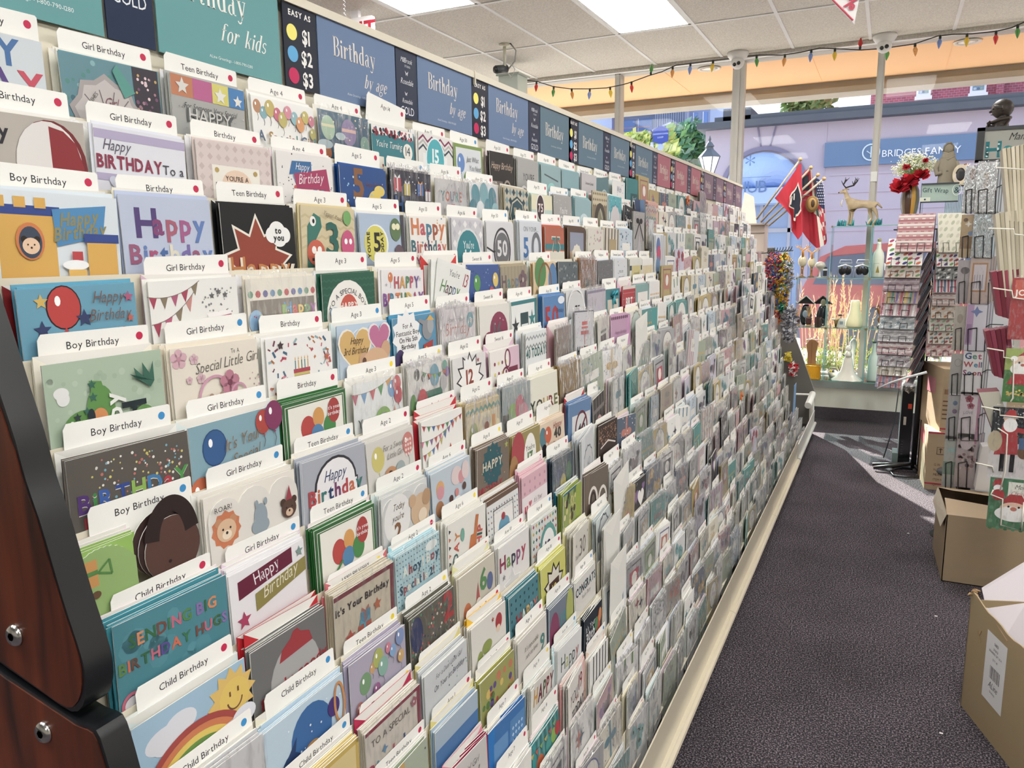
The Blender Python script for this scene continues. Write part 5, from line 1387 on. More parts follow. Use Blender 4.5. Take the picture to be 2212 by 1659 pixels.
(8,4):('#b5c3cf','pale blue card with pink elephant and chestnut balloons',[('o',.2,.3,.1,.12,'#d8a05a'),('o',.2,.36,.09,.1,'#d08a94'),('o',.16,.62,.1,.12,'#a87244'),('o',.62,.22,.14,.14,'#d8c4c4'),('o',.74,.28,.08,.1,'#cf8a90'),('o',.86,.2,.1,.14,'#d8c4c4'),('o',.45,.56,.05,.06,'#5a3a34'),('o',.6,.5,.05,.06,'#cf7a78'),('o',.8,.46,.05,.06,'#5a4038'),('ring',.6,.74,.14,.14,.03,'#e8f0f0',0,180)],{'n':5}),
(8,5):('#77685a','brown card with teal HAPPY burst',[('s',.46,.38,.34,'#1f5c66',.82,14),('t','HAPPY',.46,.44,.18,'#cfc6ac','b'),('s',.9,.12,.06,'#a8b03c'),('dots',20,.014,['#c8a84c','#b04a4c'],0,.05,1,.8),('t','BIRTHDAY',.4,.84,.14,'#b02f3c','b')],{'n':5}),
(8,6):('#9a8a4c',"olive and red balloon card with white You're 17",[('o',.2,.4,.24,.4,'#b03a44'),('o',.05,.7,.16,.3,'#a87a44'),('o',.62,.5,.22,.38,'#ecebe4'),('t',"You're",.62,.4,.12,'#3a3a34',''),('t','17',.62,.66,.26,'#4f7f4a','b')],{}),
(8,7):('#d9c3a9','peach card, Happy 40 Birthday with orange balloon',[('o',.2,.3,.12,.2,'#4f7f8c'),('b',.38,.28,.12,'#c8582c'),('dots',26,.02,['#2c2c3c','#b85a4c'],0,.4,.4,.8),('o',.22,.6,.1,.14,'#2c2630'),('t','Happy',.72,.2,.16,'#a8403c','s'),('t','40',.72,.42,.24,'#3a3a3c','b'),('t','Birthday',.72,.6,.15,'#a8403c','s')],{'n':6}),
(8,8):('#5a80ac','denim blue wave card with crossed-out 40',[('r',.14,.3,.95,1.2,'#d0d4d6'),('ring',.55,.65,.28,.34,.05,'#6c2434'),('t','40',.55,.8,.3,'#2c3038','b'),('l',[(.36,.9),(.74,.4)],.05,'#6c2434')],{'env':'#b03038'}),
(8,9):('#4c4644','dark tartan card with rainbow',[('str',8,0,0,1,1.0,['#6a6462','#3a3432']),('r',0,.3,1,.4,'#7a7472'),('ring',.5,.9,.3,.3,.06,'#c8a0a0',0,180)],{}),
(8,11):('#5fb0ac','turquoise foil envelope fold card',[('p',[(0,0),(1,0),(.7,.5)],'#8fd0cc')],{'gloss':1}),
(9,0):('#9cc2dc','sky blue card with smiling sun, cloud and rainbow',[('o',.24,.27,.16,.1,'#dfe1ea'),('o',.38,.22,.14,.1,'#dfe1ea'),('o',.28,.33,.14,.08,'#dfe1ea'),('s',.85,.30,.24,'#e6bc4c',.72,12),('o',.87,.32,.15,.17,'#e8c440'),('ring',.87,.33,.08,.09,.014,'#7a4a2c',190,350),('r',.82,.24,.835,.29,'#7a4a2c'),('r',.9,.23,.915,.28,'#7a4a2c'),('ring',.50,.98,.56,.55,.05,'#b04038',20,180),('ring',.50,.98,.51,.50,.05,'#d8783c',20,180),('ring',.50,.98,.46,.45,.05,'#e8c83c',20,180),('ring',.50,.98,.41,.40,.05,'#6a9a3c',20,180),('o',.80,.62,.14,.09,'#dfe1ea'),('o',.94,.55,.12,.09,'#dfe1ea')],{'w':.150}),
(9,1):('#6f6f6f','grey jar-shaped card with red lid, goody goody',[('o',.55,.62,.34,.42,'#a9a9a8'),('p',[(.34,.34),(.8,.30),(.76,.16),(.64,.1),(.6,.04),(.54,.05),(.5,.12),(.38,.2)],'#a82c36'),('t','goody goody',.54,.66,.15,'#a8242e','b',5)],{'env':'#b4262e','n':4}),
(9,2):('#c4b9a2',"beige maroon bordered card, It's Your Birthday",[('r',.0,0,1,.06,'#78303e'),('r',.93,0,1,1.2,'#78303e'),('t',"It's Your Birthday",.46,.26,.15,'#2c2430','b'),('gift',.48,.5,.08,'#3f84a4','#b0583a'),('gift',.46,.7,.11,'#b0503c','#4f9ab0'),('s',.68,.42,.075,'#b8603c'),('s',.22,.62,.085,'#b8483c')],{'env':'#c86a70','film':1,'n':6}),
(9,3):('#a9d0da','aqua spotted card, Ahoy Special Boy is 2',[('grid',16,12,.011,['#3a5a6a','#5a8a9a'],0,0,1,.8),('o',.8,.14,.14,.07,'#e4ecea'),('t','Ahoy! Boy',.55,.38,.17,['#dfe8dc','#a8343c','#24506a','#24506a','#e8e4d0'],'b'),('t','Special is 2!',.45,.62,.15,['#24506a','#a8343c','#e8e4d0'],'b')],{'n':5,'env':'#9cd2dc','film':1}),
(9,4):('#e2e0d8','white card with giraffe and upright TODAY',[('grid',1,9,.035,['#2c3a44','#c8643a'],0,.05,.08,1,3),('t','TODAY',.24,.62,.17,['#c84a3c','#d8863c','#3f6a6a'],'b',80),('p',[(.5,.7),(.58,.4),(.66,.4),(.72,.1),(.8,.12),(.74,.42),(.72,.7)],'#c8702c'),('t','HIP',.88,.5,.2,['#c84a3c','#2f5a4c'],'b',80),('o',.36,.3,.05,.1,'#6fae9c')],{'n':4}),
(9,5):('#6a5040','brown wordy card with cherry cupcake',[('r',0,.09,1,1.2,'#d9dad8'),('grid',12,8,.018,['#7a3a3c','#3f4a5c','#5a7a9a'],0,.12,1,.8,4),('r',.2,.30,.8,1.2,'#e6e4e0'),('fr',.18,.012,'#4c4a48'),('o',.5,.58,.17,.13,'#5f9ab8'),('o',.5,.68,.22,.1,'#5f9ab8'),('o',.48,.42,.06,.06,'#a83038')],{}),
(9,6):('#d9a9b6','pink dotted card, It\'s Your Birthday on white',[('grid',5,2,.03,['#b88a98'],0,.05,1,.36),('r',0,.42,1,1.2,'#e6dcde'),('h',.3,.62,.06,'#c85a6c'),('t',"It's Your",.6,.66,.12,'#5a4a4c','s'),('gift',.14,.7,.06,'#c8405c','#eee')],{'n':6,'env':'#e0b4c4'}),
(9,7):('#3f5664','blurry balloon photo card, yellow and blue',[('o',.5,.6,.14,.2,'#c8b84c'),('o',.25,.35,.14,.18,'#2c4a78'),('o',.78,.4,.14,.2,'#4f7a5a'),('o',.15,.8,.14,.18,'#c8703c'),('o',.85,.8,.1,.14,'#8a4a6a')],{'film':1,'n':4}),
(9,8):('#c6c9cd','grey card with scalloped silver 60 label',[('s',.55,.7,.36,'#5a6066',.92,12),('s',.55,.7,.33,'#c2c4c8',.92,12),('t','60',.55,.8,.26,'#7a7e84','s')],{'n':5}),
(9,9):('#3a2c26','dark brown card with copper glitter band',[('dots',160,.018,['#a8785a','#c89a7a','#6a4a3c'],0,.04,1,.45),('l',[(.1,.6),(.5,.48),(.9,.62)],.03,'#e8e0d8')],{}),
(10,1):('#b7cfe0','pale blue sea creatures card with navy octopus',[('o',.55,.4,.26,.3,'#2f6aa8'),('o',.28,.66,.14,.2,'#24406e'),('p',[(.2,.5),(.36,.3),(.3,.6)],'#24406e'),('o',.54,.56,.1,.07,'#d89a34'),('o',.3,.84,.07,.08,'#c0382c'),('o',.84,.3,.08,.1,'#4a2f7a'),('o',.8,.7,.1,.1,'#5a2f6a'),('ring',.92,.3,.08,.2,.03,'#c8843c'),('o',.78,.66,.03,.04,'#f0f0ea'),('dots',20,.012,['#e8f0f4'],.1,.1,.95,.9)],{'n':6,'w':.148,'env':'#e9e4cf'}),
(10,2):('#aaa3b8','lilac card with pastel balloon bouquet',[('b',.25,.40,.1,'#6f9a6c'),('b',.38,.26,.05,'#c89a5c'),('b',.48,.18,.09,'#a8b04c'),('b',.56,.34,.09,'#7fb0a0'),('b',.66,.14,.05,'#d0788c'),('b',.74,.22,.06,'#7aa4d0'),('b',.88,.1,.08,'#7a90c0'),('b',.88,.38,.06,'#c8a05c'),('b',.42,.58,.06,'#9a5a8c'),('b',.12,.66,.06,'#c06a5c')],{'n':4}),
(10,3):('#5c5a50','dark confetti card with huge red 2',[('dots',160,.02,['#c8504c','#d8d0b8','#4f8a6a','#2c3a5c'],0,0,1,.9),('o',.14,.3,.13,.24,'#2c3a68'),('t','2',.86,.44,.5,'#b0282e','b'),('o',.5,.7,.07,.08,'#c8783c')],{'film':1,'n':6}),
(10,4):('#c6beac','beige card with green 6 and orange balloon',[('o',.2,.66,.1,.13,'#c06a34'),('t','6',.66,.5,.42,'#4f8a50','b'),('o',.84,.44,.09,.14,'#5a6a98'),('p',[(.44,.6),(.54,.6),(.5,.3)],'#b04a44'),('o',.5,.66,.07,.08,'#dcd6c8')],{'n':6,'env':'#dbd9a4'}),
(10,5):('#dcdad8','white star card, multicoloured Happy',[('t','Happy',.45,.46,.34,['#8f3050','#6f9a44','#3a3f50','#8a4a7a','#b03a54'],'b'),('s',.4,.86,.3,'#f2f2f0',.5),('s',.4,.86,.27,'#cfcfce',.5),('s',.14,.6,.05,'#8a8a8c')],{'n':4}),
(10,6):('#cfd3cf','bright criss-cross card with 18 disc',[('grid',9,6,.035,['#b03a6a','#c8a83c','#3f8a6a','#2c3a5c','#d8783c'],0,0,1,.7,4),('o',.62,.66,.34,.42,'#4f9a94'),('o',.62,.68,.26,.34,'#e6e6e4'),('t','18',.6,.8,.3,'#3a2f5a','b')],{}),
(10,7):('#8f9f4c','olive leaf card with teal edges',[('dots',26,.08,['#c8c46a','#5a7a3c','#e0d8a0','#4a3a34'],0,0,1,.8),('r',0,0,1,.04,'#1f6a80')],{'n':6,'env':'#256d86'}),
(10,8):('#6c6054','brown card with two rainbow arches',[('ring',.35,.7,.2,.3,.06,'#e4dcd4',0,180),('ring',.35,.7,.12,.2,.05,'#3a2a2c',0,180),('ring',.75,.8,.2,.3,.06,'#e4dcd4',0,180)],{}),
(11,1):('#d9c27c','yellow beige card with tiny maroon gift',[('fr',0,.05,'#c8a83c'),('gift',.4,.5,.09,'#8a2f3c','#e0c8a0'),('t','Birthday',.6,.8,.14,'#7a4a3c','s')],{'n':6}),
(11,2):('#cfc6b8','beige card, To A Special Birthday with maroon border',[('r',0,0,1,.05,'#8a2440'),('r',.93,0,1,1.3,'#8a2440'),('t','TO A SPECIAL',.44,.26,.11,'#6a5f5c',''),('t','Birthday',.48,.74,.33,['#a83c5c','#4f9ab0','#b04a4c','#8a9a3c','#b84a5c','#2f4a7a','#d8883c','#b83a44'],'bn'),('gift',.1,.62,.06,'#6a9a4c','#c84a3c'),('fl',.86,.16,.06,'#b05a6a','#ddd'),('s',.3,.42,.06,'#5a8ab0',.4,4)],{'env':'#b02c50','film':1,'n':8}),
(11,3):('#c5c9cc','grey blue card, On Your 1st Birthday script',[('t','For a Dear Little Girl',.55,.18,.09,'#5f646c','s',3),('t','On Your 1st Birthday',.55,.36,.105,'#4a5060','s',3),('dots',16,.014,['#4a5060','#8ab0a8'],.5,.05,1,.6),('o',.3,.8,.1,.1,'#6a4a5a')],{'n':5,'env':'#d9cf8a'}),
(11,4):('#d8d4cc','pale card with ladybird and green caterpillar 7',[('o',.78,.26,.1,.13,'#b02c34'),('o',.76,.38,.06,.06,'#e0c8a8'),('o',.22,.66,.08,.14,'#8a9a3c'),('o',.42,.52,.14,.1,'#8a9a3c'),('s',.6,.14,.04,'#b84a3c'),('ring',.6,.66,.3,.2,.01,'#8a8478',200,340)],{'n':5,'env':'#e8b838'}),
(11,5):('#3f7f8c','teal spotted card with coloured HAPPY',[('grid',7,6,.025,['#1f4a58'],0,.04,1,.8),('t','HAPPY',.58,.64,.26,['#b8343c','#e0dcc8','#d8a83c','#8ab0b8','#c86a4c'],'bn')],{'n':4}),
(11,6):('#c8c64c','yellow black comic card with 18',[('s',.5,.6,.42,'#2a2420',.7,10),('s',.5,.6,.36,'#d8d2c4',.7,10),('r',.3,.45,.7,.85,'#4a2a24'),('t','18',.5,.76,.26,'#d8c84c','b')],{'n':6}),
(11,7):('#cdc9be',"stone card, You're 30 in grey",[('t','30',.6,.6,.44,'#6f6c68',''),('t',"You're",.26,.6,.12,'#6f6c68','s'),('s',.2,.3,.04,'#8a8680'),('s',.9,.2,.04,'#8a8680')],{'n':6,'env':'#e6e0b0'}),
(11,8):('#c3ccce','grey blue card with a pale scalloped medallion',[('s',.5,.5,.4,'#55606a',.92,12),('s',.5,.5,.36,'#c4c8ca',.92,12),('t','60',.5,.6,.24,'#6a7076','s')],{}),
(12,3):('#9fb4c8','blue and white folded card',[('r',0,.3,1,1.2,'#3f76b0')],{'n':3,'env':'#d9cf8a'}),
(12,4):('#9a9a4a','olive green card of bright beetles',[('dots',24,.07,['#b0403c','#5f4a8a','#d8b84c','#4f7a3c','#c8704c'],0,.05,1,.9)],{'n':5,'env':'#ece9dc'}),
(12,5):('#cfcac2',"taupe white card, It's Impossible script with 9",[('t',"It's impossible",.45,.3,.11,'#7a7670','s'),('t','not to love',.45,.45,.11,'#7a7670','s'),('t','9',.84,.6,.34,'#4f8a86','b')],{'n':7}),
(12,6):('#6f7a8c','purple green balloon card with 19',[('o',.2,.6,.2,.4,'#8a3a60'),('o',.85,.4,.16,.4,'#a8b04c'),('t','19',.56,.62,.36,'#4f8a94','b')],{'n':5}),
(12,7):('#d2d0cb','stone white card, CONGRATS in dark letters',[('t','CONGRATS',.5,.34,.22,['#2a2a3a','#1f5a66'],'bn'),('t',"You're Thirty",.5,.5,.1,'#77726c','s')],{'n':5}),
(12,8):('#cfccc6','big plain pale envelope standing up front',[],{'tall':.05,'h':.19}),
(13,3):('#c9c5c2','grey card, A Special Girl is turning 1',[('t','A Special Girl',.52,.3,.13,'#6a6660','s'),('t','is turning 1!',.58,.48,.13,'#6a6660','s'),('o',.66,.66,.06,.1,'#8a7a2c'),('p',[(.3,.9),(.42,.9),(.36,.5)],'#4a2c38')],{'env':'#e88ea0','stack':'#8f1f45','n':6}),
(13,4):('#2f74b8','royal blue card with window pattern',[('r',.12,.3,.5,1.2,'#5a94cc'),('r',.56,.18,.98,1.2,'#4a88c4'),('grid',4,7,.03,['#b0d0ec'],.6,.24,.94,.9,4)],{'n':4}),
(13,5):('#d2d0ca','pale card, HAPPY in mustard and maroon',[('t','HAPPY',.5,.44,.38,['#d09a34','#6a1f30','#4f5a34','#8a2434','#7a3a3c'],'bn'),('ring',.45,.76,.14,.18,.06,'#8a2434',0,180),('ring',.45,.8,.08,.12,.03,'#d8b84c',0,180)],{'n':4}),
(13,6):('#d4d5d6','white card, Happy in olive and grey',[('t','Happy',.5,.5,.36,['#3f5a50','#a8b04c','#5a6a64','#3f4a50','#a85a4c'],'n'),('dots',30,.02,['#8fc0c8'],0,.5,1,.8)],{'n':7,'env':'#cfe6ea'}),
(13,7):('#1c2836',"navy card, It's Your 30th with flame balloons",[('t',"It's Your",.35,.34,.15,'#d0d4d8',''),('t','30th',.34,.58,.24,'#d8dadc','b'),('o',.78,.5,.13,.2,'#c0482c'),('o',.88,.3,.09,.14,'#d8843c'),('o',.66,.4,.09,.14,'#3f8a5a')],{'n':5}),
(14,4):('#e0dfda','pale card with owl eyes',[('o',.3,.8,.12,.12,'#4a2c3c'),('o',.65,.7,.12,.12,'#4a2c3c')],{'n':6}),
(14,5):('#3c8a8c','teal striped card with bright birds and balloons',[('str',14,0,0,1,1.2,['#5aa4a4','#2c7476']),('o',.3,.55,.12,.16,'#c8602c'),('o',.6,.45,.1,.15,'#3a9a94'),('o',.78,.4,.09,.14,'#7fae3c'),('o',.92,.36,.09,.13,'#b8303c'),('bunt',0,.14,.9,.1,6,.08,['#c8b43c','#c8503c','#7fae4c'])],{'n':5}),
(14,6):('#d6d2cc','stone card, YOU 19 TODAY in maroon',[('t','YOU',.3,.5,.26,'#3a3434','s'),('t','19',.72,.44,.36,'#8a242c',''),('t','ARE',.52,.56,.1,'#a84a44',''),('t','TODAY',.58,.86,.26,'#3a3434','n')],{'n':6,'env':'#d9a4a2'}),
(14,7):('#e0e0dd','black and white zebra card',[('str',12,0,0,1,1.2,['#2a2a2c','#e0e0dd'])],{'env':'#d6bfae','n':4}),
}
# ---------------------------------------------------------------- filler designs for the far pockets
def generic(i):
 R=random.Random(1000+i)
 tone=R.choice(['white','white','white','pale grey','pale grey','cream','silver grey','pale lilac','pale blue','slate','taupe','teal','charcoal','rose','sage','gold'])
 bg={'white':'#e9e8e5','pale grey':'#cfd0d2','cream':'#e0dac8','silver grey':'#a9aaac','pale lilac':'#cbc6d8','pale blue':'#bcccd8','slate':'#56657a',
'taupe':'#a39788','teal':'#5a9694','charcoal':'#36363a','rose':'#c9a0a8','sage':'#a4b09a','gold':'#b9a468'}[tone]
 dark=tone in('slate','charcoal','teal')
 ink=R.choice(['#e6e4e0']if dark else['#55525a','#7a6f78','#5a7a88','#9a5a64','#8a7a4c','#6a6f9a'])
 ac=R.choice(['#b8485a','#5f8fa0','#8a6a9a','#c8a04c','#6f8f5c','#3a4654','#c07a6a','#7fb0b4'])
 kind=['flowers','script lettering','hearts','an oval label','stripes','a framed panel','candles','butterflies','dots','a bow'][i%10]
 E=[]
 if kind=='flowers':
  for k in range(5):
   E.append(('fl',R.uniform(.15,.85),R.uniform(.15,.7),R.uniform(.08,.17),ac,ink))
  E.append(('l',[(.3,1.0),(.5,.4)],.02,'#7a8a6a'))
 elif kind=='script lettering':
  E+=[('t',R.choice(['Happy','With','For You']),.5,.35,.22,ink,'s'),('t',R.choice(['Birthday','Love','Today']),.5,.6,.22,ac,'s')]
 elif kind=='hearts':
  E+=[('h',.3,.4,.16,ac),('h',.62,.5,.22,ink),('h',.8,.25,.1,ac)]
 elif kind=='an oval label':
  E+=[('o',.5,.5,.34,.4,ink),('o',.5,.5,.31,.37,'#e2dfd8'),('t','Wishes',.5,.54,.16,ac,'s')]
 elif kind=='stripes':
  E+=[('str',R.choice([6,9,12]),0,0,1,1.0,[ac,bg]),('r',.25,.3,.75,.75,'#e4e2dc'),('t','Love',.5,.6,.2,ink,'s')]
 elif kind=='a framed panel':
  E+=[('r',.12,.12,.88,.16,ink),('r',.12,.12,.16,1.0,ink),('r',.84,.12,.88,1.0,ink),('r',.25,.28,.75,.8,ac),('o',.5,.5,.14,.16,'#e6e2da')]
 elif kind=='candles':
  E+=[('str',7,.12,.45,.95,1.0,[ac,ink,'#b9a05c']),('grid',7,1,.035,['#d8a84c'],.1,.3,.92,.42)]
 elif kind=='butterflies':
  for k in range(3):
   E.append(('s',R.uniform(.2,.8),R.uniform(.2,.7),.15,[ac,ink,ac][k],.35,4))
 elif kind=='dots':
  E+=[('dots',40,.035,[ac,ink],0,0,1,.9),('r',.2,.4,.8,.62,'#e6e4de')]
 else:
  E+=[('r',.46,0,.54,1.0,ac),('o',.36,.42,.13,.09,ac),('o',.64,.42,.13,.09,ac),('dots',20,.02,[ink],0,0,1,.9)]
 E.append(('dots',8,.015,[ink],0,.05,1,.9))
 return bg,'%s card with %s'%(tone,kind),E
NG=70
GEN=[]
for i in range(NG):
 bg,desc,E=generic(i)
 a=Art(.136,.150,bg,seed=i)
 for e in E:
  a.do(e)
 GEN.append((a,desc,bg))
def cat_text(r,c):
 if c==0:return 'Boy Birthday' if r<=7 else 'Child Birthday'
 if c==1:return 'Birthday' if r==3 else('Girl Birthday' if r<=8 else 'Child Birthday')
 if c==2:return 'Birthday' if r in(2,5,6)else 'Teen Birthday'
 if c==3:return 'Age 4' if r<=2 else('Age 3' if r<=6 else('Age 2' if r<=10 else 'Age 1'))
 if c==4:return 'Age 4' if r==1 else('Age 5' if r<=6 else('Age 6' if r<=10 else 'Age 7'))
 if c==5:return 'Age 14' if r==1 else('Age 13' if r<=5 else('Age 12' if r<=7 else('Age 11' if r<=9 else('Age 10' if r<=11 else('Age 9' if r<=13 else 'Age 8')))))
 if c==6:return 'Age 15' if r==1 else('Age 16' if r<=3 else('Sweet 16' if r<=6 else('Age 17' if r<=8 else('Age 18' if r<=11 else 'Age 19'))))
 if c==7:return 'Age 50' if r<=3 else('Age 40' if r<=8 else 'Age 30')
 if c==8:return 'Age 50' if r<=6 else('Age 60' if r<=12 else 'Age 65')
 if c==9:return 'Age 75' if r<=5 else 'Age 70'
 if c==10:return 'Age 80' if r<=2 else('Age 90' if r<=5 else 'Age 85')
 return{11:'Religious',12:'Someone Special',13:'Especially For You',14:'Love Birthday'}.get(c,['Friend','Wife','Husband','Mother','Father','Sister','Brother','Son','Daughter','Niece','Nephew','Family','Belated','Thank You','Wedding','Baby','Sympathy'][(c+r//6)%17])
DOTC={'red':'#c02a50','blue':'#3f8fc8','yellow':'#ecd23c'}
def make_tag(text,dot,detail=True,w=.128):
 b=MB()
 h=.085
 pts=[(0,-w/2,-h),(0,w/2,-h),(0,w/2,-.002),(0,w/2-.002,0),(0,-w/2+.004,0),(0,-w/2,-.006)]
 b.prism(pts,(.0006,0,0),'#efeee9')
 b.poly([(.00075,.052*w/.128+.0045*math.cos(a),-.0115+.0045*math.sin(a))for a in[2*math.pi*k/14 for k in range(14)]],DOTC[dot])
 if detail:
  text_at(b,text,(.0006,-.004,-.0175),U_,V_,N_,.0112,'#26262a','',eps=.00015)
 else:
  b.poly([(.00075,-.022,-.016),(.00075,.02,-.016),(.00075,.02,-.010),(.00075,-.022,-.010)],'#a8a8aa')
 return b
def plain_card(w,h,col,th=.0011,flap=False):
 b=MB()
 b.box(-th/2,th/2,-w/2,w/2,0,h,col)
 if flap:
  b.poly([(th/2+.0001,-w/2,h),(th/2+.0001,0,h-.045),(th/2+.0001,w/2,h)][::1],'#e2e0da')
 return b
def make_film(w,h,seed,heavy):
 R=random.Random(seed)
 b=MB()
 nu=12
 V=[]
 rows_=[(0,.0016),(h*.5,.0020),(h*.8,.0024),(h,.0016),(h+.005,.0008),(h+.009,-.0006)]
 for j,(z,x)in enumerate(rows_):
  for k in range(nu+1):
   u=k/nu-.5
   V.append((x+R.uniform(-.0006,.0008)*(1.0 if heavy else.5),u*(w+.004),z+(R.uniform(-.002,.003)if j>3 else 0)))
 Fs=[(j*(nu+1)+k,j*(nu+1)+k+1,(j+1)*(nu+1)+k+1,(j+1)*(nu+1)+k)for j in range(len(rows_)-1)for k in range(nu)]
 b.add(V,Fs,'#fff')
 return b
def footprint(x,y,z,w,h):
 p=Vector((x,y,z))-CAM
 cx_,cy_,cz_=AX[0][0]*p.x+AX[1][0]*p.y+AX[2][0]*p.z,AX[0][1]*p.x+AX[1][1]*p.y+AX[2][1]*p.z,AX[0][2]*p.x+AX[1][2]*p.y+AX[2][2]*p.z
 if cz_<.2:
  return None
 u,v=CX+F_PX*cx_/cz_,CY+F_PX*cy_/cz_
 if u<-110 or v>H_PX+90 or v<-60:
  return None
 s=F_PX/cz_
 cosf=abs(p.x)/p.length
 return w*h*s*s*cosf
NEARW=['nearest','second','third','fourth','fifth','sixth','seventh','eighth','ninth','tenth','eleventh','twelfth','thirteenth','fourteenth',
'fifteenth','sixteenth','seventeenth','eighteenth','nineteenth','twentieth']+ordn[20:]+['thirty-fourth']
def where(r,c):
 return '%s tier down, %s pocket from near end'%(ordn[r-1],ordn[c])
items={'card':[],'tag':[],'env':[]}
PRND=random.Random(77)
ENVS=['#efeee8','#ece7d8','#e9e9ec','#efeee8','#e6dfc8','#dfe3ea','#ead9df','#d8e3e2']
NAMECOL={'#efeee8':'white','#ece7d8':'cream','#e9e9ec':'cool white','#e6dfc8':'buff','#dfe3ea':'pale blue','#ead9df':'pale pink','#d8e3e2':'pale aqua',
'#c63c3a':'red','#b8303a':'red','#b03038':'red','#b4262e':'red','#c86a70':'rose red','#b02c50':'crimson','#e3c2d8':'pink','#d9b6cc':'pink','#e2b9c4':'pink',
'#9cd2dc':'aqua','#dbd9a4':'pale yellow','#256d86':'teal','#d9cf8a':'straw yellow','#e8b838':'golden yellow','#e6e0b0':'pale yellow','#e88ea0':'coral pink',
'#e9e4cf':'cream','#ece9dc':'cream','#cfe6ea':'pale aqua','#d9a4a2':'dusty pink','#d6bfae':'tan','#e0b4c4':'pink','#7d1c20':'dark red'}
ENVOVER={(3,2):'#16171a',(4,0):'#7d1c20',(4,1):'#d3b4c4',(8,1):'#d9c3d6',(12,3):'#d9cf8a'}
NAMECOL['#16171a']='black';NAMECOL['#d3b4c4']='dusty pink';NAMECOL['#d9c3d6']='pale pink'
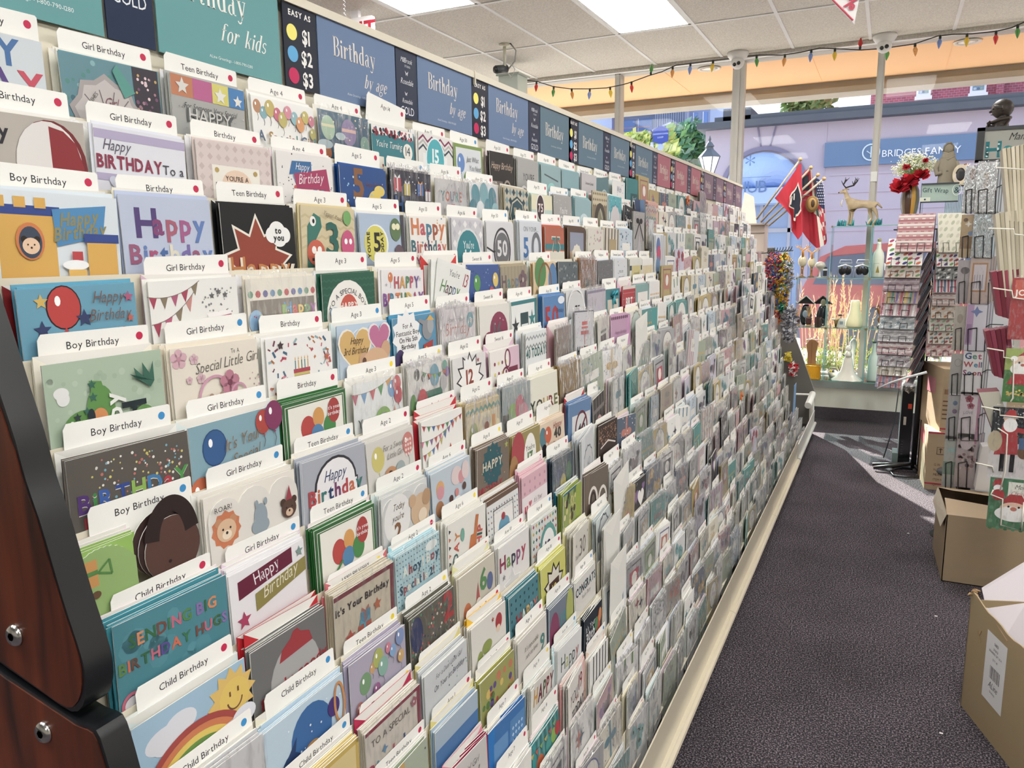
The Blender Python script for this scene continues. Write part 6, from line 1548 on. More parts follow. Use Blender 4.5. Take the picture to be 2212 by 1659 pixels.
for r in range(1,NROW+1):
 for c in range(NCOL):
  R=random.Random(r*100+c)
  hero=CARDS.get((r,c))
  opt=hero[3]if hero else{}
  off={True:.019,False:.0168}[r<8]if r<12 else.0122
  y0=col_y(c)
  w=opt.get('w',R.uniform(.128,.140))
  yc=y0+.022+w/2+opt.get('dy',0)-max(0,(w-.142))-.006
  if c>=1 and not hero:
   yc+=R.uniform(-.004,.004)
  h=opt.get('h',.148)
  ztop=TZ[r]-.028+R.uniform(-.006,.003)+opt.get('tall',0)+opt.get('up',0)
  if c>13 and R.random()<.12:
   ztop+=R.uniform(.02,.05)
  xf=TX[r]+off
  ft=footprint(xf,yc,ztop-.03,w,.065)
  if ft is None:
   continue
  film=opt.get('film',0)
  if not hero:
   p_film=.12+.04*max(0,r-5)+(.3 if c>7 and r>6 else 0)
   if R.random()<p_film:
    film=1+(R.random()<.35)
  gi=(r*37+c*11+(r*c)%7)%NG
  desc=hero[1]if hero else GEN[gi][1]
  bg=hero[0]if hero else GEN[gi][2]
  lean=math.radians(opt.get('lean',R.uniform(-1.2,1.2)+(R.choice([-6,6])if R.random()<.05 else 0)))
  tilt=math.radians(R.uniform(-1.3,.2)if r>=12 else R.uniform(-2.0,.3))
  messy=(c>6 and r>5)or r>12
  yaw=math.radians(R.uniform(-7,7)if messy else R.uniform(-1,1))
  if messy:
   lean+=math.radians(R.uniform(-3.5,3.5))
   ztop+=R.uniform(-.012,.014)
   if R.random()<.12:
    lean+=math.radians(R.choice([-9,9]))
  opt=dict(opt,yaw=yaw if not hero or messy else 0)
  items['card'].append((ft,'front',r,c,hero,gi,w,h,(xf,yc,ztop),lean,tilt,film,desc,bg,opt))
  # cards stacked behind
  n=opt.get('n',R.choice([0,1,2,2,3,4]if c<8 else[1,2,3,4,5]))
  n=min(n,6)
  if c>20:
   n=min(n,3)
  sc=opt.get('stack',bg)
  for k in range(n):
   x=xf-.0021-k*min(.0026,(off-.006)/max(n,1))
   zt=ztop+R.uniform(-.002,.0035)+.0012*k
   items['card'].append((w*.006*(F_PX/(Vector((x,yc,zt))-CAM).length)**2,'back',r,c,None,gi,w,h-.002,
(x,yc+R.uniform(-.004,.002),zt),lean*.5+math.radians(R.uniform(-.8,.8)),tilt+math.radians(R.uniform(-.5,.5)),(1 if film and k<3 else 0),desc,sc,{'k':k,'yaw':opt['yaw']+math.radians(R.uniform(-4,4)if messy else R.uniform(-.8,.8))}))
  ne=(R.choice([1,2,2,3])if r<8 else R.choice([2,3,3]))if c<16 else 1
  ec=ENVOVER.get((r,c))or opt.get('env')or R.choice(ENVS)
  for k in range(ne):
   x=TX[r]+.0020+k*.0013
   zt=ztop+R.uniform(.001,.007)+(ne-1-k)*.002+(.012 if opt.get('env')and k==0 else 0)
   zt=min(zt,TZ[r]-.006)
   items['env'].append((w*.008*(F_PX/(Vector((x,yc,zt))-CAM).length)**2*(2 if opt.get('env')else 1),r,c,w*R.uniform(.99,1.04),h,(x,yc+R.uniform(-.003,.005),zt),
math.radians(R.uniform(-1,1)),ec,k))
  if opt.get('env')and r>7 and(r,c)in((9,1),(13,3),(11,4)):
   zt=ztop+.006
   items['env'].append((9999,r,c,w*.98,h,(TX[r]+.0062,yc-.004,zt+.012),math.radians(-2),ec,7))
  if(r,c)in((4,0),(3,2))or(c in(2,)and r==4):
   dot=None
  if R.random()<(.5 if c>9 and r>7 else(.75 if c>14 else.93))and(r,c)not in((4,0),(9,1),(4,2))or c<5 and(r,c)not in((4,0),(9,1),(4,2)):
   dot='red' if R.random()<.7 else('blue' if R.random()<.6 else 'yellow')
   if c<5:
    dot='red'
   dot={(11,1):'blue',(5,1):'blue',(6,0):'blue',(6,1):'blue',(7,0):'blue',(7,1):'blue',(8,1):'blue',(5,3):'blue',(7,2):'blue',(8,2):'blue',(9,2):'yellow',(10,2):'yellow',
(11,2):'yellow',(6,3):'yellow',(6,4):'yellow',(10,1):'blue',(10,0):'blue',(9,0):'red',(8,0):'red',(8,3):'red',(7,3):'red',(9,3):'red',(10,3):'yellow',
(2,5):'blue',(5,0):'red',(1,7):'blue',(8,4):'red',(9,4):'yellow'}.get((r,c),dot)
   zt=TZ[r]+R.uniform(-.004,.003)+(.02 if(r,c)==(1,5)else 0)
   fa=footprint(TX[r],y0+.09,zt,.128,.028)
   if fa:
    items['tag'].append((fa,r,c,cat_text(r,c),dot,(TX[r]+.0004,y0+.026+.064,zt),math.radians(R.uniform(-1.2,1.2)+(-7 if(r,c)==(1,5)else 0)),math.radians(R.uniform(-3,2))))
def merge(dst,src,loc,lean,tilt,h,yaw=0.0):
 M=Matrix.Translation(Vector(loc))@Matrix.Rotation(yaw,4,'Z')@Matrix.Rotation(tilt,4,'Y')@Matrix.Rotation(lean,4,'X')
 k=len(dst.v)
 dst.v.extend(tuple(M@Vector(p))for p in src.v)
 dst.f.extend(tuple(i+k for i in f)for f in src.f)
 dst.c.extend(src.c)
 dst.m.extend(src.m)
gen_mesh={}
films={}
def film_mesh(seed,w,h,heavy):
 key=(seed%7,heavy)
 if key not in films:
  o=make_film(w,h,seed,heavy).build('cellophane_sleeve',FILM2 if heavy else FILM)
  films[key]=o.data
  bpy.data.objects.remove(o)
 return films[key]
 # --- greeting cards
items['card'].sort(key=lambda q:-q[0])
rest=MB()
rest_film=MB()
rest_glitz=MB()
for n,q in enumerate(items['card']):
 ft,kind,r,c,hero,gi,w,h,(x,y,zt),lean,tilt,film,desc,bg,opt=q
 base=(x,y,zt-h)
 if kind=='front':
  if hero:
   a=Art(w,h,bg,shape=opt.get('shape'),seed=r*50+c)
   for e in hero[2]:
    a.do(e)
   mb=a.b
  else:
   mb=GEN[gi][0].b
 else:
  a=Art(w,h,bg,th=.0010,shape=None,seed=1)if False else None
  mb=plain_card(w,h,bg,.0010)
  mb.c[1]=lin('#f1efe9');mb.c[0]=lin('#f1efe9')
 if n<300:
  glossy=film or opt.get('gloss')
  if kind=='front' and not hero:
   key=(gi,bool(glossy))
   if key not in gen_mesh:
    o=mb.build('greeting_card',GLOSS if glossy else PAPER)
    gen_mesh[key]=o
   else:
    o=gen_mesh[key].copy()
    COL.objects.link(o)
  else:
   o=mb.build('greeting_card',FOIL if opt.get('gloss')else(GLOSS if glossy else PAPER))
  o.location=base
  o.rotation_euler=(lean,tilt,opt.get('yaw',0))
  wh=where(r,c)
  if kind=='front':
   tag(o,'%s, %s'%(desc,wh)if not hero else desc,'card','greeting cards in the rack pockets')
  else:
   tag(o,'%s card back behind the front one, %s tier down, %s pocket from near end'%(NEARW[opt['k']+1],ordn[r-1],ordn[c]),'card','greeting cards in the rack pockets')
  if film and kind=='front':
   f=bpy.data.objects.new('cellophane_sleeve',film_mesh(r*31+c,.138,h,film>1))
   COL.objects.link(f)
   f.parent=o
   f.scale=(1,w/.138,1)
   f.location=(.0008,0,0)
  if opt.get('bow'):
   b=MB()
   for sg in(-1,1):
    b.tube([(.004,0,h-.02),(.009,sg*.014,h-.008),(.006,sg*.022,h-.018),(.004,0,h-.022)],[.002,.004,.004,.002],6,opt['bow'])
    b.tube([(.004,0,h-.02),(.006,sg*.01,h-.045)],[.002,.003],6,opt['bow'])
   b.build('ribbon_bow',SATIN,o,True)
 else:
  merge(rest_glitz if film else rest,mb,base,lean,tilt,h,opt.get('yaw',0))
  if film and(kind=='front' or True):
   merge(rest_film,make_film(w,h,r*31+c,film>1),(base[0]+.0008,base[1],base[2]),lean,tilt,h,opt.get('yaw',0))
o=rest.build('greeting_cards',[PAPER])
tag(o,'hundreds of small greeting cards filling the far pockets of the rack','cards',kind='stuff')
rest_glitz.build('glossy_cards',[GLOSS],o)['kind']='stuff'
rest_film.build('cellophane_sleeves',[FILM2],o)['kind']='stuff'
# --- envelopes
items['env'].sort(key=lambda q:-q[0])
env_mesh={}
rest=MB()
for n,(fa,r,c,w,h,(x,y,zt),lean,col,k)in enumerate(items['env']):
 if n<300:
  key=(col,round(w,2))
  if key not in env_mesh:
   o=plain_card(w,h,col,.0009,True).build('envelope',PAPER)
   env_mesh[key]=o
  else:
   o=env_mesh[key].copy()
   COL.objects.link(o)
  o.location=(x,y,zt-h)
  o.rotation_euler=(lean,math.radians(-.3),0)
  pos={0:'rearmost',1:'middle',2:'front',7:'tall upright'}[k]
  tag(o,'%s %s envelope behind the cards, %s tier down, %s pocket from near end'%(pos,NAMECOL.get(col,'pale'),ordn[r-1],ordn[c]),'envelope','envelopes behind the cards')
 else:
  merge(rest,plain_card(w,h,col,.0009),(x,y,zt-h),lean,0,h)
tag(rest.build('envelopes',PAPER),'many pale envelope edges behind the cards at the far end','envelopes',kind='stuff')
# --- category tags
items['tag'].sort(key=lambda q:-q[0])
tag_mesh={}
rest=MB()
for n,(fa,r,c,txt,dot,(x,y,z),lean,tilt)in enumerate(items['tag']):
 key=(txt,dot)
 if n<300:
  if key not in tag_mesh:
   o=make_tag(txt,dot,c<22).build('category_tag',PAPER)
   tag_mesh[key]=o
  else:
   o=tag_mesh[key].copy()
   COL.objects.link(o)
  o.location=(x,y,z)
  o.rotation_euler=(lean,tilt,0)
  tag(o,'white %s tag with %s dot, %s tier down, %s pocket from near end'%(txt,dot,ordn[r-1],ordn[c]),'tag','category tags of the card pockets')
 else:
  merge(rest,make_tag(txt,dot,c<16),(x,y,z),lean,tilt,0)
tag(rest.build('category_tags',PAPER),'rows of tiny white category tags over the far pockets','tags',kind='stuff')
# round brown-haired child card beside the green one
for k in range(3):
 a=Art(.072,.10,'#3a2420' if k else '#5a3a30',shape='round',seed=4)
 if k==0:
  a.do(('ring',.5,.5,.5,.72,.26,'#2c1c1a',10,170));a.do(('o',.42,.86,.03,.03,'#2c1c1a'))
 o=a.b.build('greeting_card',PAPER)
 o.location=(TX[7]+.0185-.002*k,col_y(0)+.108-.006*k,TZ[7]-.030+.005*k-.10)
 tag(o,['brown round card of a child with dark curly hair, beside the green hippo card','second dark brown round card behind the curly haired child','third dark brown round card behind the curly haired child'][k],'card','greeting cards in the rack pockets')
 # stray big plain envelopes jutting up in the middle of the wall
for(r,c,rot,lab)in((7,12,10,'tall white envelope leaning up out of the middle tiers'),(12,8,6,'large pale envelope standing in front of the lower middle tiers'),(13,8,4,'pale envelope slanting just below the large one'),(11,9,12,'grey white envelope slanting up right of the large one')):
 b=plain_card(.125,.19,'#dcdbd6',.001,True)
 o=b.build('envelope',PAPER)
 o.location=(TX[r]+.0135,col_y(c)+.09,TZ[r]+.02-.16)
 o.rotation_euler=(math.radians(rot),math.radians(2),0)
 tag(o,lab,'envelope','loose upright envelopes')
 # a paper tag fallen card with orange flower clips
for(px,py,rr,lab)in((1602,855,11,'small bright orange flower clip on a lower far card'),(1486,433,1,'small orange star flower on a top tier card')):
 p=atx(px,py,TX[rr]+.03)
 b=MB()
 for k in range(5):
  a=2*math.pi*k/5
  b.ball((0,.014*math.cos(a),.014*math.sin(a)),(.004,.011,.011),8,'#e0702c')
 b.ball((.003,0,0),.006,8,'#b8501c')
 tag(b.build('flower_clip',SATIN,None,True,loc=p),lab,'clip','orange flower clips')
 # ---------------------------------------------------------------- ceiling things
t=empty('security_camera',(-2.872,5.84,CEIL),'small bullet camera on a short ceiling pole above the header signs','camera')
b=MB();b.lathe([(.045,0),(.045,-.012),(.03,-.02)],n=18,col='#dcdbc8');b.tube([(0,0,-.02),(0,0,-.17)],.013,8,'#d4d3c2');b.build('mount',SATIN,t,True)
b=MB();b.tube([(.0,.03,-.18),(-.05,-.06,-.20)],.032,12,'#3b3f42');b.tube([(-.05,-.06,-.20),(-.056,-.07,-.202)],.026,12,'#15171a');b.build('lens_body',SATIN,t,True)
b=MB();b.tube([(.05,0,0),(.10,.0,-.06),(.09,0,-.14),(.02,.02,-.19)],.006,6,'#9a9a94');b.tube([(.0,.03,-.2),(.06,0,-.26),(.09,0,-.2),(.05,0,-.15)],.004,6,'#c4c4be');b.build('cable',SATIN,t,True)
p0,p1=aty(1077,165,6.3),aty(1118,168,6.3)
b=MB();b.box(p0.x,p1.x,6.3,6.5,0,p0.z,'#c9d3cb');b.box(p0.x-.015,p1.x+.02,6.28,6.52,p0.z,p0.z+.015,'#aab4ac')
tag(b.build('pillar_cabinet',SATIN),'pale green grey narrow post unit just below the bullet camera','cabinet')
p=aty(770,60,4.6)
t=empty('exit_sign',(p.x,4.6,CEIL),'white EXIT sign with red letters half hidden behind the headers','sign')
b=MB();b.box(-.14,.14,-.02,.02,-.215,-.05,'#e9e6e6');b.box(-.03,.03,-.015,.015,-.05,0,'#cfcfcf')
b.build('sign_body',mat('exit_lens',attr=True,rough=.4,emit=('#fff4f4',.15)),t)
b=MB();text_at(b,'EXIT',(0,-.021,-.185),(1,0,0),(0,0,1),(0,-1,0),.15,'#b83244','b',eps=.002);b.build('lettering',PAPER,t)
pz=aty(744,20,4.2)
pts=[]
for k in range(120):
 pts.append((.006*math.cos(k*1.1),.006*math.sin(k*1.1),-k*.0045))
b=MB();b.tube(pts,.0022,5,'#8a8a88')
tag(b.build('coiled_cord',SATIN,None,True,loc=(pz.x,4.2,CEIL)),'grey coiled cord hanging from the ceiling before the EXIT sign','cord')
for px,py,lab in((1594,122,'white dome camera on the left wide window post'),(1911,88,'white dome camera on the right window post')):
 p=aty(px,py,7.0)
 t=empty('dome_camera',(p.x,7.0,CEIL-.03),lab,'camera','dome cameras on the ceiling edge')
 b=MB();b.lathe([(.085,.03),(.09,.015),(.08,-.005),(.06,-.03)],n=22,col='#ecebe8');b.build('base',SATIN,t,True)
 b=MB();b.ball((0,-.01,-.055),.055,16,'#e2e1de');b.build('ball',SATIN,t,True)
 b=MB();b.ball((-.016,-.058,-.078),(.016,.01,.016),10,'#16181c');b.ball((.018,-.06,-.07),(.016,.01,.016),10,'#16181c');b.build('lens',GLOSS,t,True)
 # hanging sale sign at the top edge
p=[aty(1797,-30,3.0),aty(1862,-34,3.0),aty(1845,52,3.0),aty(1797,0,3.0)]
b=MB();b.prism([q for q in p][::-1],(0,.012,0),'#dcd9d8')
q0,q1=p[3],p[2]
b.tube([(q0.x+.002,2.998,q0.z-.0),(q1.x-.004,2.998,q1.z+.012)],.003,5,'#b8485a')
text_at(b,'%',aty(1832,18,3.0),(.8,0,-.5),(.5,0,.8),(0,-1,0),.06,'#b8485a','b',eps=.004)
tag(b.build('hanging_sign',PAPER),'corner of a white and red hanging sign at the top edge','sign')
# string of coloured bulbs along the ceiling edge
STR=[(1040,176),(1075,180),(1118,180),(1140,174),(1160,176),(1195,187),(1232,192),(1275,192),(1310,190),(1345,183),(1362,178),(1400,164),
(1430,155),(1460,141),(1500,136),(1540,131),(1583,126),(1610,122),(1640,119),(1690,119),(1730,113),(1770,104),(1800,105),(1860,108),(1905,105),(1975,95),
(2025,78),(2060,74),(2100,73),(2150,68),(2185,60),(2212,48),(2240,44)]
pts=[aty(x,y,7.02)for x,y in STR]
wire=tag((lambda m:m.build('string_light_wire',SATIN,None,True))(MB().tube(pts,.0045,6,'#2b2f2c')),'dark green sagging wire of the string lights along the ceiling edge','wire')
BULBS=[(1091,195,'blue'),(1125,200,'yellow'),(1159,190,'red'),(1196,196,'green'),(1235,206,'orange'),(1274,208,'blue'),(1318,202,'yellow'),(1364,190,'red'),
(1406,155,'green',1),(1453,155,'orange'),(1491,152,'blue'),(1540,142,'yellow'),(1586,140,'red'),(1634,132,'green'),(1695,130,'orange'),(1752,118,'blue'),
(1803,119,'yellow'),(1858,100,'red',1),(1917,120,'green'),(1976,108,'orange'),(2030,92,'blue'),(2088,88,'yellow'),(2151,78,'red'),(2198,62,'green')]
BC={'blue':'#7d97d6','yellow':'#e8c33a','red':'#d8322e','green':'#56a04e','orange':'#e09a52'}
cnt={}
for q in BULBS:
 px,py,cn=q[:3]
 up=-1 if len(q)>3 else 1
 p=aty(px,py,7.02)
 wz=min(pts,key=lambda a:abs(a.x-p.x)).z
 i=min(range(len(pts)-1),key=lambda k:0 if pts[k].x<=p.x<=pts[k+1].x else 1)
 f_=(p.x-pts[i].x)/max(1e-6,pts[i+1].x-pts[i].x)
 wz=pts[i].z+(pts[i+1].z-pts[i].z)*f_
 cnt[cn]=cnt.get(cn,0)+1
 t=empty('string_light_bulb',(p.x,7.02,wz),'%s %s pointed bulb from the left on the string lights'%(ordn[cnt[cn]-1],cn),'bulb','bulbs of the string lights')
 sway=random.Random(px).uniform(-.012,.012)
 b=MB();b.lathe([(.009,.004),(.010,-.02*up),(.008,-.024*up)],n=10,col='#26302a');b.build('socket',SATIN,t,True)
 b=MB();b.lathe([(.008,-.024*up),(.017,-.042*up),(.016,-.055*up),(.008,-.080*up),(.001,-.095*up)],n=12,col=BC[cn])
 b.v=[(x+sway*abs(z)*9,y,z)for x,y,z in b.v]
 b.build('glass',mat('coloured_bulb_glass',attr=True,rough=.2,coat=.4),t,True)
 # ---------------------------------------------------------------- far end of the aisle
 # dark grey sloping end panel of the next rack
GY=6.62
prof=[(-.488,0),(-.478,.34),(-.60,.66),(-.76,1.05),(-.92,1.39),(-1.05,1.72),(-1.5,1.72),(-1.5,0)]
b=MB();b.prism([(x,GY,z)for x,z in prof],(0,.03,0))
b.v=b.v
tag(b.build('rack_end_panel',mat('dark_grey_laminate','#6b6a66',rough=.5,vary=(3,.2,'#605f5c'),coat=.2)),'dark grey sloping end panel beyond the card rack','panel')
# beige cabinet with flag poles
x0,x1=aty(1622,480,6.05).x,aty(1652,480,6.05).x
zt=aty(1640,486,6.05).z
t=empty('beige_cabinet',((x0+x1)/2-.3,6.0,0),'beige slatted cabinet holding the flags at the rack end','cabinet')
ox=(x0+x1)/2-.3
b=MB();b.box(x0-.5-ox,x1-ox,.05,.25,0,zt,'#c9b9ac')
for k in range(4):
 b.box(x0-.5-ox,x1+.003-ox,.045,.05,zt-.06-k*.14,zt-.055-k*.14,'#8c7f76')
b.build('body',SATIN,t)
b=MB();b.box(x0-.3-ox,x1+.012-ox,.02,.26,zt,zt+.012,'#b7a99d');b.build('top',SATIN,t)
pz=[aty(1608,415,6.15),aty(1628,425,6.15),aty(1634,484,6.15),aty(1596,484,6.15)]
pz[2].z=pz[3].z=zt+.013
b=MB();b.prism(pz,(0,.02,0),'#ddd5ca')
tag(b.build('card_board',PAPER),'plain beige leaning board between header end and flags','board')
pz=aty(1665,548,6.9)
b=MB();b.box(pz.x-.11,pz.x+.05,6.88,6.93,0,pz.z+.03,'#55504e');b.tube([(pz.x-.10,6.905,pz.z+.03),(pz.x+.03,6.905,pz.z+.03)],.024,10,'#55504e')
tag(b.build('chair_back',MATTE,None,'auto'),'dark brown rounded seat back behind the ribbon hooks','chair')
FB=5.98
def flag(p_base,p_tip,label,kind,hang):
 """pole from base to tip; cloth hangs from the upper pole"""
 a,c=aty(*p_base,FB),aty(*p_tip,FB-.02)
 t=empty('flag',a,label,'flag','small flags on wooden poles')
 d=c-a
 b=MB();b.tube([(0,0,0),d],.0075,8,'#b9ab97');b.ball(d,.014,10,'#c9a878');b.build('pole',SATIN,t,True)
 return t,a,d
def cloth(t,a,outline,cols,y,seed,depth=.04):
 """hanging cloth over an outline of (px, py) columns: list of (top, bottom) pairs left to right"""
 R=random.Random(seed)
 V,Fc,C=[],[],[]
 n=len(outline)
 m=14
 for i,(tp,bt)in enumerate(outline):
  P0,P1=aty(*tp,y),aty(*bt,y)
  for j in range(m+1):
   f=j/m
   q=P0.lerp(P1,f)
   q.y+=depth*math.sin(i*1.25+seed+f*1.2)*(.35+.65*f)
   V.append(q-a)
 b=MB()
 for i in range(n-1):
  for j in range(m):
   k=i*(m+1)+j
   b.add([V[k],V[k+m+1],V[k+m+2],V[k+1]],[(0,1,2,3)],cols(i/(n-1),(j+.5)/m))
 back=[(v+Vector((0,.003,0)))for v in V]
 for i in range(n-1):
  for j in range(m):
   k=i*(m+1)+j
   b.add([back[k],back[k+1],back[k+m+2],back[k+m+1]],[(0,1,2,3)],cols(i/(n-1),(j+.5)/m))
 return b
FLAGM=mat('flag_nylon',attr=True,rough=.6)
# front red flag with a black upright emblem
t,a,d=flag((1634,474),(1729,344),'red flag with black and white emblem, frontmost of the four','',1)
OUT=[((1673,428),(1674,429)),((1680,420),(1692,446)),((1688,409),(1711,468)),((1697,398),(1713,490)),((1705,387),(1709,498)),((1712,376),(1717,509)),((1719,366),(1724,518)),((1726,354),(1732,508)),((1731,352),(1734,499))]
cl=cloth(t,a,OUT,lambda u,v:'#c22c3c',FB-.05,1,.018)
cl.build('cloth',FLAGM,t)
EMB=[(1724,393),(1727,405),(1730,415),(1732,430),(1730,445),(1731,455),(1724,466),(1719,468),(1718,478),(1714,476),(1715,452),(1708,449),(1704,446),(1706,436),(1706,424),(1710,416),(1716,410),(1721,402)]
b=MB()
cz=[aty(x,y,FB-.085)-a for x,y in EMB]
ce=aty(1718,436,FB-.085)-a
for k in range(len(cz)):
 b.poly([ce,cz[(k+1)%len(cz)],cz[k]],'#e6ddcf')
cs=[ce+(q-ce)*.84-Vector((0,.002,0))for q in cz]
for k in range(len(cs)):
 b.poly([ce-Vector((0,.002,0)),cs[(k+1)%len(cs)],cs[k]],'#1d2232')
for x,y,x2,y2 in((1711,424,1708,442),(1716,418,1715,432)):
 b.tube([aty(x,y,FB-.09)-a,aty(x2,y2,FB-.09)-a],.004,5,'#d9d0c4')
b.build('emblem',FLAGM,t)
t,a,d=flag((1643,480),(1752,362),'red and black flag with round golden crest, second of the four','',1)
OUT=[((1733,378),(1733,500)),((1737,372),(1741,512)),((1741,368),(1749,522)),((1746,364),(1757,530)),((1750,360),(1764,536)),((1754,372),(1772,534)),((1757,390),(1780,530))]
def c2(u,v):
 if u<.4 and v<.28 and v>.06:return '#1e2330'
 if u>.55 and(.25+.3*v<u-.25<.42+.3*v):return '#d9d2c6'
 if u>.8 and v>.2:return '#2c4438'
 return '#b32a3a'
cl=cloth(t,a,OUT,c2,FB-.0,4,.014);cl.build('cloth',FLAGM,t)
b=MB();cc=aty(1754,441,FB-.03)-a
b.ball(cc,(.045,.008,.058),18,'#8a6a3c');b.ball(cc+Vector((0,-.006,0)),(.03,.008,.042),14,'#b08c54');b.ball(cc+Vector((.006,-.012,.004)),(.014,.006,.028),10,'#4a3420')
b.tube([cc+Vector((-.045,0,.03)),cc+Vector((-.08,0,.03)),cc+Vector((-.075,0,.06)),cc+Vector((-.02,0,.062))],.003,5,'#5a5f66')
b.build('crest',FLAGM,t,True)
t,a,d=flag((1652,484),(1767,378),'bare wooden pole and dark folds, third of the four flags','',1)
cl=cloth(t,a,[((1757,386),(1760,470)),((1760,382),(1764,486)),((1763,380),(1766,500))],lambda u,v:'#3a3e4a' if v<.5 else '#31503f',FB+.05,2,.008);cl.build('cloth',FLAGM,t)
t,a,d=flag((1660,488),(1780,386),'stars and stripes flag, rearmost of the four','',1)
def c4(u,v):
 if v<.38+.06*u:
  return '#25345c'
 return '#d9cfc8' if int((v*9+u*3)%2)else '#b8303e'
OUT=[((1762,384),(1770,500)),((1766,386),(1774,516)),((1770,388),(1780,530)),((1774,394),(1784,527)),((1778,400),(1786,520))]
cl=cloth(t,a,OUT,c4,FB+.09,3,.010)
for i in range(9):
 for j in range(4):
  q=aty(1765+j*4.0+i*.35+(i%2)*1.6,393+i*6.0,FB+.07)-a
  cl.ball(q,(.0042,.002,.0042),6,'#f0eef0')
cl.build('cloth',FLAGM,t)
# ribbon and bow rack: hook bars and hanging clusters at the end of the card wall
RY=5.52
h0,h1=aty(1636,548,RY),aty(1713,541,RY+.1)
b=MB();b.tube([h0,h1],.004,6,'#4a4f48')
for k in range(9):
 f=.25+k*.08
 q=h0.lerp(h1,f);b.tube([q,q+Vector((.02,-.05,.012)),q+Vector((.024,-.055,.03))],.003,5,'#4a4f48')
tag(b.build('hook_bar',SATIN,None,True),'thin dark metal hook bar carrying the ribbon bows','hook rail','hook bars')
b=MB();q2=aty(1712,610,RY);b.tube([aty(1696,612,RY),q2],.003,5,'#4a4f48')
tag(b.build('hook_bar',SATIN,None,True),'short lower hook bar beside the yellow ribbon bunch','hook rail','hook bars')
def bow_cluster(px,py,rx,rz,cols,label,seed,n=130,s=.011,y=5.52):
 R=random.Random(seed)
 c=aty(px,py,y)
 b=MB()
 for k in range(n):
  a_,z_=R.uniform(0,6.28),R.uniform(-1,1)
  rr=math.sqrt(1-abs(z_)**3)
  p=Vector((rx*rr*math.cos(a_)*R.uniform(.7,1),(.05 if y<6 else.02)*rr*math.sin(a_),rz*z_))
  u=Vector((R.gauss(0,1),R.gauss(0,1),R.gauss(0,1))).normalized()
  w=u.orthogonal().normalized()
  col=R.choice(cols)
  q=[p,p+u*s*1.4+w*s*.5,p+u*s*2.2,p+u*s*1.2-w*s*.6]
  b.tube([q[0],q[1],q[2],q[3],q[0]],s*.32,4,col,cap=False)
 if 'silver foil bows' in label:
  b.tube([(0,0,rz*.8),(0,0,.5)],.0012,4,'#8a8a90')
 return tag(b.build('ribbon_bow_bunch',mat('foil_ribbon',attr=True,rough=.25,coat=.5),None,True,loc=c),label,'ribbon','ribbon bow bunches')
bow_cluster(1672,588,.06,.125,['#c03a5a','#3f4f9a','#d8763c','#3a7a8a','#c84a5a','#8a3a7a'],'hanging bunch of red and blue ribbon curls on the hook bar',1,300)
bow_cluster(1691,600,.045,.16,['#e0b82c','#e8c840','#d8a020','#4f8a6a'],'long hanging bunch of yellow ribbon curls beside the red one',2,260)
bow_cluster(1686,648,.04,.05,['#e0b82c','#c88a2c','#3f4f8a'],'lower yellow and navy bow above the green bow',3,80)
bow_cluster(1690,664,.025,.028,['#1f6a4c','#2f8a6a'],'single dark green foil bow in the hanging ribbons',4,50)
bow_cluster(1680,680,.016,.05,['#c8502c','#d8843c','#8a2f44'],'small orange red bow strip hanging beside the cards',5,50)
bow_cluster(1706,700,.045,.115,['#b9b9c0','#8a8a94','#dcdce2','#5c5c68'],'long bunch of silver foil bows below the green bow',6,260)
bow_cluster(1703,596,.03,.10,['#a9adb8','#8a94a8','#c4c8d0'],'pale silver ribbon packs at the far tip of the hooks',7,90)
bow_cluster(1703,772,.022,.034,['#d8c03c','#e8d85a'],'yellow bow hanging low against the dark grey panel',8,55,.011,6.57)
bow_cluster(1713,797,.028,.042,['#c8202c','#d8303c','#e8e0e0'],'bright red bow with white tie against the grey panel',9,90,.013,6.57)
# pale blue upright card and stacks in the low bay
b=MB();q=aty(1722,858,5.75);b.box(q.x-.02,q.x-.018,5.70,5.84,q.z-.11,q.z+.09,'#7fa8d4')
tag(b.build('greeting_card',PAPER),'pale blue upright card at the far low corner by the tube rail','card')
R=random.Random(5)
for i in range(3):
 for j in range(4):
  yy=5.42+j*.145;xx=-.56+i*.03;zz=.33-i*.07
  b=MB()
  for k in range(5):
   b.box(xx+k*.0045,xx+k*.0045+.0022,yy,yy+.12,zz-.12,zz+R.uniform(0,.012),R.choice(['#d6d5d2','#c4c6ca','#dcd6c8','#b8bcc4','#a9a4a8']))
  tag(b.build('card_bundle',GLOSS),'%s bundle of wrapped cards from the near side, %s row of the far low bay'%(ordn[j],['rear','middle','front'][i]),'cards','wrapped card bundles in the low bay')
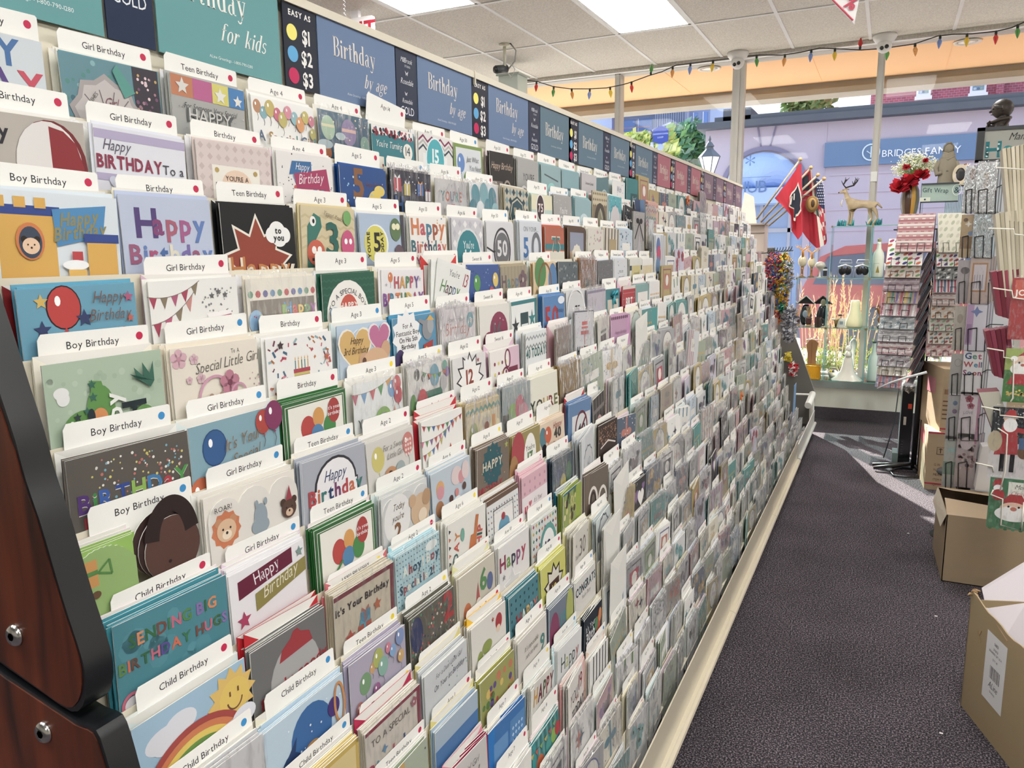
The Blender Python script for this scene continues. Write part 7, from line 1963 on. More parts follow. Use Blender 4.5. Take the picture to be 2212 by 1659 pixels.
  # ---------------------------------------------------------------- glass shelves in the window
SY0,SY1=6.98,7.26
GX={'a':(-.70,-.455),'b':(-.445,-.145),'c':(-.135,.42)}
zs=[.395,.842,1.258,1.680]
for nm,(xa,xb)in GX.items():
 lab={'a':'lower left glass display case on the window ledge','b':'middle glass display case on the window ledge under the deer','c':'right glass display case on the window ledge behind gift wrap'}[nm]
 t=empty('glass_shelf_unit',((xa+xb)/2,(SY0+SY1)/2,.39),lab,'glass shelves','glass display cases in the window')
 w,dp=(xb-xa)/2,(SY1-SY0)/2
 top=3 if nm!='a' else 2
 for k in range(top+1):
  b=MB();b.box(-w,w,-dp,dp,zs[k]-.394,zs[k]-.388,'#9fd0c8');b.build('shelf',SHELFGLASS,t)
  b=MB();b.box(-w,w,-dp-.001,-dp,zs[k]-.394,zs[k]-.388,'#6fa89c');b.build('shelf_edge',SATIN,t)
 for k in range(top):
  for sx in(-1,1):
   b=MB();b.box(sx*w-.002,sx*w+.002,-dp,dp,zs[k]-.388,zs[k+1]-.394);b.build('upright',SHELFGLASS,t)
   b=MB();b.box(sx*w-.002,sx*w+.002,-dp-.001,-dp,zs[k]-.388,zs[k+1]-.394,'#7fb8c0');b.build('upright_edge',SATIN,t)
   b=MB();b.box(sx*w-.006,sx*w+.006,-dp-.006,-dp+.008,zs[k+1]-.400,zs[k+1]-.384,'#c8b890');b.build('clip',METAL,t)
def on(px,py,y=7.08):
 return aty(px,py,y)
def zshelf(i):
 return zs[i]+.002+.0005
 # deer on the top shelf: continuous body with jointed legs
def deer():
 p=on(1853,486)
 x,y,z=p.x,7.08,zshelf(3)
 t=empty('deer_figurine',(x,y,z),'tan standing deer with dark antlers on the top glass shelf','figurine')
 s=7.08/1665*.97
 me=bpy.data.meshes.new('body')
 pt={}
 J=[('hip',(22,0,42),8.5),('belly',(2,0,42),9.0),('chest',(-14,0,43),9.5),('neck0',(-21,0,52),6.2),('neck1',(-25,0,63),4.6),('head',(-29,0,71),4.8),('muz',(-35,0,67),2.9),('nose',(-38,0,66),2.0),
('fk1',(-15,3,26),3.0),('fk2',(-17,3,13),2.1),('ff1',(-19,3,1.5),2.2),('gk1',(-11,-3,26),3.0),('gk2',(-12,-3,13),2.1),('gf1',(-14,-3,1.5),2.2),
('hk1',(20,3,27),4.2),('hk2',(25,3,15),2.3),('hf1',(18,3,1.5),2.2),('ik1',(31,-3,27),4.2),('ik2',(35,-3,15),2.3),('if1',(27,-3,1.5),2.2),
('tail1',(33,0,43),3.2),('tail2',(42,0,33),1.5),('ear1',(-24,4,73),1.6),('ear2',(-20,7,72),1.0)]
 ix={n:i for i,(n,_,_)in enumerate(J)}
 E=[('hip','belly'),('belly','chest'),('chest','neck0'),('neck0','neck1'),('neck1','head'),('head','muz'),('muz','nose'),('chest','fk1'),('fk1','fk2'),('fk2','ff1'),('chest','gk1'),('gk1','gk2'),('gk2','gf1'),
('hip','hk1'),('hk1','hk2'),('hk2','hf1'),('hip','ik1'),('ik1','ik2'),('ik2','if1'),('hip','tail1'),('tail1','tail2'),('head','ear1'),('ear1','ear2')]
 me.from_pydata([tuple(v*s for v in q)for _,q,_ in J],[(ix[a_],ix[b_])for a_,b_ in E],[])
 o=bpy.data.objects.new('body',me);COL.objects.link(o)
 m=o.modifiers.new('Skin','SKIN')
 for i,(_,_,r)in enumerate(J):
  me.skin_vertices[0].data[i].radius=(r*s,r*s*.9)
 me.skin_vertices[0].data[0].use_root=True
 o.modifiers.new('Sub','SUBSURF').render_levels=2
 o.modifiers['Sub'].levels=2
 me.materials.append(mat('carved_tan','#b3a080',rough=.5,vary=(25,.5,'#988462')))
 o.parent=t
 b=MB()
 for sg in(-1,1):
  base=Vector((-26,sg*2,75))
  beam=[base,base+Vector((-5,sg*4,6)),base+Vector((-2,sg*6,12)),base+Vector((2+sg*3,sg*7,20))]
  b.tube([q*s for q in beam],[1.2*s,1.0*s,.9*s,.4*s],6,'#2c2620')
  beam2=[base,base+Vector((6,sg*3,2)),base+Vector((14,sg*5,4)),base+Vector((20,sg*6,12)),base+Vector((22+sg,sg*6,18))]
  b.tube([q*s for q in beam2],[1.3*s,1.1*s,1.0*s,.8*s,.4*s],6,'#2c2620')
  for q0,q1 in((beam2[2],Vector((-3,0,8))),(beam2[2],Vector((3,0,12))),(beam[1],Vector((-4,0,8))),(beam2[3],Vector((-4,0,7))),(beam[2],Vector((3,0,5)))):
   b.tube([q0*s,(q0+q1*.6)*s,(q0+q1)*s],[.9*s,.7*s,.3*s],5,'#2c2620')
 b.build('antlers',SATIN,t,True)
 b=MB();b.ball(Vector((-31,-4.2,71))*s,.9*s,6,'#1c1814');b.ball(Vector((-38.6,0,66))*s,1.5*s,6,'#2c2420');b.build('face_details',GLOSS,t,True)
 b=MB();b.tube([Vector((-31,0,52))*s,Vector((-33,0,44))*s,Vector((-31,0,38))*s],[.8*s,1.8*s,.8*s],6,'#d8d2b8');b.tube([Vector((-22,-5,55))*s,Vector((-30,-2,53))*s],.7*s,5,'#d8d2b8');b.build('bell_collar',SATIN,t,True)
deer()
# turquoise leafy ornaments behind the deer
R=random.Random(3)
for px,wd,lab in((1817,.035,'turquoise leafy ornament left of the deer legs'),(1838,.02,'turquoise stem ornament between the deer legs'),(1884,.04,'turquoise leafy ornament behind the deer hind legs'),(1899,.02,'turquoise curled ornament right of the deer')):
 p=on(px,486,7.15)
 b=MB()
 for k in range(18):
  a_=R.uniform(-1.1,1.1);h=R.uniform(.03,.065)
  q=Vector((R.uniform(-wd,wd),R.uniform(-.01,.01),0));e=q+Vector((math.sin(a_)*.02,0,h))
  b.tube([q,q.lerp(e,.6)+Vector((0,.004,.004)),e],[.006,.005,.001],5,R.choice(['#2f8c96','#4fb0b4','#2a7480']))
 b.box(-wd,wd,-.012,.012,0,.004,'#2f8c96')
 tag(b.build('turquoise_ornament',GLOSS,None,True,loc=(p.x,7.16,zshelf(3))),lab,'ornament','turquoise ornaments')
def lathe_thing(name,label,cat,loc,parts,group=None,scale=1.0):
 t=empty(name,loc,label,cat,group)
 for pn,prof,col,m,n in parts:
  b=MB();b.lathe([(r*scale,z*scale)for r,z in prof],n=n,col=col);b.build(pn,m,t,'auto')
 return t
 # tall brown vase with white sprays and red flowers
VP=aty(1963,475,6.95)
t=empty('flower_vase',(VP.x,7.05,1.683),'tall brown striped vase on the top shelf, right of the deer','vase')
b=MB();b.lathe([(.035,0),(.045,.04),(.062,.13),(.068,.20),(.06,.27),(.04,.32),(.034,.335)],n=26,col='#6f5d4a')
for f,c in zip(range(len(b.f)),b.c):
 pass
n_=26
for i,fc in enumerate(b.f):
 if len(fc)==4 and(i%n_)in(17,18,19):
  b.c[i]=lin('#4a352c')
 if len(fc)==4 and(i%n_)in(20,21):
  b.c[i]=lin('#b98a3c')
b.build('vase_body',GLOSS,t,True)
R=random.Random(9)
t=empty('white_sprays',(VP.x,7.05,2.0),'airy white baby breath sprays standing in the brown vase','flowers',None)
b=MB();c_=MB()
for k in range(130):
 a_=R.uniform(-1.15,1.15);h=R.uniform(.09,.195)
 e=Vector((math.sin(a_)*h*1.0+.02,R.uniform(-.06,.06),.03+math.cos(a_)*h))
 b.tube([(0,0,-.02),e*.5+Vector((0,0,.02)),e],.0013,4,R.choice(['#7f9a4c','#9ab05c']))
 for q in range(9):
  c_.ball(e+Vector((R.gauss(0,.016),R.gauss(0,.01),R.gauss(0,.016))),R.uniform(.003,.006),6,R.choice(['#f2f2d8','#e6e8bc','#ffffff']))
b.build('stems',LEAF,t);c_.build('blossoms',MATTE,t)
for px,py,s,lab in((1945,405,.085,'large red silk flower low at the vase mouth'),(1965,392,.075,'red silk flower in the middle of the vase bunch'),(1990,380,.065,'red silk flower at the right of the vase bunch'),(1958,362,.032,'small red silk flower high in the white sprays'),(1999,348,.026,'small red silk petal at top right of sprays')):
 p=aty(px,py,6.97)
 b=MB()
 for k in range(26):
  a_=R.uniform(0,6.28);el=R.uniform(-.5,1.0)
  d_=Vector((math.cos(a_)*math.cos(el),-abs(math.sin(a_))*math.cos(el)*.8,math.sin(el)))*s
  w_=d_.orthogonal().normalized()*s*.5
  b.add([(0,0,0),d_*.6+w_,d_+Vector((0,0,s*.1)),d_*.6-w_],[(0,1,2,3)],R.choice(['#b81424','#9a1020','#cc2434']))
  b.add([(0,0,0),d_*.6-w_,d_+Vector((0,.002,s*.1)),d_*.6+w_],[(0,1,2,3)],'#a01222')
 b.ball((0,0,0),s*.3,8,'#8a0e1c')
 tag(b.build('red_silk_flower',MATTE,None,False,loc=p),lab,'flower','red silk flowers in the vase')
 # upper right glass case with monk statue, little clock and fairy
UX0,UX1=aty(1996,405,6.9).x,aty(2090,405,6.9).x
UZ=aty(2040,402,6.9).z
t=empty('glass_shelf_unit',((UX0+UX1)/2,6.98,1.69),'small high glass case above the gift wrap sign','glass shelves','glass display cases in the window')
w=(UX1-UX0)/2
b=MB();b.box(-w,w,-.1,.12,UZ-1.69-.006,UZ-1.69);b.build('shelf',SHELFGLASS,t)
b=MB();b.box(-w,w,-.104,-.10,UZ-1.69-.010,UZ-1.69+.0,'#4a5a58');b.box(-w,w,-.104,-.10,UZ-1.69-.04,UZ-1.69-.028,'#8fa8a4');b.build('shelf_edge',SATIN,t)
for sx in(-1,1):
 b=MB();b.box(sx*w-.002,sx*w+.002,-.1,.12,0,UZ-1.69-.006);b.build('upright',SHELFGLASS,t)
 b=MB();b.box(sx*w-.007,sx*w+.007,-.108,-.09,UZ-1.69-.02,UZ-1.69,'#c8a860');b.build('clip',METAL,t)
b=MB()
for k in range(11):
 b.box(w-.13+k*.011,w-.125+k*.011,.11,.115,.05,.22,'#7fb8b0')
b.build('ribbed_panel',SATIN,t)
STONE=mat('grey_stone',attr=True,rough=.9,vary=(30,.3,'#7d776a'),bump=(60,.3,.004))
mp_=aty(2043,398,6.95)
t=empty('monk_statue',(mp_.x,6.95,UZ+.001),'grey stone robed monk statue seen from behind on high glass case','statue')
t.scale=(.78,.78,.92)
b=MB();b.lathe([(.072,0),(.078,.03),(.074,.09),(.08,.12),(.085,.17),(.075,.215),(.055,.245),(.035,.26)],n=24,col='#857d6c',sy=.7)
b.tube([(-.07,-.01,.2),(-.10,-.02,.15),(-.085,-.02,.10),(-.05,-.05,.11)],[.022,.024,.022,.016],10,'#857d6c')
b.tube([(.07,-.01,.2),(.09,.0,.15),(.075,-.03,.11)],[.022,.024,.018],10,'#857d6c')
b.tube([(-.075,0,.118),(0,-.058,.122),(.075,0,.118)],.006,6,'#6c6456')
b.build('robe',STONE,t,True)
b=MB();b.ball((.0,-.005,.30),(.042,.045,.047),18,'#7f7767');b.build('head',STONE,t,True)
b=MB()
for k in range(4):
 b.tube([(-.055+k*.004,-.02,.235+k*.012),(0,-.055+k*.004,.215+k*.014),(.058-k*.004,-.02,.245+k*.010)],.010,8,'#8b8371')
b.tube([(-.045,-.01,.28),(-.04,-.02,.32),(-.015,-.03,.345),(.015,-.03,.348),(.04,-.015,.32),(.045,0,.27)],.008,8,'#756d5e');b.build('hood',STONE,t,True)
q=aty(2073,392,6.88)
t=empty('ring_ornament',(q.x,6.88,UZ+.001),'cream oval ring ornament with dark opening, right of the monk','ornament')
b=MB()
V,F=ringpoly(0,.078,.052,.075,.020,.026)
b.add([(x_,-.012,z_)for x_,z_ in V],F,'#cfc3aa');b.add([(x_,.012,z_)for x_,z_ in V],[f_[::-1]for f_ in F],'#cfc3aa')
m_=len(V)//2
b.add([(x_,-.012,z_)for x_,z_ in V[:m_]]+[(x_,.012,z_)for x_,z_ in V[:m_]],[(i,i+m_,i+m_+1,i+1)for i in range(m_-1)],'#bcb096')
b.box(-.05,.05,-.02,.02,0,.008,'#c4b89e')
b.build('ring',STONE,t)
b=MB();b.ball((.004,0,.078),(.031,.006,.048),16,'#33302c');b.box(-.01,.018,-.01,-.006,.05,.10,'#1b1a1c');b.build('dark_panel',SATIN,t)
q=aty(2087,378,6.95)
t=empty('fairy_figurine',(q.x,6.99,UZ+.001),'small fairy figurine in green and pink between ring ornament and sign','figurine')
b=MB();b.lathe([(.05,0),(.045,.03),(.03,.06),(.018,.09)],n=16,col='#6f9a84',sy=.6);b.build('skirt',SATIN,t,True)
b=MB();b.tube([(0,0,.085),(0,0,.12)],[.018,.014],10,'#d8b48c');b.ball((0,0,.145),.018,12,'#d8b48c');b.tube([(-.012,0,.115),(-.035,0,.15)],.006,6,'#d8b48c');b.tube([(.012,0,.115),(.03,-.01,.09)],.006,6,'#d8b48c');b.build('body',SATIN,t,True)
b=MB();b.ball((0,.004,.152),(.02,.018,.018),10,'#7a4a2c');b.build('hair',SATIN,t,True)
b=MB();b.poly([(.01,.01,.10),(.06,.02,.16),(.055,.02,.09)],'#e0a890');b.poly([(-.01,.01,.10),(-.05,.02,.155),(-.045,.02,.09)],'#e0c8b0');b.ball((.05,0,.07),.02,8,'#c85a5a');b.build('wings',SATIN,t)
for i,px in enumerate((1998,2009,2056,2068,2076)):
 q=aty(px,470,7.0)
 b=MB();b.lathe([(.012,0),(.016,.015),(.010,.035),(.006,.045)],n=10,col='#8a6a4c');b.ball((0,0,.055),.011,8,'#a5805c');b.tube([(.008,0,.03),(.02,0,.045)],.003,5,'#8a6a4c')
 tag(b.build('small_animal_figurine',GLOSS,None,True,loc=(q.x,7.0,1.6835)),'%s tiny brown figurine from the left under the gift wrap sign'%ordn[i],'figurine','tiny brown figurines')
 # middle shelves
WHITEG=mat('frosted_white_glass',attr=True,rough=.35,trans=.0,coat=.2)
q=on(1895,594)
t=empty('painted_bottle',(q.x,7.1,zshelf(2)),'white frosted bottle with gold tree print, right end of upper shelf','bottle','white painted bottles')
b=MB();b.lathe([(.040,0),(.043,.01),(.043,.17),(.038,.20),(.018,.235),(.015,.27),(.014,.29)],n=24,col='#e6ead9');b.build('glass',WHITEG,t,True)
b=MB();b.lathe([(.014,.29),(.016,.295),(.016,.31),(.01,.318)],n=14,col='#c4b48a');b.build('stopper',SATIN,t,True)
b=MB();b.poly([(-.014,-.0445,.04),(.014,-.0445,.04),(0,-.0445,.10)],'#a08a4a');b.box(-.03,.01,-.0448,-.0440,.115,.117,'#8a8a7a');b.build('tree_print',PAPER,t)
q=on(1885,803)
t=empty('painted_bottle',(q.x,7.08,zshelf(0)),'pale frosted bottle on the bottom shelf by the gift wrap','bottle','white painted bottles')
b=MB();b.lathe([(.040,0),(.043,.01),(.043,.17),(.030,.21),(.016,.25),(.014,.31),(.016,.32)],n=24,col='#c9ddd4');b.build('glass',WHITEG,t,True)
b=MB();b.lathe([(.015,.32),(.017,.33),(.012,.336)],n=14,col='#4a5a54');b.build('stopper',SATIN,t,True)
for i,px in enumerate((1825,1862)):
 q=on(px,596)
 t=empty('sunglasses_stand',(q.x,7.08,zshelf(2)),['chrome stand with black aviator lenses, left of the pair','chrome stand with black aviator lenses, right of the pair'][i],'ornament','chrome stands with black lenses')
 b=MB()
 for sx in(-1,1):
  b.tube([(sx*.055,-.02,.0),(sx*.055,-.02,.075)],.003,6,'#8a8a8a')
 b.tube([(-.055,-.02,.085),(0,-.025,.105),(.055,-.02,.085)],.007,8,'#e4e4e4')
 b.tube([(-.05,.02,.118),(.05,.02,.118),(.04,.03,.145),(-.04,.03,.145),(-.05,.02,.118)],.003,6,'#cfcfcf')
 b.build('frame',METAL,t,True)
 for sx in(-1,1):
  b=MB();b.ball((sx*.022,-.022,.055),(.027,.006,.036),16,'#141518');b.build('lens',GLOSS,t,True)
  # glass reindeer with amber antlers
for i,(px,py,sc,lab)in enumerate(((1733,596,1.0,'glass reindeer figurine with amber antlers, leftmost on upper shelf'),(1752,596,.9,'glass reindeer figurine with amber antlers beside the first one'))):
 q=on(px,py,7.1+i*.06)
 t=empty('glass_reindeer',(q.x,7.06+i*.1,zshelf(2)),lab,'figurine','glass reindeer figurines')
 b=MB();b.ball((0,0,.135*sc),(.036*sc,.03,.05*sc),16,'#cfc4a8');b.build('body',GLOSS,t,True)
 b=MB();b.lathe([(.035*sc,0),(.012*sc,.012),(.010*sc,.05),(.014*sc,.09*sc)],n=12,col='#8a5a24');b.build('stem',GLOSS,t,True)
 b=MB();b.tube([(0,-.01,.17*sc),(0,-.02,.21*sc),(0,-.035,.225*sc)],[.012,.011,.006],8,'#d08a34')
 for sx in(-1,1):
  b.tube([(0,-.01,.225*sc),(sx*.03,0,.25*sc),(sx*.055,0,.255*sc)],[.006,.005,.003],6,'#e0a04a')
  for f_ in(.4,.7,1.0):
   b.tube([(sx*.055*f_,0,.25*sc),(sx*(.055*f_+.006),0,.275*sc)],[.004,.001],5,'#e0a04a')
 b.build('head_and_antlers',GLOSS,t,True)
q=on(1772,596)
b=MB();b.lathe([(.03,0),(.008,.01),(.008,.06),(.035,.085),(.045,.10),(.03,.125),(.01,.132)],n=18,col='#b9b4a6')
tag(b.build('glass_mushroom',GLOSS,None,True,loc=(q.x+.0,7.02,zshelf(2))),'clear grey glass mushroom right of the reindeer pair','ornament')
q=on(1786,596)
b=MB();b.box(-.015,.015,-.012,.012,0,.085,'#3c3d40');b.box(-.018,.018,-.014,.014,.055,.07,'#d8d8d4');b.box(-.018,.018,-.014,.014,.0,.008,'#c4c4c0')
tag(b.build('lantern_ornament',GLOSS,None,False,loc=(q.x-.02,7.15,zshelf(2))),'small black and white lantern ornament beside the case edge','ornament')
q=on(1921,596)
t=empty('angel_figurine',(q.x,7.06,zshelf(2)),'clear white angel figurine right of the tree bottle','figurine')
b=MB();b.lathe([(.04,0),(.036,.02),(.02,.07),(.014,.10)],n=14,col='#eef0ee');b.build('robe',WHITEG,t,True)
b=MB();b.ball((0,0,.12),.017,12,'#f2f2f0');b.build('head',WHITEG,t,True)
b=MB()
for sx in(-1,1):
 b.poly([(sx*.01,.01,.1),(sx*.045,.015,.12),(sx*.04,.015,.06),(sx*.012,.01,.06)],'#f4f6f6')
b.build('wings',WHITEG,t)
# middle row
for i,(px,lab)in enumerate(((1731,'black birdhouse ornament with white roof edge, left on middle shelf'),(1775,'black birdhouse ornament with oval mirror, right on middle shelf'))):
 q=on(px,700,7.14)
 xx=q.x+(.0 if i else.03)
 t=empty('birdhouse',(xx,7.16,zshelf(1)),lab,'birdhouse','black birdhouses')
 b=MB();b.lathe([(.03,0),(.045,.03),(.05,.09),(.035,.15),(.02,.18)],n=18,col='#23262b',sy=.6);b.build('body',GLOSS,t,True)
 b=MB()
 for sx in(-1,1):
  b.add([(0,-.04,.255),(sx*.075,-.04,.185),(sx*.075,.04,.185),(0,.04,.255)],[(0,1,2,3)],'#2b2f34')
  b.tube([(0,-.042,.257),(sx*.077,-.042,.186)],.005,6,'#d4d4ce' if i==0 else '#3a3a38')
 b.poly([(-.07,-.03,.188),(.07,-.03,.188),(0,-.03,.252)],'#1f2226')
 b.build('roof',SATIN,t)
 b=MB()
 b.ball((.005 if i else 0,-.045,.20 if i else.10),(.022,.004,.032),14,'#9a927a' if i else '#9aa8b8');b.build('oval_window',GLOSS,t,True)
for i,(px,lab)in enumerate(((1721,'brown reed diffuser pot with tan sticks at the left end'),(1746,'brown reed diffuser pot with tan sticks before the birdhouse'))):
 q=on(px,702,7.03)
 t=empty('reed_diffuser',(q.x,7.03,zshelf(1)),lab,'diffuser','reed diffuser pots')
 b=MB();b.lathe([(.026,0),(.028,.012),(.026,.016)],n=16,col='#c8ae84');b.lathe([(.022,.016),(.026,.04),(.024,.06),(.028,.07),(.016,.085)],n=16,col='#4f2f2c');b.build('pot',GLOSS,t,True)
 b=MB()
 for k in range(4):
  b.tube([(0,0,.06),((k-1.2)*.016,.005*k,.17+.006*k)],.003,5,'#c49a68')
 b.build('reeds',SATIN,t)
q=on(1767,703,7.0)
t=empty('coffee_mug',(q.x,7.0,zshelf(1)),'dark brown mug with round handle beside the case edge','mug')
b=MB();b.lathe([(.026,0),(.028,.004),(.028,.085),(.025,.085),(.025,.01),(.001,.009)],n=20,col='#3f2c28');b.build('cup',GLOSS,t,'auto')
b=MB();b.tube([(.027,0,.07),(.045,0,.068),(.052,0,.045),(.044,0,.022),(.027,0,.02)],.005,8,'#3f2c28');b.build('handle',GLOSS,t,True)
q=on(1845,700)
t=empty('lit_vase',(q.x,7.06,zshelf(1)),'glowing cream gourd-shaped vase in the middle of the shelf','vase')
b=MB();b.lathe([(.058,0),(.066,.02),(.064,.06),(.05,.11),(.04,.15),(.036,.19),(.034,.225),(.03,.228)],n=26,col='#f1ecc0')
b.build('vase_body',mat('sunlit_cream_glaze',attr=True,rough=.4),t,True)
b=MB();b.tube([(-.03,0,.2),(-.01,0,.27),(.015,-.01,.30),(.02,0,.22)],.003,5,'#d8a888');b.build('twig',SATIN,t)
q=on(1818,700)
b=MB();b.box(-.03,.03,-.008,.0,0,.075,'#e6ebe2');b.box(-.012,.012,-.010,-.008,.025,.05,'#8fa4ae');b.poly([(-.03,0,0),(.03,0,0),(.03,.03,0),(-.03,.03,0)],'#ccc')
tag(b.build('small_picture_frame',SATIN,None,False,loc=(q.x,7.05,zshelf(1))),'small white frame with grey picture left of the glowing vase','picture frame')
q=on(1806,700,7.03)
b=MB()
for k in range(7):
 a_=-.9+k*.3;b.tube([(0,0,0),(math.sin(a_)*.02,0,.06),(math.sin(a_)*.05+.01,0,.10)],[.003,.003,.001],5,'#8a7a4c')
b.ball((.03,0,.105),(.02,.008,.01),8,'#5a4a3c');b.ball((-.02,0,.07),(.018,.008,.01),8,'#e8e4d0');b.lathe([(.018,0),(.018,.004)],n=10,col='#6a5a3c')
tag(b.build('bird_branch_ornament',GLOSS,None,True,loc=(q.x,7.0,zshelf(1))),'small branch ornament with birds beside the case edge','ornament')
q=on(1904,703)
t=empty('horse_sculpture',(q.x,7.06,zshelf(1)),'brown entwined horse heads sculpture on dark base, right middle shelf','sculpture')
b=MB();b.lathe([(.03,0),(.034,.01),(.02,.035)],n=12,col='#2c241f');b.build('base',GLOSS,t,True)
b=MB()
for sx in(-1,1):
 b.tube([(sx*.008,0,.02),(-sx*.025,0,.07),(sx*.02,0,.13),(sx*.035,0,.17),(sx*.055,0,.155)],[.014,.013,.016,.014,.007],8,'#8a5a34')
 for k in range(4):
  b.tube([(sx*(.0+k*.008),0,.12+k*.016),(-sx*(.02-k*.01),.01,.135+k*.018)],[.006,.002],5,'#5c3a22')
 b.tube([(sx*.03,0,.18),(sx*.033,0,.20)],[.005,.001],5,'#5c3a22')
b.build('horse_heads',GLOSS,t,True)
# bottom row
q=on(1751,800,7.14)
t=empty('wooden_tulip_stand',(q.x,7.17,zshelf(0)),'orange wooden tulip shaped stand behind the gold basket','stand')
WOODO=mat('orange_pine','#c98e62',rough=.55,vary=(8,.5,'#b67a4e',(1,1,.2)))
b=MB();b.prism([(-.03,0,0),(.035,0,0),(.035,0,.2),(.05,0,.29),(.02,0,.32),(-.02,0,.325),(-.05,0,.27),(-.035,0,.2)],(0,.02,0));b.build('board',WOODO,t)
b=MB();b.box(-.004,.0,-.004,0,0,.3);b.build('groove',mat('dark_orange_pine','#a86c48',rough=.6),t)
b=MB()
for k in range(3):
 b.ball((-.03+k*.035,-.01,.33-abs(k-1)*.01),(.02,.01,.005),10,'#f0e6dc')
b.build('white_caps',SATIN,t,True)
q=on(1756,802,7.02)
t=empty('gold_basket',(q.x,7.02,zshelf(0)),'square gold openwork basket at the left end of bottom shelf','basket')
b=MB()
for k in range(12):
 f_=k/11
 for yy in(-.045,.045):
  b.box(-.062+.116*f_-.002,-.062+.116*f_+.005,yy-.002,yy+.002,0,.115,'#d8a434')
 for xx in(-.062,.06):
  b.box(xx-.002,xx+.002,-.045+.09*f_-.003,-.045+.09*f_+.003,0,.115,'#c8942c')
b.box(-.064,.062,-.047,.047,0,.004,'#b8842c')
b.build('weave',METAL,t)
b=MB();b.tube([(-.062,-.045,.115),(.06,-.045,.115),(.06,.045,.115),(-.062,.045,.115),(-.062,-.045,.115)],.004,6,'#d8ac44');b.build('rim',METAL,t,True)
q=on(1830,806,7.02)
t=empty('bride_figurine',(q.x,7.04,zshelf(0)),'white porcelain bride figurine with wide flowing gown, bottom shelf','figurine')
b=MB()
prof=[(.118,0),(.112,.008),(.08,.035),(.055,.08),(.042,.13),(.034,.18),(.026,.205)]
n=36
V=[]
for r_,z_ in prof:
 for k in range(n):
  a_=2*math.pi*k/n
  rr=r_*(1+.09*math.sin(a_*9)*min(1,(r_-.02)*12))
  V.append((rr*math.cos(a_),rr*math.sin(a_)*.55,z_))
F=[(i*n+k,i*n+(k+1)%n,(i+1)*n+(k+1)%n,(i+1)*n+k)for i in range(len(prof)-1)for k in range(n)]
b.add(V,F,'#e9e6da');b.build('gown',GLOSS,t,True)
b=MB();b.lathe([(.026,.2),(.03,.22),(.022,.245),(.008,.25)],n=16,col='#e4e0d4');b.build('bodice',GLOSS,t,True)
b=MB();b.ball((0,0,.268),(.02,.02,.024),14,'#e8e4da');b.ball((0,.008,.278),(.022,.02,.018),12,'#dcd8cc');b.build('head',GLOSS,t,True)
for px,col_,lab,s_ in((1800,'#a9a79c','small white slatted basket left of the bride figurine',1.0),):
 q=on(px,800,7.12)
 b=MB();b.lathe([(.03,0),(.048,.05),(.046,.05),(.028,.004)],n=18,col='#dcd9cc',sy=.7)
 b.tube([(-.046,0,.05),(-.03,0,.09),(.03,0,.09),(.046,0,.05)],.003,6,'#c4c0b0')
 for k in range(3):b.ball((-.02+k*.018,0,.055),.013,8,['#c8b03c','#4a4f5a','#e6e4d8'][k])
 tag(b.build('white_basket',SATIN,None,True,loc=(q.x,7.14,zshelf(0))),lab,'basket')
for px,yy,lab in((1840,7.2,'white candle holder standing behind the bride figurine'),(1917,7.16,'brown rounded ornament half hidden behind gift wrap')):
 q=on(px,800,yy)
 b=MB()
 if px==1840:b.lathe([(.03,0),(.018,.02),(.016,.24),(.026,.26),(.03,.31),(.012,.34)],n=16,col='#dfe3e0')
 else:b.lathe([(.02,0),(.045,.06),(.05,.14),(.035,.22),(.01,.27)],n=18,col='#9a6248',sy=.5)
 tag(b.build('candle_holder' if px==1840 else 'brown_ornament',GLOSS,None,True,loc=(q.x,yy-.02,zshelf(0))),lab,'ornament')
 # ---------------------------------------------------------------- gift wrap rack
GXc,GYc=.232,5.72
t=empty('gift_wrap_rack',(GXc,GYc,0),'black pole rack of gift wrap packs with a Gift Wrap sign','display rack')
b=MB();b.tube([(0,0,.03),(0,0,1.70)],.017,12,'#17191c');b.tube([(.028,.0,.03),(.028,0,1.62)],.006,8,'#17191c');b.build('pole',SATIN,t,True)
b=MB()
for a_,l_ in((math.pi*.97,.25),(math.pi*1.08,.25),(-.6,.04),(math.pi*.5,.22)):
 b.tube([(0,0,.06),(math.cos(a_)*l_,math.sin(a_)*l_,.02)],.012,8,'#2b2a2a')
b.build('base',SATIN,t,True)
b=MB()
for dx in(-1,1):
 b.tube([(dx*.02,0,1.615),(dx*.22,-.05,1.615),(dx*.22,-.12,1.615)],.004,6,'#17191c')
b.tube([(-.22,-.12,1.615),(.2,-.12,1.615)],.004,6,'#17191c')
for k in range(9):
 b.tube([(-.2+k*.048,-.12,1.60),(-.2+k*.048,-.12,1.635)],.003,5,'#17191c')
b.build('top_ring',SATIN,t,True)
s0,s1=aty(1992,396,5.6),aty(2069,434,5.6)
o0=Vector((GXc,GYc,0))
b=MB();b.box(s0.x-GXc,s1.x-GXc,-.125,-.119,s1.z,s0.z-.01,'#a9bdb2')
b.box(s0.x-GXc,s1.x-GXc,-.130,-.118,s0.z-.012,s0.z-.002,'#40474a');b.box(s0.x-GXc,s1.x-GXc,-.130,-.118,s1.z-.006,s1.z+.002,'#40474a')
b.tube([(s0.x-GXc,-.12,1.615),(s0.x-GXc,-.12,s0.z)],.003,6,'#17191c')
mx_,mz_=(s0.x+s1.x)/2-GXc,(s0.z+s1.z)/2
text_at(b,'Gift Wrap',(mx_-.025,-.125,mz_-.002),(1,0,-.06),(0,0,1),(0,-1,0),.040,'#2c4a52','n',eps=.002)
v,f=ringpoly(mx_+.092,mz_+.01,.026,.034,.003,.003);b.add([(x,-.128,z)for x,z in v],f,'#e8efe8')
text_at(b,'&',(mx_+.092,-.126,mz_-.008),(1,0,0),(0,0,1),(0,-1,0),.05,'#2c4a52','',eps=.002)
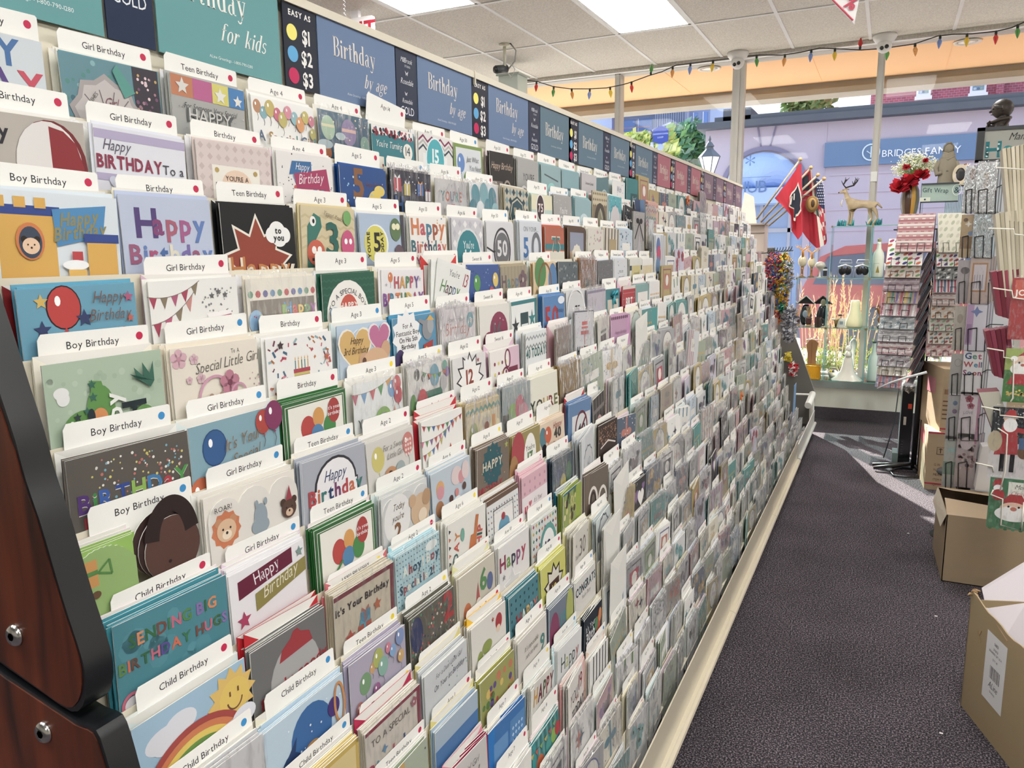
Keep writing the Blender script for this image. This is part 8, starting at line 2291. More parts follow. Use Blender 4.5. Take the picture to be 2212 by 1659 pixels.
b.box(mx_-.11,mx_-.05,-.1275,-.126,mz_-.055,mz_-.03,'#d8dccb');b.box(mx_-.085,mx_-.075,-.129,-.1275,mz_-.047,mz_-.038,'#2c4a52')
b.build('sign_panel',PAPER,t)
PACKPAT=[('pink and white knit pattern','#b48a8a',['#cdc2ba','#9e6266'],'band'),('white with bright coloured bulbs','#e6e2dc',['#c8643a','#a83a6a','#3a3f7a','#5a9a4a'],'oval'),('brown and green penguin','#c9bdb0',['#a06a4a','#6a8a5a','#b89a8a'],'oval'),
('mauve glossy','#a9929a',['#8a7080','#c4b4bc'],'band'),('rainbow striped','#b9a08c',['#c85a6a','#d8b83c','#5a9a8a','#7a6ab0'],'diag'),('red and white sparkling','#cdb4b8',['#b05a6c','#efeaea'],'diag'),
('silver foil snowflake','#aab4b8',['#dfe6e8','#6f8a94'],'oval'),('grey foil','#b4b2b4',['#d6d4d6','#8c8a8e'],'band'),('pale red trimmed','#c8b4b4',['#a8606a','#e6dcd8'],'band'),('silver grey dotted','#a8a2a8',['#c8c2c4','#8a6f7a'],'oval'),
('cream printed','#c9c0ac',['#a89a80','#e0d8c8'],'diag'),('blue and pink','#b08a98',['#7a86b0','#c8606a'],'diag')]
def pack(px,py,wpx,hpx,y,pat,label,yaw=0.0,film=True,i=0):
 """a flat wrapped pack leaning back on its hook; bottom centre seen at (px, py)"""
 desc,base,cs,kind=pat
 c=aty(px,py,y)
 s=y/F_PX
 w,h=wpx*s,hpx*s
 t=empty('gift_wrap_pack',c,label,'gift wrap','gift wrap packs on the pole rack',yaw)
 b=Ink()  # Ink darkens the pack colours, putting their backlit shade into the print
 tilt=.42
 V_,U2=Vector((0,tilt,1)).normalized(),Vector((1,0,0))
 N_=Vector((0,-1,tilt)).normalized()
 P=lambda u,v,e=0:U2*((u-.5)*w)+V_*(v*h)+N_*e
 q=[P(0,0,.006),P(1,0,.006),P(1,1,.006),P(0,1,.006),P(0,0,-.006),P(1,0,-.006),P(1,1,-.006),P(0,1,-.006)]
 b.add(q,[(0,1,2,3),(7,6,5,4),(0,4,5,1),(1,5,6,2),(2,6,7,3),(3,7,4,0)],base)
 R=random.Random(i)
 if kind=='band':
  for k in range(9):
   v0=k/9+.02
   b.poly([P(0,v0,.0066),P(1,v0,.0066),P(1,v0+.05,.0066),P(0,v0+.05,.0066)],cs[k%len(cs)])
   for m in range(5):
    b.poly([P(m/5+.05,v0+.05,.007),P(m/5+.14,v0+.05,.007),P(m/5+.14,v0+.08,.007),P(m/5+.05,v0+.08,.007)],cs[(k+1)%len(cs)])
 elif kind=='oval':
  for k in range(30):
   u,v=(k%5+.5)/5+R.uniform(-.05,.05),(k//5+.5)/6
   b.poly([P(u+.07*math.cos(a),v+.05*math.sin(a)+.03*math.cos(a),.0068)for a in[2*math.pi*m/9 for m in range(9)]],cs[k%len(cs)])
 else:
  for k in range(8):
   u=k/8
   b.poly([P(u,0,.0066),P(min(1,u+.06),0,.0066),P(min(1,u+.1),1,.0066),P(min(.98,u+.04),1,.0066)],cs[k%len(cs)])
 b.build('wrapped_sheet',GLOSS,t)
 b=MB()
 for m in(.25,.7):
  b.tube([P(m-.1,.0,.002),P(m-.1,.02,.014),P(m-.1,.22,.014),P(m+.1,.22,.014),P(m+.1,.02,.014)],.0022,5,'#17191c')
 b.build('wire_hook',SATIN,t)
 if film:
  b=MB();R=random.Random(i*3)
  nu,nv=10,6
  V=[P(u/nu,v/nv*1.02,.009+R.uniform(0,.004))for v in range(nv+1)for u in range(nu+1)]
  b.add(V,[(a*(nu+1)+k,a*(nu+1)+k+1,(a+1)*(nu+1)+k+1,(a+1)*(nu+1)+k)for a in range(nv)for k in range(nu)],'#fff')
  b.build('cellophane',FILM,t)
 return t
LT=[(1972,545,62,78),(1952,574,62,55),(1949,600,60,50),(1945,629,62,50),(1943,656,62,50),(1939,683,63,50),(1936,711,62,50),(1933,739,62,50),(1931,766,62,50),(1929,792,58,48),(1927,812,52,45),(1918,838,46,40)]
for i,(px,py,w_,h_)in enumerate(LT):
 pack(px,py,w_,h_,5.46-.004*i,PACKPAT[i],'%s gift wrap pack, %s down the left face of the rack'%(PACKPAT[i][0],ordn[i]),yaw=-.12,film=i>2,i=i)
RT=[(2058,545,48,78),(2054,576,48,50),(2050,604,46,45),(2046,632,46,45),(2043,660,46,45),(2040,688,46,45),(2036,715,46,45),(2033,743,46,45),(2030,770,46,45)]
RP=[('cream with grey prints','#d9d5c0',['#b0b49a','#c9c4ac'],'oval'),('white with big coloured bulbs','#e4e0dc',['#a83a50','#5a4a8a','#6a9a4a','#c8643a'],'oval'),('black and white snow','#8f9290',['#e6e6e4','#3a3c3e'],'oval'),('pink and blue brush stroke','#dcd4d4',['#c0506a','#5a7aa0'],'diag'),
('faint red script','#d6cfca',['#b88a8a','#cfc4be'],'band'),('orange brown speckled','#d0c4b4',['#b87a50','#e0d8cc'],'oval'),('pale green trimmed','#ccd0c0',['#9aae8c','#b87a80'],'oval'),('cookie and doughnut','#ddd4c8',['#a84a50','#8a6a4a','#7fa0a8'],'oval'),('pink floral','#d4b4b0',['#b86a70','#e6d8d0'],'oval')]
for i,(px,py,w_,h_)in enumerate(RT):
 pack(px,py,w_,h_,5.50,RP[i],'%s gift wrap pack, %s down the right face of the rack'%(RP[i][0],ordn[i]),yaw=.18,film=False,i=20+i)
SC=[('#8a7480','mauve'),('#a4606c','rose'),('#6f7c88','slate'),('#b8a8a4','beige'),('#7a8a94','grey blue'),('#9a8a90','grey pink'),('#5c6670','dark slate'),('#b09aa0','pale mauve'),('#8c9498','grey'),('#6a5a64','plum grey')]
for i in range(10):
 for sd,px0 in((0,2003-i*3.0),(1,2026-i*2.6)):
  if sd and i>7:
   continue
  c=aty(px0+(6 if not sd else 4),560+i*27.0,5.6)
  b=MB()
  for k in range(5):
   M=Matrix.Rotation(.38 if not sd else-.25,3,'Y')
   b.obox((k*.007*(1 if sd else-1),.012*k,0),(.0022,.085,.075),M,SC[(i+k*3+sd)%10][0])
  tag(b.build('gift_wrap_bundle',GLOSS,None,False,loc=c),'%s bundle down of sideways gift wrap, %s of the black pole'%(ordn[i],'left' if not sd else 'right'),'gift wrap','sideways gift wrap bundles')
  # black tower standing on the floor by the rack, still in its plastic
ta,tb=aty(1951,832,5.83),aty(1977,832,5.83)
t=empty('black_tower',((ta.x+tb.x)/2,5.88,0),'tall narrow black tower device on a flat base beside boxes','tower device')
w_=(tb.x-ta.x)/2
b=MB();b.box(-w_,w_,-.05,.1,.02,ta.z,'#14171b');b.box(-w_-.004,-w_,-.055,.1,.02,ta.z-.005,'#9fb4b8');b.build('housing',GLOSS,t)
b=MB();b.box(-w_*1.9,w_*1.6,-.11,.14,0,.016,'#1b1e22');b.box(-w_*2.0,-w_,-.07,.08,.016,.10,'#7f9290');b.build('base_plate',SATIN,t)
b=MB();b.box(w_*.1,w_*.75,-.0515,-.050,ta.z*.72,ta.z*.78,'#d0503c');b.build('red_sticker',PAPER,t)
b=MB();b.box(-w_*.5,-w_*.05,-.0515,-.050,ta.z*.52,ta.z*.62,'#c9c6bc');b.build('paper_sticker',PAPER,t)
b=MB()
for k in range(6):b.box(-w_*.6,-w_*.3,-.0515,-.050,ta.z*(.16+.03*k),ta.z*(.165+.03*k),'#5a6068')
b.build('vents',PAPER,t)
R=random.Random(2);b=MB()
V=[((u/6-.5)*w_*2.6+R.uniform(-.004,.004),-.058+R.uniform(-.006,.003),ta.z-.05+v*.03+(R.uniform(-.01,.02)))for v in range(4)for u in range(7)]
b.add(V,[(v*7+u,v*7+u+1,v*7+u+8,v*7+u+7)for v in range(3)for u in range(6)],'#fff');b.build('plastic_wrap',FILM2,t)
b=MB();b.tube([(-w_*3.4,.05,.03),(-w_*2.0,-.0,ta.z*.5),(-w_*1.6,.02,ta.z-.01)],.004,6,'#2b2e33');b.build('side_wire',SATIN,t,True)
pts=[atz(x,y,.008)for x,y in((1985,1004),(1962,1010),(1935,1012),(1923,1018),(1930,1027),(1955,1031),(1985,1030))]
tag(MB().tube(pts,.006,7,'#1c1e22').build('power_cable',SATIN,None,True),'black cable looping on the carpet at the foot of the tower','cable')
pts=[aty(1895,839,5.38),aty(1925,826,5.36),aty(1960,815,5.34),aty(2002,804,5.32)]
tag(MB().tube(pts,[.003,.006,.007,.008],8,'#dfe2e2').build('white_strip',SATIN,None,True),'thin white plastic strip slanting across above the black tower','strip')
# ---------------------------------------------------------------- cardboard boxes
CARD=mat('corrugated_card',attr=True,rough=.85,vary=(5,.25,'#a98a66',(1,1,4)),bump=(40,.12,.003))
def carton(name,label,A,u,v,h,col,side=None,group='cardboard boxes'):
 """closed carton: A floor corner nearest the camera, u and v its floor edges"""
 A,u,v=Vector(A),Vector(u),Vector(v)
 t=empty(name,A,label,'box',group)
 b=MB()
 q=[Vector((0,0,0)),u,u+v,v]
 Z=Vector((0,0,h))
 b.add(q+[p+Z for p in q],[(0,3,2,1),(4,5,6,7),(0,1,5,4),(1,2,6,5),(2,3,7,6),(3,0,4,7)],col)
 b.build('carton_body',CARD,t)
 return t
 # lower of the two stacked boxes and its neighbour above
z1=aty(1995,930,5.35).z
t=carton('cardboard_box','lower sealed brown box of the stack behind the card spinner',(.285,5.34,0),(.52,0,0),(-.03,.44,0),z1,'#a8957a')
b=MB();b.box(.0,.52,-.002,-.0005,.035,.045,'#a8384a');b.box(.0,.52,-.002,-.0005,z1-.012,z1-.002,'#a8384a');b.build('red_line',PAPER,t)
b=MB()
for k in range(5):
 text_at(b,['G.W.: 15 KGS','N.W.: 13 KGS','MEAS.: 45 CM','ITEM NO.','QTY: 24 PCS'][k],(.045,-.001,z1*.42-k*.032),(1,0,0),(0,0,1),(0,-1,0),.022,'#5a3f2c','n','l',eps=.001)
for k in range(3):
 x=.055+k*.055
 b.tube([(x,-.002,z1*.62),(x+.04,-.002,z1*.62),(x+.04,-.002,z1*.62+.045),(x,-.002,z1*.62+.045),(x,-.002,z1*.62)],.0012,4,'#4a3628')
 b.tube([(x+.02,-.002,z1*.62+.008),(x+.02,-.002,z1*.62+.035)],.002,4,'#4a3628')
 b.tube([(x+.01,-.002,z1*.62+.03),(x+.02,-.002,z1*.62+.038),(x+.03,-.002,z1*.62+.03)],.0015,4,'#4a3628')
b.build('printed_marks',PAPER,t)
b=MB();b.add([(-.008,.12,z1-.12),(-.026,.36,z1-.12),(-.026,.36,z1-.03),(-.008,.12,z1-.03)],[(0,3,2,1)],'#b86a6c');b.build('red_label',PAPER,t)
z2=aty(2023,797,5.22).z
A=Vector((.362,5.215,z1+.001));U2=Vector((.46,.07,0));V2=Vector((-.12,.36,0))
A=Vector((.345,5.36,z1+.001))
h2=aty(2023,797,5.36).z-z1
t=carton('cardboard_box','upper sealed box with white document on its front, top of the stack',A,(.44,.02,0),(-.10,.36,0),h2,'#b09c80')
b=MB();b.box(.04,.24,-.0015,-.0005,h2*.12,h2*.80,'#e6e6ea');b.rot(Matrix.Rotation(.045,3,'Z'));b.build('white_document',PAPER,t)
b=MB()
for k in range(12):
 if k in(4,8):continue
 zz=h2*.74-k*h2*.05
 b.box(.055,.055+(.11 if k%3 else.07),-.004,-.002,zz,zz+.006,'#4a4c54')
b.rot(Matrix.Rotation(.045,3,'Z'));b.build('document_text',PAPER,t)
b=MB()
for k in range(5):
 b.box(.006,.034,-.0018,-.0008,h2*.2+k*h2*.07,h2*.2+k*h2*.07+.008,'#6a4c38')
b.box(.01,.032,-.0018,-.0008,h2*.6,h2*.68,'#8a6a50');b.box(0,.44,-.0016,-.0006,.012,.022,'#a8384a')
b.rot(Matrix.Rotation(.045,3,'Z'));b.build('printed_marks',PAPER,t)
b=MB();b.add([(-.035,.118,h2*.55),(-.075,.262,h2*.55),(-.075,.262,h2*.8),(-.035,.118,h2*.8)],[(0,3,2,1)],'#c8808a');b.build('red_label',PAPER,t)
# opened box with sagging flaps
h=aty(2035,1110,3.83).z
t=empty('open_cardboard_box',(.304,3.83,0),'brown box with loosely closed flaps and a black gap','box','cardboard boxes')
b=MB()
X,Y=.62,.44
for q in([(0,0,0),(X,0,0),(X,.004,0),(0,.004,0)],[(0,0,0),(.004,0,0),(-.012,Y,0),(-.016,Y,0)],[(0-.016,Y,0),(X,Y,0),(X,Y+.004,0),(-.016,Y+.004,0)],[(X,0,0),(X+.004,0,0),(X+.004,Y,0),(X,Y,0)]):
 b.prism([Vector(p)for p in q],(0,0,h),'#94836c')
b.box(0,X,0,Y,0,.004,'#94836c')
b.build('carton_body',CARD,t)
zf=aty(2028,1057,4.27).z-0
b=MB()
b.add([(0,0,h),(X,0,h),(X,.20,h+.012),(.30,.17,h+.004),(.0,.19,h+.022)],[(0,1,2,3,4)],'#a39078')
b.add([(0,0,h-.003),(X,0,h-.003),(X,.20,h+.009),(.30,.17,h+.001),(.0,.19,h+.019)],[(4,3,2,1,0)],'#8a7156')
b.build('front_flap',CARD,t)
b=MB()
b.add([(-.016,Y,h),(X,Y,h),(X,.20,h+.03),(.03,.21,h+.055)],[(0,3,2,1)],'#ae9a80')
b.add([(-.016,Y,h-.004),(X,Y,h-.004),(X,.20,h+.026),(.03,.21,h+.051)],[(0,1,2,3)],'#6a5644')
b.build('back_flap',CARD,t)
b=MB();b.add([(0,0,h),(-.016,Y,h),(-.035,Y*.9,h-.06),(-.02,.03,h-.07)],[(0,1,2,3)],'#c2b8a8');b.build('side_flap',CARD,t)
# foreground box with white papers
A=Vector((.306,2.755,0));U2=Vector((.325,-.946,0));V2=Vector((.946,.325,0))
L,Wd=.62,.42
hh=aty(2095,1283,2.75).z
t=empty('open_cardboard_box',A,'worn tall open box in the lower right corner with a barcode label','box','cardboard boxes')
b=MB()
n=16
topz=[hh+.012-.030*math.sin(min(1,i/n*2.2)*math.pi/2)+.004*math.sin(i*1.7)-.0 for i in range(n+1)]
for a,bb,off in((Vector((0,0,0)),U2*L,V2*.004),(Vector((0,0,0)),V2*Wd,U2*.004),(V2*Wd,V2*Wd+U2*L,V2*.004),(U2*L,U2*L+V2*Wd,U2*.004)):
 for i in range(n):
  p,q=a.lerp(bb,i/n),a.lerp(bb,(i+1)/n)
  zt0,zt1=(topz[i],topz[i+1])if off==V2*.004 and a.length<.01 else(hh-.02,hh-.02)
  v=[p,q,q+off,p+off]
  V=[Vector(x)for x in v]+[p+Vector((0,0,zt0)),q+Vector((0,0,zt1)),q+off+Vector((0,0,zt1)),p+off+Vector((0,0,zt0))]
  b.add(V,[(0,3,2,1),(4,5,6,7),(0,1,5,4),(1,2,6,5),(2,3,7,6),(3,0,4,7)],'#9b8a6c')
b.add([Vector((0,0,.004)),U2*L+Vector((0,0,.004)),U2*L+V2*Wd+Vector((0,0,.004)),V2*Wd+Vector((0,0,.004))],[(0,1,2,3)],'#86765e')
b.build('carton_body',CARD,t)
R=random.Random(4);b=MB()
for k in range(7):
 p=Vector((R.uniform(-.008,.012),R.uniform(-.012,.012),hh+.005+R.uniform(-.01,.012)))
 b.tube([p,p+Vector((R.uniform(-.012,.02),R.uniform(-.01,.01),R.uniform(-.012,.012)))],[.005,.002],5,'#9a7d5a')
b.build('torn_corner',CARD,t)
NL=-V2
sx0,sx1,sz0,sz1=.125,.245,.115,.335
P=lambda a,z,e=.0006:U2*a+Vector((0,0,z))+NL*e
b=MB();b.add([P(sx0,sz0),P(sx1,sz0),P(sx1,sz1),P(sx0,sz1)],[(0,1,2,3)],'#dcdbdd')
for k in range(22):
 a=sx0+.035+k*.0027
 if k%3!=1:
  b.add([P(a,.195,.001),P(a+(.0018 if k%2 else.001),.195,.001),P(a+(.0018 if k%2 else.001),.235,.001),P(a,.235,.001)],[(0,1,2,3)],'#3a3a40')
for s_,z_,sz in(('06051',.305,.014),('3 PACK',.288,.011),('BOUNDED GIFT BOX',.275,.010),('QTY: 48',.255,.010),('ALine',.165,.030),('Greetings',.150,.010)):
 text_at(b,s_,P((sx0+sx1)/2,z_,.0006),U2,(0,0,1),NL,sz,'#4a4a52','s' if s_=='ALine' else 'n',eps=.0008)
b.build('barcode_label',PAPER,t)
b=MB()
for(a,z,da,dz)in((.07,.30,.02,-.03),(.09,.31,-.01,-.02),(.36,.30,.01,-.05),(.38,.27,-.01,-.02),(.17,.375,.07,-.02)):
 b.tube([P(a,z,.0005),P(a+da,z+dz,.0005)],.0015,4,'#8a6f50')
b.build('scuffs',CARD,t)
for i,(pp,lab)in enumerate((([(2120,1270,2.80),(2300,1160,2.95),(2340,1420,2.80),(2152,1410,2.70)],'large white paper sheet sticking out of the foreground box'),
([(2193,1226,2.87),(2290,1167,2.95),(2300,1240,2.92),(2210,1262,2.85)],'blue printed patch sheet over the white paper at the frame edge'))):
 q=[aty(*p)for p in pp]
 nrm=(q[1]-q[0]).cross(q[3]-q[0]).normalized()
 b=MB();b.prism(q,nrm*-.0012,['#c6bfc3','#3f5f9a'][i])
 b.v=[tuple(Vector(v)-nrm*(.001-.006*i))for v in b.v]
 tag(b.build('paper_sheet',PAPER),lab,'paper','papers in the foreground box')
 # little paper scraps on the carpet
for px,py,lab in((2022,1331,'tiny white paper scrap on the carpet before the lower right box'),(1962,1152,'tiny pale scrap on the carpet near the sunlit strip'),(2033,1584,'tiny faint scrap on the carpet at the bottom')):
 p=atz(px,py,.002)
 tag(MB().box(-.005,.005,-.003,.003,0,.001,'#e8e6e6').build('paper_scrap',PAPER,None,False,loc=p),lab,'scrap','scraps on the carpet')
 # ---------------------------------------------------------------- black wire spinner with cards
SPY=4.35
def wire_card(px0,py0,px1,py1,y,col,E,label,name='greeting_card',yaw=0.0,n=3,film=0,cat='card',group='cards on the black spinner',edge='#b9b6b4',lean=0.0,seed=0):
 """front card with its top left seen at (px0,py0), lower right at (px1,py1); a few more stand behind it"""
 p,q=aty(px0,py0,y),aty(px1,py1,y)
 w,h=abs(q.x-p.x),p.z-q.z
 a=Art(w,h,col,shape=None,seed=seed,edge=edge)
 for e in E:
  a.do(e)
 o=a.b.build(name,FOIL if film>1 else(GLOSS if film else PAPER))
 o.location=((p.x+q.x)/2,y,q.z)
 o.rotation_euler=(0,lean,-math.pi/2+yaw)
 o.rotation_mode='XYZ'
 tag(o,label,cat,group)
 if film:
  f=make_film(w,h,seed,True).build('cellophane_sleeve',FILM2 if film>1 else FILM,o)
  f.location=(.001,0,0)
 for k in range(n):
  b=plain_card(w,h-.004,col if k%2 else edge,.002)
  c=b.build(name,PAPER)
  c.location=((p.x+q.x)/2+.006*(k+1)*math.cos(yaw*0),y+.007*(k+1),q.z+.002*k)
  c.rotation_euler=(0,0,-math.pi/2+yaw)
  tag(c,'%s behind: %s'%(['next one','second one','third one','fourth one','fifth one'][k],label),cat,group)
 return o
TIERS=[(352,460),(458,556),(556,655),(655,757),(757,852),(846,950),(935,1054)]
SPX=aty(2105,700,SPY).x
t=empty('card_spinner',(SPX+.03,SPY+.13,.35),'black wire spinner of wrapped cards in front of the boxes','display rack')
b=MB();b.tube([(0,0,0),(0,0,1.5)],.014,10,'#1a1c1f')
for a_ in(0,2.1,4.2):b.tube([(0,0,.06),(math.cos(a_)*.14,math.sin(a_)*.14,.005)],.008,6,'#1a1c1f')
b.build('pole',SATIN,t,True)
b=MB();b.lathe([(.13,0),(.13,-.01),(.03,-.012),(.03,-.35),(.14,-.348),(.14,-.35)],n=20,col='#1a1c1f');b.build('foot',SATIN,t,True)
for(ya,yb)in TIERS:
 sh=-(ya-352)*.075
 b=MB()
 for(xa,xb,yy)in((2087,2112,SPY-.006),(2114,2152,SPY-.016)):
  L_=[(xa+sh,ya+(yb-ya)*.55),(xa+sh-1,yb+1),(xb+sh-2,yb+2),(xb+sh-1,ya+(yb-ya)*.55)]
  pts=[aty(x,y,yy)-Vector(t.location)for x,y in L_]
  b.tube(pts,.0024,5,'#15171a')
  m_=(xa+xb)/2+sh
  b.tube([aty(m_,ya+(yb-ya)*.52,yy)-Vector(t.location),aty(m_-2,yb+2,yy)-Vector(t.location)],.0022,5,'#15171a')
  b.tube([pts[0],aty(m_,ya+(yb-ya)*.52,yy)-Vector(t.location)],.0022,5,'#15171a')
 e0=aty(2152+sh,ya+(yb-ya)*.5,SPY-.01)-Vector(t.location)
 b.tube([e0,e0+Vector((.02,.01,.012)),e0+Vector((.075,.03,.01))],.0024,5,'#15171a')
 b.build('wire_pocket',SATIN,t,True)
DES=[(('#d4dade','silver foil wrapped card, top left of black spinner',[('o',.5,.8,.2,.5,'#b8a8a4')],2),('#d8dee2','silver foil wrapped card with upright lettering, top right of black spinner',[('t','YOUR',.6,1.3,.34,'#c8b8a4','b',90)],2)),
(('#b09468','tan butterfly card, second tier left of black spinner',[('s',.5,.9,.26,'#d8d4c8',.4,4),('o',.3,.5,.16,.16,'#6a5038'),('r',0,2.1,1,2.6,'#8a6a44'),('o',.7,1.8,.2,.2,'#6f86a8')],1),('#c4d4dc','blue silver foil card, second tier right of black spinner',[('o',.5,1.0,.3,.5,'#b4c4c8')],2)),
(('#a39ca0','grey thistle card, third tier left of black spinner',[('o',.5,1.0,.3,.3,'#5f5a60'),('l',[(.5,1.2),(.5,2)],.05,'#4a5048')],1),('#b9a49a','copper framed grass card, third tier right of black spinner',[('r',.12,.4,.9,2.0,'#a8784c'),('r',.2,.52,.82,1.9,'#c4bcc4'),('str',8,.25,1.0,.78,1.8,['#8a8490','#c4bcc4'])],1)),
(('#b4aca0','pale wrapped card with beige print, fourth tier left of black spinner',[('o',.4,1.2,.2,.4,'#9a9084')],1),('#c8c4d0','white card with lilac and blue butterfly, fourth tier right of black spinner',[('r',.02,.1,.36,2.4,'#b08fb4'),('s',.5,.6,.32,'#6f7fae',.45,4),('r',.05,1.5,.3,2.3,'#9a7aa0')],0)),
(('#a8a6a2','grey wrapped card with faint figure, fifth tier left of black spinner',[('ring',.5,.9,.25,.3,.03,'#7a7874')],1),('#d4d2d4','white card with patterned Get Well letters, fifth tier right of black spinner',[('t','Get',.5,.6,.5,['#3a5a8a','#4a8a7a','#b04a6a'],'b'),('t','Well',.5,1.2,.44,['#b04a50','#3f86a8','#b04a6a','#4a6a8a'],'b'),('t','Soon',.5,1.8,.42,['#8a3f6a','#3f5f8a','#a84a4c'],'b')],0)),
(('#a4a2a4','grey blue floral wrapped card, sixth tier left of black spinner',[('o',.5,.8,.15,.2,'#4f6a8a'),('o',.5,1.6,.16,.2,'#6f5a7a')],1),('#cfc4cc','pale card with pink roses, sixth tier right of black spinner',[('r',.88,0,1,3,'#b87a9a'),('fl',.45,.5,.22,'#a84a60','#7a2c40'),('fl',.55,1.0,.2,'#b8607a','#7a2c40'),('t','LOVE',.45,1.6,.24,'#8a8494','n')],1)),
(('#a2a8a4','pale green wrapped card, bottom tier left of black spinner',[('o',.5,1.3,.3,.2,'#8fb0b0'),('r',0,2.4,1,2.9,'#6f8f84')],1),('#b0a2a6','busy rose and grey card, bottom tier right of black spinner',[('dots',30,.12,['#8a6a74','#c8b4b8','#6a5a64','#b08a90'],0,.3,1,2.2),('o',.45,.7,.3,.4,'#c4b6bc')],1))]
for i,((ya,yb),(l_,r_))in enumerate(zip(TIERS,DES)):
 sh=-(ya-352)*.075
 wire_card(2086+sh,ya+6,2110+sh,yb,SPY,l_[0],l_[2],l_[1],yaw=.0,n=2,film=l_[3],seed=i)
 wire_card(2113+sh,ya,2147+sh,yb+1,SPY-.010,r_[0],r_[2],r_[1],yaw=-.0,n=5 if i!=1 else 3,film=r_[3],seed=i+20,edge='#8c8e94')
 # ---------------------------------------------------------------- white wire spinner at the right edge
WY=3.45
t=empty('card_spinner',(aty(2300,700,WY).x+.03,WY+.16,.45),'white wire spinner of envelopes and Christmas cards at right edge','display rack')
b=MB();b.tube([(0,0,0),(0,0,1.4)],.014,10,'#d8d4c8');b.lathe([(.02,-.45),(.02,0)],n=12,col='#d8d4c8');b.lathe([(.14,-.446),(.14,-.45)],n=18,col='#d8d4c8');b.build('pole',SATIN,t,True)
b=MB()
o_=Vector(t.location)
for L_,yy in(([(2152,350),(2152,362),(2240,368)],WY-.03),([(2135,493),(2190,495),(2192,506),(2240,512)],WY-.035),([(2145,622),(2186,628),(2188,643),(2202,645),(2240,650)],WY-.03),
([(2132,752),(2168,758),(2168,772),(2190,775),(2188,860),(2183,868)],WY-.03),([(2120,878),(2160,886),(2160,897),(2240,905)],WY-.03),([(2156,925),(2176,938),(2172,1015),(2160,1060)],WY-.04),
([(2108,1000),(2144,1008),(2146,1020)],WY-.03),([(2146,1058),(2140,1068),(2166,1078),(2162,1134),(2206,1146),(2212,1092)],WY-.045),([(2206,1140),(2212,1085)],WY-.045)):
 MB().tube([aty(x,y,yy)-o_ for x,y in L_],.0028,6,'#e0dccf').build('wire_pocket',SATIN,t,True)
def env_fan(pts,y,cols,label,word,grp='envelope bundles on the white spinner'):
 """row of thin sheets fanned side by side; each (x_top, y_top, x_bot, y_bot, w)"""
 for i,(xt,yt,xb,yb,w_)in enumerate(pts):
  a,c=aty(xt,yt,y+.012*i*0),aty(xb,yb,y)
  a2,c2=aty(xt+w_,yt-3,y-.004),aty(xb+w_*.9,yb+2,y-.004)
  q=[Vector(p)for p in(c,c2,a2,a)]
  b=MB();b.prism(q,(.0,.09,0),cols[i%len(cols)],side='#a49c88' if 'beige' in word else cols[(i+1)%len(cols)])
  tag(b.build('envelope',PAPER),'%s %s envelope from the left %s'%(ordn[i],word,label),'envelope',grp)
env_fan([(2165+i*9.5,322-i*2.0,2178+i*7.2,476+i*.8,8)for i in range(6)],WY,['#c9c0a8','#b9b098','#d2cab4'],'in the top bundle of the white spinner','beige')
env_fan([(2150+i*10,462-i*1.5,2166+i*8,640+i*2.4,9)for i in range(7)],WY,['#bdb5a0','#aca48e','#c8c0aa'],'in the second bundle of the white spinner','beige')
env_fan([(2142+i*12,588-i*1.0,2156+i*10,682+i*3,11)for i in range(5)],WY,['#7f3442','#6c2834','#8f4250'],'in the third bundle of the white spinner','maroon')
env_fan([(2128+i*11,716-i*1.5,2148+i*9,812+i*3,10)for i in range(5)],WY,['#6f2a38','#80384a','#622230'],'in the fourth bundle of the white spinner','maroon')
env_fan([(2114,848,2150,945,45),(2150,1120-140,2158,1020,30)],WY,['#b4b0a2','#6c2834'],'low on the white spinner','plain')
env_fan([(2122,965,2106,1058,32)],SPY-.12,['#c6c4c4'],'at the foot of the black spinner','pale','loose pale envelopes')
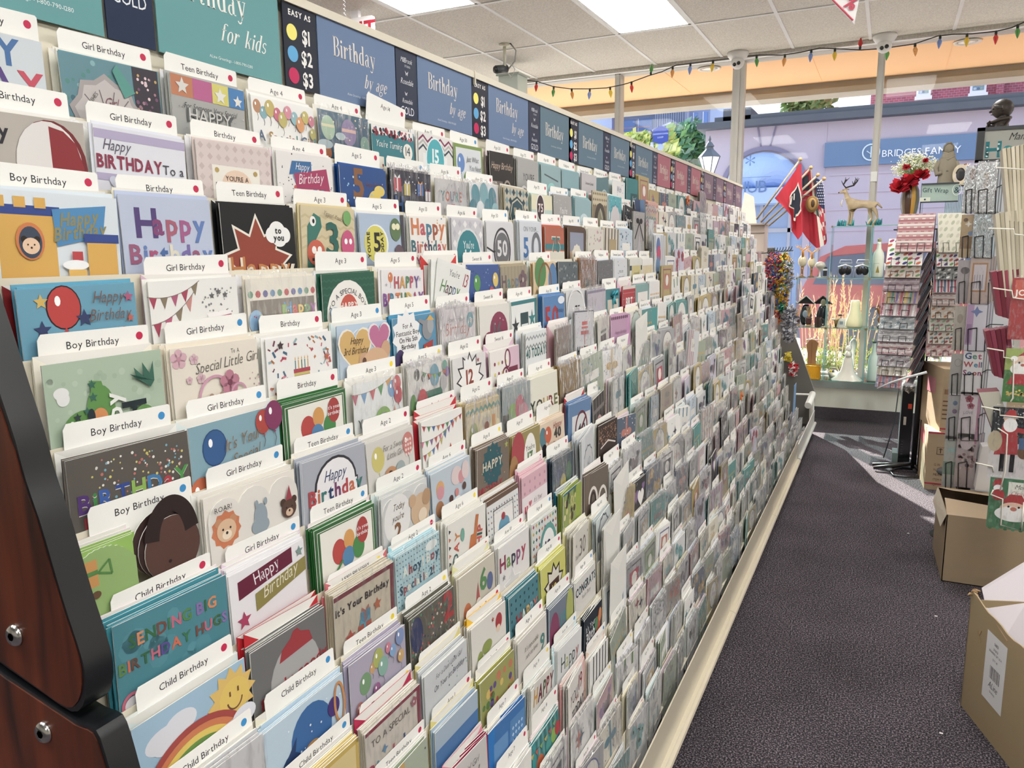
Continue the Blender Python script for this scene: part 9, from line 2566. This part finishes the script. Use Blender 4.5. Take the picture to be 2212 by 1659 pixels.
XM=[(2188,600,2245,735,WY-.02,'#a82c30',[('r',.1,.1,.9,.9,'#c8503c'),('t','JOY',.4,.8,.3,'#f0e8dc','b')],'red Christmas card cropped by the right edge'),
(2174,752,2240,868,WY-.02,'#9ab04a',[('r',0,.9,1,1.8,'#3f7a34'),('p',[(.2,.5),(.6,.02),(.7,.5)],'#b82c34'),('o',.5,.6,.3,.28,'#e8c8ac'),('o',.5,.85,.34,.25,'#f2f0ec'),('o',.25,.42,.1,.1,'#f2f0ec'),('o',.4,.58,.03,.04,'#222'),('o',.6,.58,.03,.04,'#222'),('o',.5,.68,.06,.05,'#c8604c'),('p',[(.1,1.5),(.9,1.5),(.8,1.05),(.25,1.05)],'#b82c34'),('dots',30,.04,['#e8c83c'],0,1.35,1,1.6)],'green Christmas card with a Santa face on the white spinner'),
(2146,878,2232,1034,WY-.025,'#20262c',[('dots',60,.014,['#e8e8ea'],0,0,1,1.0),('r',0,1.15,1,1.9,'#c9c4c4'),('p',[(.1,1.55),(.62,1.5),(.55,.55),(.25,.5)],'#b0242c'),('o',.38,.36,.13,.15,'#e2b898'),('p',[(.22,.3),(.55,.34),(.48,.08),(.36,.05)],'#b8282e'),('r',.24,.26,.54,.34,'#efece8'),('o',.4,.56,.15,.2,'#f0eeec'),('l',[(.55,.7),(.8,.75)],.12,'#b0242c'),('o',.1,1.1,.16,.3,'#b8a888'),('o',.74,1.4,.14,.2,'#6a4a30'),('o',.74,1.15,.1,.1,'#8a6444'),('r',.62,.95,.9,1.05,'#3f5f8a'),('r',.24,1.5,.34,1.66,'#1c1c1e'),('r',.46,1.5,.56,1.66,'#1c1c1e'),('r',.66,.16,.96,.26,'#d8d4cc')],'dark snowy Christmas card with a standing Santa and teddy bear'),
(2140,1030,2230,1150,WY-.03,'#3f7a54',[('grid',6,8,.05,['#4f9068','#357048'],0,0,1,1.4),('r',.4,.1,1,.7,'#dfe0d4'),('t','Merry',.7,.32,.17,'#3a3a3c','s'),('t','Christmas',.7,.52,.15,'#a83440','s'),('p',[(.05,.25),(.28,.3),(.24,.02),(.1,.06)],'#b0282e'),('o',.18,.34,.1,.1,'#eee'),('o',.2,.55,.14,.16,'#b0282e'),('p',[(.25,.78),(.85,.84),(.7,.5),(.45,.5)],'#b0282e'),('o',.55,.98,.3,.2,'#e8c0a4'),('o',.55,1.14,.4,.22,'#ecebe8'),('o',.55,.97,.07,.06,'#c8705c'),('o',.44,.9,.025,.03,'#222'),('o',.66,.9,.025,.03,'#222')],'green Merry Christmas card with Santa, lowest on the white spinner')]
for i,(x0,y0,x1,y1,yy,c_,E,lab)in enumerate(XM):
 o=wire_card(x0,y0,x1,y1,yy,c_,E,lab,n=2,film=1,group='Christmas cards on the white spinner',seed=50+i,edge='#8f9492')
 # framed sign on top of the black spinner and the dark child bust behind it
q0,q1=aty(2112,277,4.55),aty(2235,345,4.55)
t=empty('framed_sign',((q0.x+q1.x)/2,4.55,q1.z),'black framed sign with teal patterned letters at the upper right','sign')
w_,h_=(q1.x-q0.x)/2,q0.z-q1.z
b=MB();b.box(-w_,w_,0,.02,0,h_,'#2c2e31');b.box(-w_,w_,-.012,0,h_-.016,h_,'#3a3c40');b.box(-w_,-w_+.032,-.012,0,0,h_,'#2c2e31');b.box(-w_,w_,-.012,0,0,.012,'#2c2e31');b.box(-w_*.2,-w_*.2+.02,.0,.02,-.12,0,'#2c2e31');b.build('frame',SATIN,t)
b=MB();b.box(-w_+.032,w_,-.003,-.001,.012,h_-.016,'#b4b5ac')
text_at(b,'Ha',(-w_+.04,-.003,.022),(1,0,0),(0,0,1),(0,-1,0),.105,['#2f8088','#3f9aa0'],'b','l',eps=.002)
R=random.Random(8)
for k in range(14):
 x,z=-w_+.045+R.choice([0,.044])+R.uniform(0,.008),R.uniform(.026,.09)
 b.ball((x,-.006,z),(.005,.001,.004),6,R.choice(['#1c3f44','#e4ece8','#1c5a60']))
text_at(b,'Many',(-w_+.135,-.003,.098),(1,0,0),(0,0,1),(0,-1,0),.05,'#2a2a2c','s','l',eps=.002)
b.build('sign_face',PAPER,t)
BY_=4.75
bp=aty(2160,282,BY_)
s=BY_/F_PX
t=empty('child_bust',(bp.x,BY_,bp.z-.02),'dark bronze bust of a bald child monk facing left above the framed sign','statue')
BRZ=mat('dark_bronze',attr=True,rough=.5,metal=.2,vary=(25,.3,'#4a4038'))
me=bpy.data.meshes.new('body')
J=[((0,0,-2),17),((1,0,12),16),((2,0,24),9),((1,0,33),6.5),((-1,0,41),13),((2,0,50),15.5),((-9,0,40),8.5),((-11,-1,34),5),((-10,9,14),6),((-17,5,10),5),((-19,-2,18),4.5)]
me.from_pydata([tuple(v*s for v in p)for p,_ in J],[(0,1),(1,2),(2,3),(3,4),(4,5),(4,6),(6,7),(1,8),(8,9),(9,10)],[])
o=bpy.data.objects.new('body',me);COL.objects.link(o)
m=o.modifiers.new('Skin','SKIN')
for i,(_,r_)in enumerate(J):
 me.skin_vertices[0].data[i].radius=(r_*s*1.25,r_*s*1.1)
me.skin_vertices[0].data[0].use_root=True
sb=o.modifiers.new('Sub','SUBSURF');sb.levels=2;sb.render_levels=2
me.materials.append(mat('bronze_skin','#3a3330',rough=.45,metal=.2,vary=(30,.5,'#4c4038')))
o.parent=t
b=MB();b.ball(Vector((-17.5,-1,40))*s,(2.2*s,1.8*s,2.6*s),8,'#3f3632');b.ball(Vector((-14,-7.5,44))*s,1.5*s,8,'#1c1816');b.tube([Vector((-16.5,-4,34.5))*s,Vector((-13,-6.5,34))*s],.8*s,5,'#2a2220')
b.tube([Vector((-1,-12.5,46))*s,Vector((2,-14,43))*s,Vector((0,-13,38))*s],[2.2*s,2.4*s,1.6*s],8,'#463b36');b.build('face_and_ear',BRZ,t,True)
b=MB();b.ball(Vector((1,0,44))*s,(17.5*s,14*s,17*s),20,'#3a3330',M=Matrix.Rotation(-.35,3,'Y'));b.build('skull',MATS['bronze_skin'],t,True)
b=MB();b.tube([Vector((14*math.cos(a),11*math.sin(a),25+3*math.cos(a)))*s for a in[2*math.pi*k/16 for k in range(17)]],3.0*s,8,'#4a413a')
b.tube([Vector((12,-8,24))*s,Vector((4,-15,8))*s,Vector((-6,-14,-3))*s],2.2*s,6,'#4a413a');b.build('robe_collar',BRZ,t,True)
b=MB()
for k in range(5):
 b.tube([Vector((-19+k*1.2,-4+k*1.4,14))*s,Vector((-21+k*1.0,-5+k*1.2,21))*s,Vector((-19+k,-4+k,25-abs(k-2)))*s],[1.3*s,1.2*s,.9*s],6,'#40372f')
b.build('folded_fingers',BRZ,t,True)
q=aty(2160,290,BY_)
tag(MB().box(-.09,.09,-.06,.06,-q.z+.0,0,'#d4d6da').build('display_column',SATIN,None,False,loc=(q.x+.05,BY_+.03,q.z-.03)),'plain grey column under the bronze bust, behind the sign','column')
